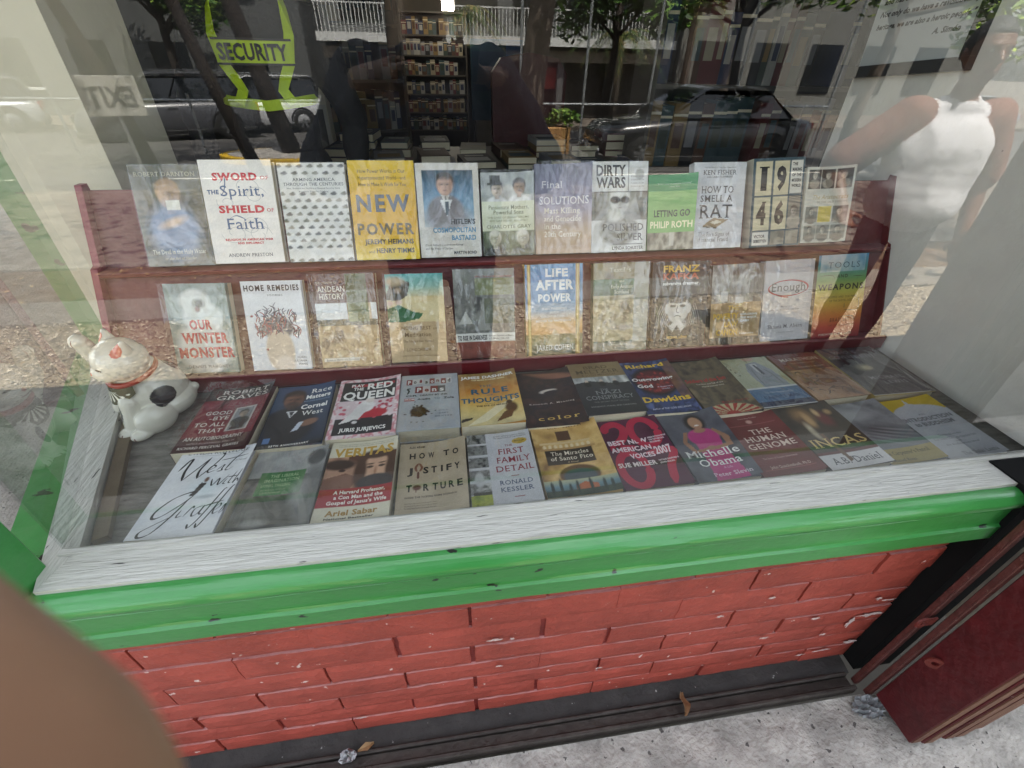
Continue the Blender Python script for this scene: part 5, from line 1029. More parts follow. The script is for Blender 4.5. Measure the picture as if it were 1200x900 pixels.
# ------------------------------------------------------------------ bodies grown from blended round limbs
def blob(name, prims, voxel, mats, parent=None, smooth_it=4, colour=None, folds=0):
    """union of tapered limbs / ellipsoids (prims), remeshed into ONE continuous skin.
    prim: ('c', p0, p1, r0, r1, mat) or ('e', centre, radii, mat[, rotation matrix])"""
    mb = MB()
    for p in prims:
        if p[0] == 'c':
            a, b = Vector(p[1]), Vector(p[2]); d = (b-a); L_ = d.length; q = d.to_track_quat('Z', 'Y').to_matrix() if L_ > 1e-6 else Matrix.Identity(3)
            pr = [(p[3]*math.sin(math.pi/2*k/4), -p[3]*math.cos(math.pi/2*k/4)) for k in range(5)]+[(p[4]*math.cos(math.pi/2*k/4), L_+p[4]*math.sin(math.pi/2*k/4)) for k in range(5)]
            pr[0] = (p[3]*.02, pr[0][1]); pr[-1] = (p[4]*.02, pr[-1][1])
            n0 = len(mb.v); mb.lathe(pr, 14, M=Matrix.Translation(a) @ q.to_4x4())
            n = 14; mb.f.append(tuple(n0+i for i in range(n))[::-1]); mb.m.append(0); mb.c.append((1, 1, 1))
            mb.f.append(tuple(n0+9*n+i for i in range(n))); mb.m.append(0); mb.c.append((1, 1, 1))
        else:
            M = p[4].to_4x4() if len(p) > 4 else None
            mb.ball(p[1], p[2], 32, M=M)
    me = bpy.data.meshes.new('skin'); me.from_pydata(mb.v, [], mb.f)
    ob = bpy.data.objects.new('skin', me); COL.objects.link(ob)
    md = ob.modifiers.new('r', 'REMESH'); md.mode = 'VOXEL'; md.voxel_size = voxel; md.use_smooth_shade = True
    ms = ob.modifiers.new('s', 'SMOOTH'); ms.factor = .5; ms.iterations = smooth_it
    dg = bpy.context.evaluated_depsgraph_get(); out = bpy.data.meshes.new_from_object(ob.evaluated_get(dg))
    bpy.data.objects.remove(ob); bpy.data.meshes.remove(me)
    nv = len(out.vertices); co = np.zeros(nv*3); out.vertices.foreach_get('co', co); co = co.reshape(-1, 3)
    best = np.full(nv, 1e9); idx = np.zeros(nv, int)
    for p in prims:
        if p[0] == 'c':
            a = np.array(p[1], float); b = np.array(p[2], float); d = b-a; L2 = max(1e-9, d @ d)
            t = np.clip(((co-a) @ d)/L2, 0, 1); dist = np.linalg.norm(co-a-t[:, None]*d, axis=1)-(p[3]*(1-t)+p[4]*t); mi = p[5]
        else:
            r = np.array(p[2] if isinstance(p[2], (tuple, list)) else (p[2],)*3); q = co-np.array(p[1], float)
            if len(p) > 4: q = q @ np.array(p[4])
            dist = (np.linalg.norm(q/r, axis=1)-1)*r.min(); mi = p[3]
        k = dist < best; best[k] = dist[k]; idx[k] = mi
    if folds:
        no_ = np.zeros(nv*3); out.vertices.foreach_get('normal', no_); no_ = no_.reshape(-1, 3)
        for i in np.nonzero((idx == 1) | (idx == 5) | (idx == 2))[0]:
            p = co[i]; co[i] = p+no_[i]*folds*(.9*(1-2*abs(mnoise.noise(Vector((p[0]*7+p[2]*2.5, p[1]*6, p[2]*3.2-p[0]*3)))))+mnoise.noise(Vector((p[0]*9, p[1]*9, p[2]*7)))*.5)*(1.0 if idx[i] == 1 else .5)
        out.vertices.foreach_set('co', co.ravel())
    out.materials.clear()
    for m in mats: out.materials.append(m)
    npoly = len(out.polygons); lv = np.zeros(len(out.loops), dtype=np.int32); out.loops.foreach_get('vertex_index', lv)
    ls = np.zeros(npoly, dtype=np.int32); out.polygons.foreach_get('loop_start', ls)
    out.polygons.foreach_set('material_index', idx[lv[ls]].astype(np.int32)); out.polygons.foreach_set('use_smooth', np.ones(npoly, bool))
    if colour is not None:
        at = out.color_attributes.new('Col', 'FLOAT_COLOR', 'POINT'); c = colour(co)
        at.data.foreach_set('color', np.concatenate([c, np.ones((nv, 1))], 1).astype(np.float32).ravel())
    out.update(); out.name = name
    o = bpy.data.objects.new(name, out); COL.objects.link(o)
    if parent is not None: o.parent = parent
    return o
def join_into(o, others):
    """merge the meshes of others into o (same axes), no operators"""
    import bmesh
    bm = bmesh.new(); bm.from_mesh(o.data); base = len(o.data.materials)
    for q in others:
        b0 = len(bm.faces); bm.from_mesh(q.data); bm.faces.ensure_lookup_table()
        for f in bm.faces[b0:]: f.material_index += base
        for m in q.data.materials: o.data.materials.append(m)
        base = len(o.data.materials)
    bm.to_mesh(o.data); bm.free()
    for q in others: d = q.data; bpy.data.objects.remove(q); bpy.data.meshes.remove(d)
def hand(prims, wrist, d, up, side, mi, curl=.5, s=1.0, thumb=True):
    """palm + four fingers + thumb; d = pointing direction, up = back of the hand, side = thumb side (vectors)"""
    wrist, d, up, side = Vector(wrist), Vector(d).normalized(), Vector(up).normalized(), Vector(side).normalized()
    pc = wrist+d*.045*s
    rot = Matrix((side, d, up)).transposed()
    prims.append(('e', tuple(pc+d*.004), (.042*s, .052*s, .017*s), mi, rot))
    for i, (o_, L_) in enumerate(((.030, .072), (.010, .080), (-.010, .075), (-.029, .058))):
        b = wrist+side*o_*s+d*(.085-.004*abs(i-1))*s; a = 0; p = b; r = .0088*s
        for k, f in enumerate((.45, .32, .23)):
            a += curl*(.5 if k == 0 else .8)
            q = p+(d*math.cos(a)-up*math.sin(a))*L_*f*s; prims.append(('c', tuple(p), tuple(q), r, r*.9, mi)); p = q; r *= .9
    if thumb:
        p = wrist+side*.03*s+d*.025*s
        q = p+(side*.75+d*.6-up*.2).normalized()*.038*s; t = q+(side*.25+d*.9-up*.35).normalized()*.032*s
        prims += [('c', tuple(p), tuple(q), .013*s, .0105*s, mi), ('c', tuple(q), tuple(t), .0105*s, .009*s, mi)]
SKIN = lambda n, c: mat(n, c, rough=.5, var=.08, vscale=20, bump=.08, bscale=150)
EYEW = mat('eye_white', '#d8d4cc', rough=.2, var=.02); IRIS = mat('eye_dark', '#20140c', rough=.15); LIP = mat('lip', '#7a4038', rough=.45)
def person(label, loc, yaw, ht, skin, top, bottom, shoe, hair, wrists, elbows, hands=(True, True), sleeve=.5, voxel=.0085, sleeve_mat=None, finger_dir=None, curl=(.6, .6), shorts=False, group=None, loose=0):
    """standing person facing local +Y; wrists / elbows = (left, right) points for a 1.75 m body"""
    o = thing('person', label, 'person', loc, (0, 0, yaw), group); k = ht/1.75
    Pm = []; V = lambda x, y, z: (x*k, y*k, z*k)
    sm = 5 if sleeve_mat else 1
    # legs, trunk
    for e in (-1, 1):
        lm = 0 if shorts else 2
        Pm += [('c', V(e*.095, .0, .90), V(e*.105, .005, .50), .088*k, .058*k, 2), ('c', V(e*.105, .005, .50), V(e*.105, -.025, .095), .058*k, .038*k, lm),
               ('e', V(e*.105, -.035, .34), (.05*k, .055*k, .13*k), lm), ('c', V(e*.107, -.045, .045), V(e*.125, .13, .03), .042*k, .034*k, 3), ('c', V(e*.105, -.03, .14), V(e*.107, -.04, .05), .043*k, .045*k, 3)]
    Pm += [('e', V(0, -.005, .95), (.165*k, .115*k, .13*k), 2), ('e', V(0, .0, 1.09), (.148*k, .105*k, .15*k), 1), ('e', V(0, .0, 1.27), (.168*k, .115*k, .19*k), 1),
           ('c', V(-.155, -.01, 1.405), V(.155, -.01, 1.405), .062*k, .062*k, 1), ('e', V(0, -.01, 1.43), (.11*k, .08*k, .06*k), 1), ('c', V(0, -.012, 1.44), V(0, .01, 1.55), .058*k, .054*k, 0)]
    for s_, e in ((0, -1), (1, 1)):
        S_ = Vector(V(e*.175, -.01, 1.40)); E_ = Vector(elbows[s_])*k; W2 = Vector(wrists[s_])*k
        m_ = S_.lerp(E_, sleeve if sleeve < 1 else 1)
        Pm += [('c', tuple(S_), tuple(m_), .062*k, .055*k, sm)]
        if sleeve < 1: Pm += [('c', tuple(m_), tuple(E_), .046*k, .04*k, 0)]
        fm = 0 if sleeve < 2 else sm
        Pm += [('c', tuple(E_), tuple(E_.lerp(W2, .35)), .041*k, .043*k, fm), ('c', tuple(E_.lerp(W2, .35)), tuple(W2), .043*k, .028*k, fm)]
        if hands[s_]:
            d = (W2-E_).normalized() if finger_dir is None else Vector(finger_dir[s_]).normalized()
            side = Vector((-e, 0, 0)); side = (side-d*side.dot(d)).normalized(); up = side.cross(d)*(1 if e > 0 else -1)
            if up.y > 0 and d.z < -.5: pass
            hand(Pm, W2, d, up, side, 0, curl[s_], k)
    if loose:
        for q in range(5):
            z_ = 1.24-.05*q; f_ = 1; Pm.append(('e', V(.004*((q*5) % 3-1), .0, z_), ((.172+loose)*f_*k, (.125+loose*.65)*f_*k, .2*k), 1))
        for e in (-1, 1):
            S_ = Vector(V(e*.175, -.01, 1.40)); E_ = Vector(elbows[(e+1)//2])*k; Pm.append(('c', tuple(S_), tuple(S_.lerp(E_, .85)), (.07+loose*.4)*k, (.072+loose*.4)*k, sm))
    # head
    hz = 1.645
    Pm += [('e', V(0, .005, hz+.02), (.076*k, .096*k, .105*k), 0), ('e', V(0, .03, hz-.05), (.058*k, .07*k, .068*k), 0), ('c', V(0, .098, hz+.012), V(0, .116, hz-.022), .009*k, .014*k, 0),
           ('e', V(0, .088, hz+.032), (.05*k, .016*k, .012*k), 0), ('e', V(-.078, -.005, hz), (.012*k, .022*k, .032*k), 0), ('e', V(.078, -.005, hz), (.012*k, .022*k, .032*k), 0), ('e', V(0, .092, hz-.06), (.024*k, .012*k, .012*k), 4)]
    mats = [skin, top, bottom, shoe, LIP]+([sleeve_mat] if sleeve_mat else [])
    b = blob('body', Pm, voxel, mats, o, 3, folds=.012)
    for e in (-1, 1):
        mb = MB(); mb.ball(V(e*.031, .0835, hz+.013), (.0125*k, .0105*k, .0065*k), 12, 0); mb.ball(V(e*.031, .0905, hz+.013), (.0058*k, .0042*k, .0055*k), 8, 1); mb.build('eye', [EYEW, IRIS], o, smooth=True)
    mb = MB(); rh = random.Random(int(ht*100))
    n = 22; kk = 11; b0 = len(mb.v)
    for i in range(kk+1):
        a = math.pi*.62*i/kk
        for j in range(n):
            t = 2*math.pi*j/n; fr = math.sin(t)
            aa = min(a, math.pi*(.33 if fr > .45 else .62 if fr < 0 else .33+.29*(1-fr/.45)))
            rr_ = 1+.03*rh.random()
            mb.v.append(V(.083*rr_*math.sin(aa)*math.cos(t), -.002+.103*rr_*math.sin(aa)*math.sin(t), hz+.022+.114*rr_*math.cos(aa)))
    for i in range(kk):
        for j in range(n): mb.f.append((i*n+j, (i+1)*n+j, (i+1)*n+(j+1) % n, i*n+(j+1) % n)); mb.m.append(0); mb.c.append((1, 1, 1))
    mb.build('hair', hair, o, smooth=True)
    return o

HAIR = mat('black_hair', '#15110f', rough=.5, var=.3, vscale=60, bump=.6, bscale=120)
SK_BROWN = SKIN('brown_skin', '#8a5a42'); SK_DARK = SKIN('dark_brown_skin', '#6a432f')
BLACKCLOTH = mat('black_cloth', '#17171a', rough=.85, bump=.3, bscale=90); BLACKSHOE = mat('black_shoe', '#121214', rough=.4)

# ------------------------------------------------------------------ lucky cat of painted china
cat = thing('lucky_cat', 'white china beckoning cat with red collar, sitting at the left end of the display', 'cat figurine', (-.738, .985, .7858), (0, 0, R(138)))
cat.scale = (.83, .83, .83)
# modelled facing local +Y, 0.265 m high
pr = [('e', (0, -.012, .085), (.078, .088, .098), 0), ('e', (0, .0, .14), (.058, .062, .07), 0), ('e', (0, -.03, .05), (.085, .08, .052), 0),
      ('e', (0, .022, .212), (.074, .064, .056), 0), ('e', (0, .056, .194), (.046, .038, .031), 0), ('e', (0, .085, .196), (.014, .01, .01), 0),
      ('c', (-.04, .018, .242), (-.056, .012, .276), .027, .007, 0), ('c', (.04, .018, .242), (.056, .012, .276), .027, .007, 0),
      ('c', (.035, .06, .10), (.036, .08, .022), .026, .022, 0), ('e', (.036, .092, .015), (.024, .03, .015), 0),
      ('e', (-.07, .03, .04), (.032, .055, .045), 0), ('e', (.07, .03, .04), (.032, .055, .045), 0), ('e', (-.07, .078, .016), (.022, .032, .016), 0), ('e', (.074, .076, .016), (.022, .032, .016), 0),
      ('c', (-.05, .03, .13), (-.082, .05, .19), .026, .022, 0), ('c', (-.082, .05, .19), (-.08, .062, .246), .022, .021, 0), ('e', (-.08, .068, .26), (.021, .022, .02), 0),
      ('c', (0, -.085, .03), (.03, -.1, .06), .018, .014, 0)]
def cat_col(co):
    c = np.tile(np.array(hexl('#cfcbbd')), (len(co), 1))
    def spot(ctr, rad, col, ax=None):
        d = np.linalg.norm((co-np.array(ctr))/np.array(rad), axis=1); c[d < 1] = hexl(col)
    spot((.088, .0, .10), (.04, .032, .028), '#15161a'); spot((-.088, -.01, .10), (.04, .036, .03), '#15161a'); spot((-.03, .088, .075), (.013, .03, .026), '#15161a'); spot((0, -.09, .15), (.035, .04, .03), '#15161a')
    for e in (-1, 1):
        spot((e*.052, .034, .262), (.014, .018, .022), '#c0442e'); spot((e*.026, .077, .214), (.011, .014, .0035), '#2a2420')
        for k in range(3): spot((e*.074+(k-1)*.012, .108, .014), (.0016, .01, .012), '#6a3a30'); spot((-.036+(k-1)*.011, .12, .013), (.0015, .01, .012), '#6a3a30')
    for k in range(3): spot((.08+(k-1)*.011, .088, .262), (.0015, .012, .013), '#6a3a30')
    spot((0, .094, .2), (.006, .01, .004), '#b0483a'); spot((0, .09, .185), (.018, .016, .0018), '#6a2a24'); spot((-.012, -.035, .258), (.03, .012, .02), '#5a5650')
    return c
pr = [((p[0], (-p[1][0],)+p[1][1:])+p[2:]) if p[0] == 'e' else (p[0], (-p[1][0],)+p[1][1:], (-p[2][0],)+p[2][1:])+p[3:] for p in pr]
blob('body', pr, .0022, [attr_mat('glazed_china', .22, coat=.4, bump=.06, bscale=60)], cat, 3, cat_col)
mb = MB(); n = 40
ring = [(.061*math.cos(2*math.pi*i/n), .012+.058*math.sin(2*math.pi*i/n), .166-.012*math.sin(2*math.pi*i/n)) for i in range(n+1)]
mb.tube(ring, .0075, 8); mb.build('collar', mat('cat_collar_red', '#a83c26', rough=.35, var=.2, bump=.3, bscale=60), cat, smooth=True)
mb = MB(); bibc = hexl('#4d4a30')
def bibp(a, d):                                    # point on the chest: a across (-1..1), d down (0..1)
    t = math.pi/2+a*1.15; dd = d*(1-.55*abs(a)**1.6)
    return Vector(((.064+.006*dd)*math.cos(t), .014+(.062+.012*dd)*math.sin(t), .160-.012*math.sin(t)-.052*dd))
g = [[bibp(-1+i/9, j/6) for i in range(19)] for j in range(7)]
mb.add([p for r in g for p in r], [(j*19+i, j*19+i+1, (j+1)*19+i+1, (j+1)*19+i) for j in range(6) for i in range(18)], 0, bibc)
for k in range(-4, 5):
    a0 = k*.07; a1 = k*.2
    q = [bibp(a0-.02, .2), bibp(a1-.05, .75-.03*abs(k)), bibp(a1, .86-.04*abs(k)), bibp(a1+.05, .75-.03*abs(k)), bibp(a0+.02, .2)]
    q = [p+Vector((p.x, p.y-.014, 0)).normalized()*.0012 for p in q]; mb.add(q, [(0, 1, 2, 3, 4)], 0, hexl('#e0dccb'))
mb.build('bib', attr_mat('glazed_bib', .25), cat)

# ------------------------------------------------------------------ framed quotation on the right wall
pz = .16
fr = thing('framed_quotation', 'black framed grey notice with a printed quotation on the plaster wall', 'framed notice', (1.3615, 1.43, CAM_Z-.045), (R(0), 0, 0))
fr.matrix_world = Matrix.Translation((1.3615, 1.43, CAM_Z+.02)) @ Matrix(((0, 0, -1), (-1, 0, 0), (0, 1, 0))).to_4x4() @ Matrix.Rotation(R(4.5), 4, 'Z')
# local: x to the reader's right, y up, z towards the room
mb = MB(); W2, Hh = .20, .42
for a in ((-W2, W2, -.04, -.01), (-W2, W2, Hh-.03, Hh), ): mb.box(a[0], a[1], a[2], a[3], 0, .022)
for a in ((-W2, -W2+.03), (W2-.03, W2)): mb.box(a[0], a[1], -.0098, Hh-.0302, 0, .0215)
mb.build('frame', BLACK, fr)
mb = MB(); mb.box(-W2+.0302, W2-.0302, -.0098, Hh-.0302, .002, .008, 0, hexl('#c2c6c6'))
for i, l in enumerate(('A. Simón', 'heritage, we are also a heroic people."', 'Not only do we have a revolutionary', 'and has shown us ours. Above all,', 'and joy because of the many virtues', 'accept it... Our past glory is pride', 'but a duty which we all must', 'Remembering the past is not only')):
    y = .05+i*.03
    put_text(mb, l, (-.15 if i else .05), (.155 if i else .13), y, .0135, .0085, hexl('#25282a'), 'bi')
mb.build('sheet', attr_mat('notice_paper', .6), fr)

# ------------------------------------------------------------------ inside the shop
SHELFW = mat('grey_shelf_wood', '#4a453e', rough=.6, var=.2, vscale=4, stretch=(1, 1, 6))
SPINE = [mat('spine_cloth_'+n, c, rough=.6, var=.1) for n, c in (('red', '#5a2426'), ('navy', '#1c2a4a'), ('black', '#1a1a1c'), ('cream', '#978e78'), ('green', '#2f3c33'), ('ochre', '#7a6238'), ('white', '#9c9a94'), ('teal', '#33474c'), ('brown', '#4a2f20'), ('grey', '#77777a'))]
SPN = ['red', 'navy', 'black', 'cream', 'green', 'ochre', 'white', 'teal', 'brown', 'grey']
smesh = []
for i, m in enumerate(SPINE):
    mb = MB()
    mb.box(0, 1, 0, .06, 0, 1, 0); mb.box(0, .1, .0602, 1, 0, 1, 0); mb.box(.9, 1, .0602, 1, 0, 1, 0); mb.box(.102, .898, .061, .97, .015, .985, 1)
    mb.box(.0, 1, -.004, -.0005, .80, .84, 1); mb.box(.18, .82, -.004, -.0005, .3, .7, 2)
    me = mb.build('book', [m, PAGES, SPINE[(i*3+3) % 10]]); smesh.append(me.data); bpy.data.objects.remove(me)
def shelf_book(M0, x, y, z, w_, d_, h_, i, where, tilt=0):
    o = bpy.data.objects.new('book', smesh[i]); COL.objects.link(o)
    o.matrix_world = M0 @ Matrix.Translation((x, y, z)) @ Matrix.Rotation(tilt, 4, 'Y') @ Matrix.Diagonal((w_, d_, h_, 1))
    tag(o, '%s spined book standing in %s' % (SPN[i], where), 'book', '%s spined books in %s' % (SPN[i], where)); return o
def bookcase(label, where, loc, yaw, wd, hts, dp, seed, thick=(.016, .045), hb=(.6, .85), skip=0, first=0):
    t = thing('bookcase', label, 'bookcase', loc, (0, 0, yaw)); M0 = Matrix.Translation(loc) @ Matrix.Rotation(yaw, 4, 'Z')
    rs = random.Random(seed); top = hts[-1]+.02
    for x in (-wd/2, wd/2-.02): mb = MB(); mb.box(x, x+.02, 0, dp, 0, top+.02); mb.build('side_panel', SHELFW, t)
    mb = MB(); mb.box(-wd/2+.0202, wd/2-.0202, dp-.01, dp-.001, 0, top); mb.build('back_panel', DARKWOOD, t)
    for h in hts:
        mb = MB(); mb.box(-wd/2+.0202, wd/2-.0202, 0.001, dp-.0102, h, h+.02); mb.build('shelf', SHELFW, t)
    for a, b in list(zip(hts[:-1], hts[1:]))[first:]:
        x = -wd/2+.025; room = b-a-.02
        while x < wd/2-.07:
            w_ = rs.uniform(*thick)
            if rs.random() < .06+skip: x += rs.uniform(.02, .1); continue
            h_ = room*rs.uniform(*hb); d_ = rs.uniform(.13, dp-.05)
            shelf_book(M0, x, .012+rs.uniform(0, .02), a+.0205, w_, d_, h_, rs.randrange(10), where, 0); x += w_+.001
    return t
bookcase('tall narrow bookcase standing against the far wall of the dark shop', 'the tall far bookcase', (.02, 8.95, .2), 0, 1.02, [.28, .54, .80, 1.06, 1.32, 1.58, 1.86], .28, 3, (.045, .085))
bookcase('wide bookcase behind the right end of the display', 'the wide right bookcase', (1.92, 2.45, .2), R(-4), 1.75, [.05, .42, .85, 1.22, 1.62, 2.0], .34, 5, (.035, .075), (.72, .93), first=1)
bookcase('low dark bookcase at the left side of the shop', 'the left bookcase', (-.62, 4.3, .2), R(28), .85, [.1, .45, .8, 1.15, 1.5, 1.85], .3, 8, (.04, .075), (.6, .9), first=2)
# white column with two pictures
colm = thing('display_column', 'plain whitish column holding a portrait photo at the left of the shop', 'column', (-.82, 3.45, .2))
mb = MB(); mb.box(-.13, .13, 0, .12, 0, 2.65, bev=.004); mb.build('shaft', CREAM, colm)
ph = thing('portrait_photo', 'black and white portrait photo of a man in a beret on the column', 'photo', (-.80, 3.447, 1.10))
mb = MB(); mb.box(-.105, .105, -.004, .0, -.17, .17, 0, hexl('#bdbab2')); mb.build('paper', attr_mat('photo_paper', .4), ph)
c = Cv('#3c3c3a').noise(0, 0, 1, 1, ['#2a2a28', '#5c5c58'], 2, 3, 3).bust(.52, .6, .2, '#a8a49c', '#1c1c1c', '#77756e').ell(.5, .8, .28, .1, '#1a1a1a', .1)
mb = MB(); n0 = 0
for j in range(0, CH-1, 2):
    for i in range(0, CW-1, 2):
        mb.add([((u/(CW-1)-.5)*.17, -.0045, (v/(CH-1)-.5)*.29) for u, v in ((i, j), (min(i+2, CW-1), j), (min(i+2, CW-1), min(j+2, CH-1)), (i, min(j+2, CH-1)))], [(0, 1, 2, 3)], 0, tuple(c.a[j, i]))
mb.build('picture', attr_mat('photo_print', .4), ph)
pw = thing('framed_picture', 'square pale framed picture on the column above the portrait photo', 'picture', (-.83, 3.446, 1.58))
mb = MB(); mb.box(-.14, .14, -.006, 0, -.2, .2); mb.build('sheet', mat('aged_print', '#9a9784', rough=.6, var=.25, vscale=7), pw)
mb = MB(); mb.box(-.15, .15, -.01, -.0005, .2002, .215); mb.box(-.15, .15, -.01, -.0005, -.215, -.2002); mb.build('frame', SHELFW, pw)
# table with loose piles of books
tb = thing('display_table', 'dark table covered with low piles of books behind the red stand', 'table', (.55, 2.95, .2))
mb = MB(); mb.box(-1.15, 1.15, -.42, .42, .81, .845, bev=.004); mb.build('tabletop', DARKWOOD, tb)
for x in (-1.08, 1.08):
    for y in (-.36, .36): mb = MB(); mb.box(x-.03, x+.03, y-.03, y+.03, 0, .8098); mb.build('leg', DARKWOOD, tb)
rs = random.Random(21); lay = []
for i, m in enumerate(SPINE):
    mb = MB(); mb.box(0, 1, 0, 1, .9, 1, 0); mb.box(0, 1, 0, 1, 0, .1, 0); mb.box(0, .02, 0, 1, .1002, .8998, 0); mb.box(.0202, .985, .012, .988, .1002, .8998, 1)
    mb.box(.12, .88, .15, .55, 1.0005, 1.012, 2); mb.box(.2, .8, .68, .8, 1.0005, 1.012, 3)
    me = mb.build('book', [m, PAGES, SPINE[(i*7+2) % 10], SPINE[6]]); lay.append(me.data); bpy.data.objects.remove(me)
for i in range(10):
    for j in range(2):
        z = .2+.8455; x = -.56+i*.225+rs.uniform(-.02, .02); y = 2.58+j*.36+rs.uniform(-.02, .03)
        for k in range(rs.randint(1, 3)):
            th_ = rs.uniform(.025, .05); ci = rs.randrange(10)
            o = bpy.data.objects.new('book', lay[ci]); COL.objects.link(o); o.location = (x, y, z); o.rotation_euler = (0, 0, rs.uniform(-.12, .12)); o.scale = (rs.uniform(.15, .19), rs.uniform(.22, .26), th_)
            tag(o, '%s covered book lying in a low pile on the dark table' % SPN[ci], 'book', '%s covered books piled on the table' % SPN[ci]); z += th_+.0008
# red high backed chair, blue poster board, lamp
ch = thing('armchair', 'dark red high backed chair beyond the table of books', 'chair', (.62, 3.9, .2), (0, 0, R(180)))
RC = mat('dark_red_leather', '#4a1013', rough=.45, bump=.3, bscale=25)
mb = MB(); mb.box(-.25, .25, -.25, .25, .40, .52, bev=.05); mb.build('seat', RC, ch, smooth=False)
mb = MB(); mb.prism([(-.24, .25, .45), (.24, .25, .45), (.25, .25, 1.25), (.19, .25, 1.33), (0, .25, 1.36), (-.19, .25, 1.33), (-.25, .25, 1.25)], (0, .1, 0)); mb.build('backrest', RC, ch)
for x in (-.21, .21):
    for y in (-.2, .22): mb = MB(); mb.tube([(x, y, 0), (x*.95, y*.95, .4)], .02); mb.build('leg', DARKWOOD, ch)
    mb = MB(); mb.box(x-.03, x+.03, -.22, .24, .62, .66, bev=.01); mb.box(x-.02, x+.02, -.2, -.17, .5202, .6198); mb.build('armrest', RC, ch)
pb = thing('notice_board', 'dark blue poster board beside the tall far bookcase', 'board', (.95, 8.4, .2))
mb = MB(); mb.box(-.4, .4, 0, .03, .5, 1.55, 0, hexl('#1c3a4c')); mb.box(-.38, .1, -.004, -.0005, .9, 1.4, 0, hexl('#16304a')); mb.box(.14, .36, -.004, -.0005, .7, 1.5, 0, hexl('#2a4f80')); mb.ball((.25, -.003, .95), (.07, .002, .07), 12, 0, hexl('#a8b8c8')); mb.build('panel', attr_mat('poster_print', .5), pb)
for x in (-.35, .35): mb = MB(); mb.box(x-.015, x+.015, .0305, .06, 0, 1.5); mb.build('leg', DARKWOOD, pb)
lp = thing('ceiling_lamp', 'small lit white ceiling lamp deep inside the shop', 'lamp', (.24, 8.2, 2.62-.35))
mb = MB(); mb.box(-.08, .08, -.08, .08, -.22, .0); mb.build('diffuser', emit_mat('lamp_glow', '#fff4e0', 6.0), lp)
mb = MB(); mb.box(-.09, .09, -.09, .09, .0005, .03); mb.tube([(0, 0, .03), (0, 0, .63)], .01, 6); mb.build('housing', SHELFW, lp)
# guard standing just inside, facing the window
gd = person('guard in black clothes with a lime yellow reflective security harness inside the shop', (-.60, 2.06, .2), R(188), 1.76, SK_DARK, BLACKCLOTH, BLACKCLOTH, BLACKSHOE, HAIR,
            [(-.26, .03, .86), (.26, .03, .86)], [(-.27, -.04, 1.12), (.27, -.04, 1.12)], sleeve=2.5, curl=(.4, .4))
HV = mat('lime_reflective_tape', '#c4e01c', rough=.45, var=.06, vscale=30, bump=.2, bscale=200)
vest = MB(); k = 1.76/1.75
def bodyband(pts, wd, m=0):
    P_ = [Vector(p) for p in pts]; vs = []
    for i, p in enumerate(P_):
        t = (P_[min(i+1, len(P_)-1)]-P_[max(i-1, 0)]).normalized(); nrm = Vector((p.x*.7, p.y, 0)).normalized(); s_ = t.cross(nrm).normalized()*wd/2; vs += [p-s_, p+s_, p+s_+nrm*.003, p-s_+nrm*.003]
    n = len(P_); vest.add(vs, [(i*4+a, i*4+(a+1) % 4, (i+1)*4+(a+1) % 4, (i+1)*4+a) for i in range(n-1) for a in range(4)], m)
for e in (-1, 1):
    bodyband([(e*.115, -.12, 1.15), (e*.12, -.128, 1.3), (e*.11, -.09, 1.43), (e*.105, -.01, 1.484), (e*.11, .07, 1.455), (e*.115, .115, 1.38), (e*.10, .132, 1.3), (e*.075, .136, 1.255), (e*.062, .136, 1.225), (e*.085, .13, 1.185)], .034)
n = 40; bodyband([(.158*math.cos(2*math.pi*i/n), .122*math.sin(2*math.pi*i/n), 1.178+.016*abs(math.cos(2*math.pi*i/n))) for i in range(n+1)], .032)
bodyband([(.122*math.cos(math.pi*(.1+.8*i/14)), .115+.032*math.sin(math.pi*(.1+.8*i/14)), 1.33) for i in range(15)], .066)
put_text(vest, 'SECURITY', .104, -.104, 1.309, .044, 0, (0, 0, 0), 'b', 1, M=Matrix(((1, 0, 0, 0), (0, 0, 1, .152), (0, 1, 0, 0), (0, 0, 0, 1))))
for z in (1.297, 1.363): bodyband([(.124*math.cos(math.pi*(.1+.8*i/14)), .1175+.032*math.sin(math.pi*(.1+.8*i/14)), z) for i in range(15)], .006, 1)
vo = vest.build('harness', [HV, BLACK], gd)
# ------------------------------------------------------------------ the photographer: phone, hand at the lens, body
PX, PY, PH = -.02, -.47, 1.84
SK_HAND = SKIN('light_brown_skin', '#8c6c56')
GREYCLOTH = mat('dark_grey_knit', '#3c3e46', rough=.9, bump=.4, bscale=120); JEANS = mat('dark_jeans', '#1d2026', rough=.85, bump=.3, bscale=120)
k = PH/1.75
def ploc(p): q = Vector(p)-Vector((PX, PY, 0)); return q
def pb(p): q = ploc(p)/k; return (q.x, q.y, q.z)
lw, rw = cam_pt(-.145, .115, -.085), cam_pt(.165, .105, -.075)
ph_dir = (cam_pt(.06, .05, -.02)-rw)
pgr = person('photographer in a dark grey top holding a phone up to the window', (PX, PY, 0), 0, PH, SK_HAND, GREYCLOTH, JEANS, BLACKSHOE, HAIR,
             [pb(lw), pb(rw)], [(-.31, .03, 1.16), (.32, .03, 1.16)], hands=(False, True), sleeve=2.5, loose=.03, curl=(.4, .75), finger_dir=(None, ph_dir) if False else ((1, 0, 0), tuple(ph_dir)))
hp = []
L_ = lambda x, y, d: tuple(ploc(cam_pt(x, y, d)))
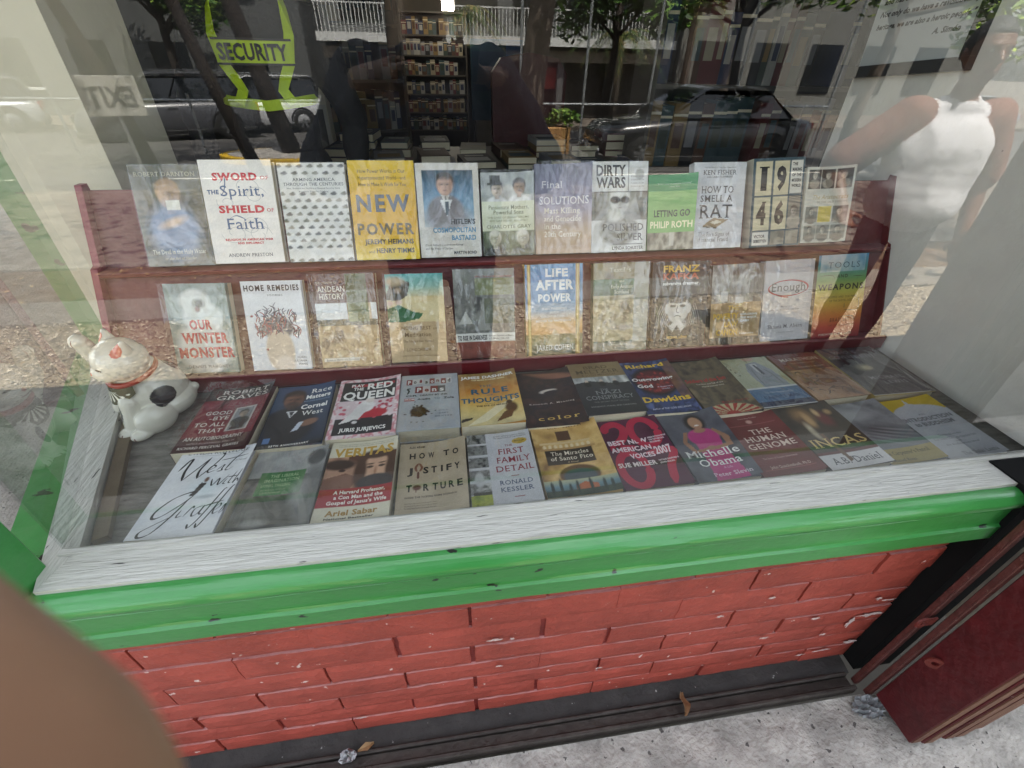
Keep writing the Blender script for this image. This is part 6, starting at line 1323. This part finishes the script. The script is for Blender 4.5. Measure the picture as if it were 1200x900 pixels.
hp += [('c', L_(-.15, .12, -.09), L_(-.118, .088, -.055), .027, .03, 0), ('c', L_(-.118, .088, -.055), L_(-.088, .05, -.026), .03, .02, 0), ('c', L_(-.11, .095, -.05), L_(-.088, .085, -.026), .028, .019, 0),
       ('c', L_(-.088, .05, -.026), L_(-.074, .02, .010), .0135, .0118, 0), ('c', L_(-.074, .02, .010), L_(-.0517, .0075, .0203), .0118, .0118, 0), ('c', L_(-.0517, .0075, .0203), L_(-.0228, .0198, .0135), .0118, .0112, 0),
       ('c', L_(-.092, .066, -.026), L_(-.078, .066, .006), .0115, .01, 0), ('c', L_(-.078, .066, .006), L_(-.052, .062, .014), .01, .0088, 0),
       ('c', L_(-.092, .08, -.026), L_(-.08, .084, .004), .011, .0095, 0), ('c', L_(-.08, .084, .004), L_(-.058, .08, .01), .0095, .0082, 0),
       ('c', L_(-.094, .096, -.03), L_(-.086, .1, -.002), .01, .0085, 0), ('c', L_(-.086, .1, -.002), L_(-.068, .096, .004), .0085, .0075, 0),
       ('c', L_(-.105, .06, -.045), L_(-.078, .036, -.032), .016, .0125, 0), ('c', L_(-.078, .036, -.032), L_(-.05, .03, -.022), .0125, .0105, 0)]
lh = blob('hand', hp, .0016, [SK_HAND], None, 4)
join_into([c for c in pgr.children if c.name.startswith('body')][0], [lh])
phone = thing('phone', 'black smartphone held up sideways in both hands by the photographer', 'phone', (0, 0, CAM_Z))
phone.matrix_world = Matrix.Translation((0, 0, CAM_Z)) @ CAM_M.to_4x4()
mb = MB(); mb.box(-.058, .096, -.062, .0125, .0025, .0105, bev=.003); mb.build('case', BLACK, phone)
mb = MB(); mb.box(-.054, .092, -.0585, .009, .0106, .0112); mb.build('screen', mat('phone_screen', '#20242a', rough=.08, var=.02), phone)
for (x, y) in ((.022, 0), (.0, -.02)): mb = MB(); mb.lathe([(.0085, .0025), (.0085, .0008), (.006, .0008), (.006, .0012), (.0001, .0012)], 18, M=Matrix.Translation((x, y, 0))); mb.build('lens', BLACK, phone)

# passer-by who stands to the right
WHITET = mat('white_tshirt', '#c9c8cc', rough=.9, bump=.5, bscale=14, var=.06); TAN = mat('rust_brown_sleeve', '#7d5244', rough=.9, bump=.4, bscale=40); GREYSH = mat('grey_shorts', '#3a3a3e', rough=.9, bump=.3, bscale=60)
person('bystander in a white shirt with rust brown sleeves and grey trousers', (2.36, -.97, 0), R(16), 1.68, SK_DARK, WHITET, GREYSH, BLACKSHOE, HAIR,
       [(-.40, .16, 1.0), (.30, .05, .86)], [(-.42, -.05, 1.15), (.31, -.05, 1.12)], sleeve=1.0, curl=(.5, .5), sleeve_mat=TAN, loose=.045)

# ------------------------------------------------------------------ cars
TYRE = mat('tyre_rubber', '#121212', rough=.85); RIM = mat('alloy', '#8c8e90', rough=.3, metal=.9, var=.05); CGLASS = mat('car_glass', '#0c1013', rough=.05, var=.05, spec=.8)
TRIM = mat('black_trim', '#0d0d0e', rough=.5); LAMP = mat('lamp_glass', '#c9ccd0', rough=.08, coat=1, var=.05); REDL = mat('tail_lamp', '#8a1014', rough=.1, coat=1); PLATE = mat('number_plate', '#b8b8b0', rough=.4)
def paint(n, c): return mat(n, c, rough=.25, var=.04, vscale=2, coat=1, metal=.35)
def make_car(label, loc, yaw, pnt, L=4.7, Wd=1.84, Hh=1.72, suv=True, group=None):
    o = thing('parked_car', label, 'car', loc, (0, 0, yaw), group)
    hw = Wd/2; gc = .22 if suv else .17; belt = Hh*.60 if suv else Hh*.63; hood = belt-.04
    st = []
    for f, zt, wv in ((-.5, belt*.84, .86), (-.485, belt*.97, .92), (-.44, belt*1.0, .97), (-.3, belt*1.01, 1), (0, belt, 1), (.18, belt*.99, 1), (.27, hood, .99), (.40, hood*.93, .95), (.455, hood*.87, .91), (.487, hood*.72, .85), (.5, hood*.52, .80)):
        st.append((f*L, zt, wv*hw))
    mb = MB(); ring = 12
    for x, zt, wv in st:
        e = .12 if abs(x) > .48*L else 0
        z0 = gc+e
        h = [(wv*.90, z0), (wv*.985, z0+.12), (wv, z0+(zt-z0)*.45), (wv*.985, z0+(zt-z0)*.78), (wv*.93, zt-.02), (wv*.72, zt+.012)]
        mb.v += [(x, y, z) for y, z in h]+[(x, -y, z) for y, z in h[::-1]]
    for i in range(len(st)-1):
        for j in range(ring): mb.f.append((i*ring+j, (i+1)*ring+j, (i+1)*ring+(j+1) % ring, i*ring+(j+1) % ring)); mb.m.append(0); mb.c.append((1, 1, 1))
    mb.f.append(tuple(range(ring))); mb.f.append(tuple((len(st)-1)*ring+j for j in range(ring))[::-1]); mb.m += [0, 0]; mb.c += [(1, 1, 1)]*2
    body = mb.build('body', pnt, o, smooth=True)
    # cabin
    rb0, rt0 = (-.475*L, -.43*L) if suv else (-.40*L, -.24*L)
    fb0, ft0 = .245*L, (.08*L if suv else .05*L)
    zb, zr = belt-.02, Hh
    cw, rw_ = hw*.93, hw*.76
    cs = [(rb0, rt0, 0), (.5, .5, 1), (fb0, ft0, 1)]
    mb = MB()
    prof = [(rb0, zb), (rt0, zr-.05), (rt0+.12, zr-.01), ((rt0+ft0)/2, zr), (ft0-.15, zr-.01), (ft0, zr-.05), (fb0, zb)]
    vs = []
    for x, z in prof:
        t = (z-zb)/(zr-zb); wv = cw*(1-t)+rw_*t
        vs += [(x, wv, z), (x, wv*.86, z+.025*t), (x, -wv*.86, z+.025*t), (x, -wv, z)]
    mb.add(vs, [(i*4+j, (i+1)*4+j, (i+1)*4+(j+1) % 4, i*4+(j+1) % 4) for i in range(len(prof)-1) for j in range(4)]+[(0, 1, 2, 3)])
    mb.build('roof', pnt, o)
    def side_x(z, b, t): return b+(t-b)*(z-zb)/(zr-zb)
    zl, zu = zb+.05, zr-.12
    for e in (-1, 1):
        cuts = [(.04, .33), (.345, .66), (.675, .955)] if suv else [(.05, .46), (.475, .95)]
        for a, b in cuts:
            q = []
            for z, u in ((zl, a), (zl, b), (zu, b), (zu, a)):
                x = side_x(z, rb0, rt0)*(1-u)+side_x(z, fb0, ft0)*u; t = (z-zb)/(zr-zb); q.append((x, e*(cw*(1-t)+rw_*t+.006), z))
            m2 = MB(); m2.add(q, [(0, 1, 2, 3)]); m2.build('window', CGLASS, o)
    for nm, b, t, s_ in (('windscreen', fb0, ft0, 1), ('rear_window', rb0, rt0, -1)):
        q = []
        for z, e in ((zl, -1), (zl, 1), (zu, 1), (zu, -1)): tt = (z-zb)/(zr-zb); q.append((side_x(z, b, t)+s_*.008, e*(cw*(1-tt)+rw_*tt)*.86, z+.01))
        m2 = MB(); m2.add(q, [(0, 1, 2, 3)]); m2.build(nm, CGLASS, o)
    # wheels
    wr = .37 if suv else .33
    for x in (-.29*L, .315*L):
        for e in (-1, 1):
            Mw = Matrix.Translation((x, e*(hw-.1), wr)) @ Matrix.Rotation(R(90), 4, 'X')
            wt = empty('wheel'); wt.parent = o
            m2 = MB(); m2.lathe([(wr*.62, -.1), (wr*.97, -.105), (wr, -.07), (wr, .07), (wr*.97, .105), (wr*.62, .1)], 26, M=Mw); m2.build('tyre', TYRE, wt, smooth=True)
            m2 = MB(); s_ = -e
            m2.lathe([(wr*.64, s_*.1), (wr*.6, s_*.085), (wr*.58, s_*.04), (.02, s_*.03)], 26, M=Mw, m=1)
            for a in range(6):
                A = Matrix.Rotation(a*math.pi/3, 4, 'Z'); m2.box(.04, wr*.6, -.032, .032, min(s_*.05, s_*.088), max(s_*.05, s_*.088), M=Mw @ A)
            m2.lathe([(.075, s_*.07), (.06, s_*.096), (.001, s_*.096)], 14, M=Mw); m2.build('rim', [RIM, TRIM], wt)
            m2 = MB(); n = 16; vs = []
            for i in range(n+1):
                a = math.pi*i/n
                for r_ in (wr*1.04, wr*1.2): vs.append((x+r_*math.cos(a), e*(hw+.004), max(gc*.9, wr+r_*math.sin(a)*.98)))
            m2.add(vs, [(i*2, i*2+1, i*2+3, i*2+2) for i in range(n)]); m2.build('wheel_arch', TRIM, o)
    # front and rear details
    zf = hood*.62
    m2 = MB(); m2.box(.492*L, .506*L, -.42, .42, zf-.06, zf+.10, 0, bev=.006)
    for i in range(4): m2.box(.506*L, .511*L, -.40, .40, zf-.045+i*.037, zf-.03+i*.037, 1)
    m2.build('grille', [TRIM, RIM], o)
    for e in (-1, 1):
        m2 = MB(); m2.prism([(.470*L, e*.45, zf-.01), (.47*L, e*hw*.84, zf+.03), (.445*L, e*hw*.90, zf+.12), (.478*L, e*.48, zf+.11)], (.035, 0, 0)); m2.build('headlight', LAMP, o)
        m2 = MB(); m2.ball((.5*L, e*.62, gc+.18), (.03, .07, .045), 10); m2.build('fog_lamp', LAMP, o, smooth=True)
        m2 = MB(); m2.box(-.507*L, -.488*L, e*hw*.68-.12, e*hw*.68+.12, belt*.68, belt*.95, bev=.01); m2.build('tail_light', REDL, o)
        m2 = MB(); m2.ball((.185*L, e*(hw+.09), belt+.07), (.07, .11, .075), 10); m2.build('mirror', pnt, o, smooth=True)
        m2 = MB(); m2.box(-.03*L, .02*L, e*hw-.004, e*hw+.012, belt*.84, belt*.865); m2.build('handle', RIM if suv else TRIM, o)
        m2 = MB(); m2.box(-.46*L, .46*L, e*hw*.975-.01, e*hw*.975+.02, gc-.01, gc+.10, bev=.01); m2.build('sill', TRIM, o)
        if suv: m2 = MB(); m2.box(rt0+.15, ft0-.2, e*rw_*.86-.015, e*rw_*.86+.015, zr+.045, zr+.07); m2.build('roof_rail', RIM, o)
    m2 = MB(); m2.box(.47*L, .512*L, -hw*.8, hw*.8, gc-.02, gc+.13, bev=.03); m2.build('bumper', TRIM, o)
    m2 = MB(); m2.box(-.512*L, -.47*L, -hw*.85, hw*.85, gc-.02, gc+.2, bev=.03); m2.build('bumper', TRIM, o)
    m2 = MB(); m2.box(.512*L, .517*L, -.22, .22, gc+.14, gc+.25); m2.build('number_plate', PLATE, o)
    return o
ROADZ = -.31
make_car('dark grey parked SUV seen from its front corner', (-8.1, -16.2, RZ(-16.2)), R(152), mat('dark_grey_car_paint', '#4a4b4f', rough=.3, var=.04, coat=.6), group=None)
make_car('white parked SUV behind the yellow kerb', (-6.5, -19.0, RZ(-19.0)), R(150), paint('white_car_paint', '#dcdde0'), L=4.6, Hh=1.74)
make_car('black saloon driving past on the road', (5.75, -9.9, RZ(-9.9)), R(180), paint('black_car_paint', '#101114'), L=4.75, Hh=1.5, suv=False)
make_car('silver saloon parked far down the road on the right', (22, -18.6, RZ(-18.6)), R(195), paint('silver_car_paint', '#8d9094'), L=4.4, Hh=1.45, suv=False)
make_car('maroon saloon standing on the left with its tail lamps showing', (-10.6, -8.9, RZ(-8.9)), R(172), paint('maroon_car_paint', '#4a1a1c'), L=4.4, Hh=1.45, suv=False)
make_car('small silver hatchback beyond the grey SUV', (-15.4, -18.4, RZ(-18.4)), R(150), paint('light_silver_car_paint', '#a4a7aa'), L=4.0, Hh=1.55, suv=True)

# ------------------------------------------------------------------ trees
BARK = mat('grey_bark', '#5c5248', rough=.95, var=.35, vscale=6, stretch=(6, 6, 1), bump=1, bscale=14); BARKD = mat('dark_bark', '#2c2520', rough=.95, var=.3, vscale=6, bump=.8, bscale=16)
LEAF = [attr_mat('tree_leaf', .5, spec=.3)]
def leaf_cloud(mb, clumps, n, size, cols, rs):
    for i in range(n):
        c, r = clumps[rs.randrange(len(clumps))]
        while True:
            d = Vector((rs.uniform(-1, 1), rs.uniform(-1, 1), rs.uniform(-1, 1)))
            if .25 < d.length < 1: break
        p = Vector(c)+Vector((d.x*r, d.y*r, d.z*r*.65)); a = rs.uniform(0, 6.28); t = rs.uniform(-.7, .7)
        u = Vector((math.cos(a)*math.cos(t), math.sin(a)*math.cos(t), math.sin(t)))*size*rs.uniform(.6, 1.3); v = u.cross(Vector((rs.uniform(-1, 1), rs.uniform(-1, 1), 1))).normalized()*size*.42
        mb.add([p-u, p-u*.1+v, p+u, p-u*.1-v], [(0, 1, 2, 3)], 0, hexl(rs.choice(cols)))
GR = ['#2f4a1c', '#3f5f24', '#55762c', '#6b8a34', '#26401c', '#7d9a3c']
def tree(label, loc, ht, spread, rad, seed, bark, n=2600, lean=(0, 0), size=.11, cols=GR, base=.45):
    rs = random.Random(seed); t = thing('tree', label, 'tree', loc)
    tip = Vector((lean[0], lean[1], ht*.62)); pts = [Vector((0, 0, -.05)), tip*.3+Vector((rs.uniform(-.1, .1), rs.uniform(-.1, .1), 0)), tip*.65+Vector((rs.uniform(-.12, .12), 0, 0)), tip]
    mb = MB(); mb.tube([tuple(p) for p in pts], [rad*1.25, rad, rad*.85, rad*.6], 10)
    clumps = []
    for i in range(8):
        a = i*math.pi/4+rs.uniform(-.3, .3); s0 = pts[2].lerp(pts[3], rs.random()); e = Vector((tip.x+math.cos(a)*spread*rs.uniform(.5, .95), tip.y+math.sin(a)*spread*rs.uniform(.5, .95), ht*rs.uniform(base+.12, 1)))
        m_ = s0.lerp(e, .5)+Vector((0, 0, .25)); mb.tube([s0, m_, e], [rad*.45, rad*.28, rad*.1], 6)
        clumps += [(e, spread*rs.uniform(.25, .42)), (m_+Vector((rs.uniform(-.4, .4), rs.uniform(-.4, .4), .3)), spread*.25)]
    mb.build('trunk', bark, t, smooth=True)
    mb = MB(); leaf_cloud(mb, clumps, n, size, cols, rs); mb.build('crown', LEAF, t)
    return t
tree('broad tree whose thick grey trunk stands by the kerb', (1.45, -7.0, -.25), 7.5, 2.6, .2, 1, BARK, lean=(.2, 0))
tree('slim dark tree nearest the grey SUV', (-4.6, -7.6, RZ(-7.6)-.02), 8.5, 1.5, .09, 2, BARKD, lean=(-.9, .1), n=600, base=.7)
tree('slim leaning dark tree between the two SUVs', (-3.3, -8.4, RZ(-8.4)-.02), 8.6, 1.5, .10, 3, BARKD, lean=(-1.1, .1), n=600, base=.7)
tree('dark tree standing in the yellow kerbed island', (-3.25, -10.6, RZ(-10.6)+.1), 8.6, 2.0, .17, 4, BARKD, lean=(-.9, .2), n=900, base=.65)
tree('leafy tree hanging over the left end of the planting strip', (-6.2, -2.65, 0), 6.8, 2.9, .14, 5, BARK, n=1700, base=.6)  # out of view, added so its crown throws dappled shade on the strip
tree('leafy tree hanging over the right end of the planting strip', (5.9, -2.65, 0), 6.8, 3.0, .14, 6, BARK, n=1700, base=.6)  # likewise out of view, added for the dapples its crown throws
tree('leafy tree in the planting strip right behind the photographer', (-.12, -2.68, 0), 6.8, 2.6, .11, 31, BARK, n=1500, base=.62)  # hidden from the camera, added for its crown's shadows on the path
tree('sunlit yellow green tree with low branches at the right', (8.3, -8.2, RZ(-8.2)-.02), 5.2, 2.3, .12, 7, BARK, n=3200, base=.2, size=.13, cols=['#6b8a2c', '#8aa838', '#a4b848', '#55762c', '#3f5f24'])
tree('dark tree across the road in front of the grey building', (-9.4, -20.8, -.8), 6.5, 2.6, .16, 8, BARKD, n=3200, size=.16, base=.3, cols=['#22381a', '#2f4a1c', '#3f5f24', '#7d9a3c'])
tree('tall tree across the road beside the pale building', (12.5, -20.9, -.8), 8, 3.2, .18, 9, BARK, n=3200, size=.16)
tree('tree over the road at the far left', (-13.5, -9.5, RZ(-9.5)-.02), 7, 3.2, .18, 10, BARK, n=2800, size=.14)
tree('dark bushy tree in the car park in front of the shop block', (5.2, -14.6, RZ(-14.6)-.02), 6.0, 2.3, .12, 21, BARKD, n=2600, size=.15, base=.25, cols=['#22381a', '#2f4a1c', '#3f5f24', '#55762c'])
tree('dark tree on the right beyond the black saloon', (8.6, -13.6, RZ(-13.6)-.02), 6.6, 2.5, .13, 22, BARKD, n=2600, size=.15, base=.25, cols=['#22381a', '#2f4a1c', '#3f5f24', '#7d9a3c'])
def palm(label, loc, ht, seed):
    rs = random.Random(seed); t = thing('palm_tree', label, 'palm', loc); mb = MB()
    mb.tube([(0, 0, -.05), (.05, 0, ht*.5), (0, .02, ht)], [.17, .13, .12], 10); mb.build('trunk', BARK, t, smooth=True)
    mb = MB()
    for i in range(18):
        a = i*2.4; up = rs.uniform(.1, 1.1); L2 = rs.uniform(1.2, 1.9); pr_ = None
        for s_ in range(9):
            u = s_/8; p = Vector((math.cos(a)*L2*u, math.sin(a)*L2*u, ht+up*u-1.5*u*u))
            if pr_ is not None:
                d = (p-pr_).normalized(); sd = d.cross(Vector((0, 0, 1))).normalized()
                for q in range(4):
                    b = pr_.lerp(p, q/4)
                    for e in (-1, 1):
                        tp = b+sd*e*.36*(1-u*.6)+d*.2-Vector((0, 0, .16)); mb.add([b, b+d*.03, tp], [(0, 1, 2)], 0, hexl(rs.choice(['#3c5526', '#567034', '#8a7c48', '#2c401c'])))
            pr_ = p
    mb.build('crown', LEAF, t); return t
palm('palm with drooping fronds in front of the dark shops', (0.9, -18.6, RZ(-18.6)), 3.6, 1)
palm('shorter palm to the right of the shops', (6.6, -18.2, RZ(-18.2)), 3.1, 2)
palm('tall palm at the corner of the pale building', (9.6, -19.0, RZ(-19.0)), 4.2, 3)

# ------------------------------------------------------------------ buildings across the road
def slabbox(name, parent, m, *a): mb = MB(); mb.box(*a); return mb.build(name, m, parent)
GREYW = mat('grey_render', '#565857', rough=.85, var=.12, vscale=1.2, bump=.2); PALEW = mat('pale_render', '#6f6f69', rough=.85, var=.1, vscale=1); WSLAB = mat('white_slab', '#cfd0cc', rough=.7, var=.05)
DGL = mat('dark_window', '#15191c', rough=.08, var=.1, vscale=.6); SHOPIN = mat('dark_shop_interior', '#2c2622', rough=.7, var=.5, vscale=2)
b1 = thing('shop_block', 'low shop block with white balcony slab across the road', 'building', (3, -23, -.8))
slabbox('wall', b1, GREYW, -7.5, 7.5, -5, -.6, 0, 6.4)
slabbox('shopfront', b1, SHOPIN, -7.4, 7.4, -.598, -.55, .05, 2.5)
slabbox('balcony_slab', b1, WSLAB, -7.6, 7.6, -.59, .6, 2.75, 3.05)
slabbox('beam', b1, mat('tan_fascia', '#7d7264', rough=.8), -7.5, 7.5, -.545, .2, 2.2, 2.6)
for i in range(6):
    x = -7+i*2.4
    slabbox('pillar', b1, GREYW, x-.14, x+.14, -.54, .1, .0, 2.195); w_ = slabbox('window', b1, DGL, x+.3, x+2.0, -.599, -.56, 3.5, 5.6)
    for q in range(4): slabbox('mullion', w_, TRIM, x+.3+q*.56, x+.34+q*.56, -.5595, -.53, 3.5, 5.6)
mb = MB()
for i in range(100): mb.box(-7.5+i*.151, -7.47+i*.151, .5, .53, 3.052, 3.95)
mb.box(-7.55, 7.6, .49, .54, 3.952, 4.0); mb.build('railing', WSLAB, b1)
slabbox('shop_sign', b1, mat('red_sign', '#8d2c22', rough=.6, var=.2), 1.1, 2.6, -.25, -.2, 1.2, 2.0)
b2 = thing('grey_building', 'plain grey rendered building behind the parked SUVs', 'building', (-14.8, -23.5, -.8))
slabbox('wall', b2, GREYW, -9.5, 9.5, -6, 0, 0, 7.5)
for i in range(6):
    for j in range(2): w_ = slabbox('window', b2, DGL, -8.6+i*3, -7.2+i*3, .002, .03, 1.0+j*3.2, 2.6+j*3.2); slabbox('sill', w_, WSLAB, -8.7+i*3, -7.1+i*3, .001, .12, .9+j*3.2, .998+j*3.2)
b3 = thing('pale_building', 'pale building at the far right end of the road', 'building', (21, -26, -.8))
slabbox('wall', b3, PALEW, -8.5, 8.5, -6, 0, 0, 6.2); slabbox('roof_edge', b3, WSLAB, -8.7, 8.7, -6.1, .3, 6.21, 6.5)
for i in range(5): slabbox('window', b3, DGL, -7.6+i*3.2, -5.8+i*3.2, .002, .04, 1.0, 3.2)

# ------------------------------------------------------------------ street furniture
isl = MB(); n = 28
ring = [(1.15*math.cos(2*math.pi*i/n)*1.25, .8*math.sin(2*math.pi*i/n)) for i in range(n)]
ti = thing('kerbed_island', 'tree island of grey concrete with a yellow painted edge', 'kerb island', (-3.3, -10.5, RZ(-10.5)))
isl.prism([(x, y, -.06) for x, y in ring], (0, 0, .21)); isl.build('edge', YEL, ti)
isl = MB(); isl.prism([(x*.88, y*.88, .1502) for x, y in ring], (0, 0, .012)); isl.build('top', CONC, ti)
GALV = mat('galvanised_tube', '#a4a8a8', rough=.4, metal=.6, var=.1)
fc = thing('pipe_fence', 'tall galvanised pipe fence frame along the far side of the road', 'fence', (0, -10.95, RZ(-10.95)))
xs = [-13, -10.4, -7.8, -5.2, 1.9, 3.4, 5.0, 7.2, 9.8]
for x in xs: mb = MB(); mb.tube([(x, 0, -.02), (x, 0, 1.25 if x < 1 else 3.2)], .03, 8); mb.build('post', GALV, fc)
for a, b in ((-13, -1.9), (1.9, 9.8)): mb = MB(); mb.tube([(a, .0, 1.12), (b, .0, 1.12)], .025, 8); mb.build('rail', GALV, fc)
pl = thing('planter', 'square tan planter with a leafy shrub beside the road', 'planter', (3.0, -11.8, RZ(-11.8)))
mb = MB(); mb.box(-.3, .3, -.3, .3, 0, .62, bev=.02); mb.build('box', mat('tan_planter', '#a8804c', rough=.8, var=.2), pl)
mb = MB(); leaf_cloud(mb, [((.1, 0, .85), .3), ((.35, .1, .8), .3), ((-.1, 0, .75), .2)], 260, .1, ['#6b8a34', '#8aa848', '#4f7030'], random.Random(4)); mb.build('shrub', LEAF, pl)
es = thing('exit_sign', 'white EXIT sign board on a thin post beside the far path', 'sign', (-3.0, -4.3, -.04), (0, 0, R(180-12)))
mb = MB(); mb.box(-.24, .24, -.012, .0, 1.05, 1.37, bev=.004); mb.build('board', mat('sign_white', '#b4b3aa', rough=.5, var=.05), es)
mb = MB(); put_text(mb, 'EXIT', -.19, .19, 1.13, .16, .0, (1, 1, 1), 'b', M=Matrix(((1, 0, 0, 0), (0, 0, -1, -.0135), (0, 1, 0, 0), (0, 0, 0, 1)))); mb.build('lettering', mat('sign_grey', '#5c5d5a', rough=.6), es)
mb = MB(); mb.tube([(0, .02, 0), (0, .02, 1.35)], .018, 8); mb.build('post', GALV, es)

# ------------------------------------------------------------------ small litter in front of the shop
fo = thing('crumpled_foil', 'crumpled silvery foil scrap in the gutter at the left', 'litter', (-.35, .436, .012))
mb = MB(); rs = random.Random(2)
mb.ball((0, 0, .014), (.02, .014, .014), 12); mb.v = [tuple(Vector(p)*(1+rs.uniform(-.3, .3))) for p in mb.v]; mb.build('scrap', mat('silver_foil', '#9a9a9c', rough=.35, metal=.8, bump=.8, bscale=90), fo)
for lab, loc, a, cc, s_ in (('tan paper scrap beside the foil in the gutter', (-.305, .452, .022), .4, '#9a7c58', .022), ('curled brown dry leaf caught on the ground rail', (.588, .43, .03), 1.2, '#7a5a3c', .035)):
    t = thing('dry_leaf' if 'leaf' in lab else 'paper_scrap', lab, 'litter', loc, (.3, .2, a)); mb = MB()
    g = [[Vector(((i/6-.5)*2*s_, (j/2-.5)*s_*.9*(1-abs(i/6-.5)*1.6), .010*math.sin(i*.9)+.008*(j-1)**2)) for i in range(7)] for j in range(3)]
    mb.add([p for r in g for p in r], [(j*7+i, j*7+i+1, (j+1)*7+i+1, (j+1)*7+i) for j in range(2) for i in range(6)]); mb.build('blade', mat('litter_'+cc[1:], cc, rough=.8, var=.3, vscale=40), t)
pb_ = thing('plastic_scrap', 'torn grey plastic scrap at the foot of the folded shutter', 'litter', (1.13, .352, .0))
mb = MB(); n = 12
mb.v = [((i/n-.5)*.10, (j/n-.5)*.06, .012+.016*mnoise.noise(Vector((i*.6, j*.7, 2)))+.01*mnoise.noise(Vector((i*1.7, j*1.9, 5)))) for j in range(n+1) for i in range(n+1)]
for j in range(n):
    for i in range(n):
        if (i-6)**2+(j-6)**2 < 36+rs.uniform(-8, 8): mb.f.append((j*(n+1)+i, j*(n+1)+i+1, (j+1)*(n+1)+i+1, (j+1)*(n+1)+i)); mb.m.append(0); mb.c.append((1, 1, 1))
mb.build('sheet', mat('plastic_grey', '#77797a', rough=.3, var=.2), pb_)
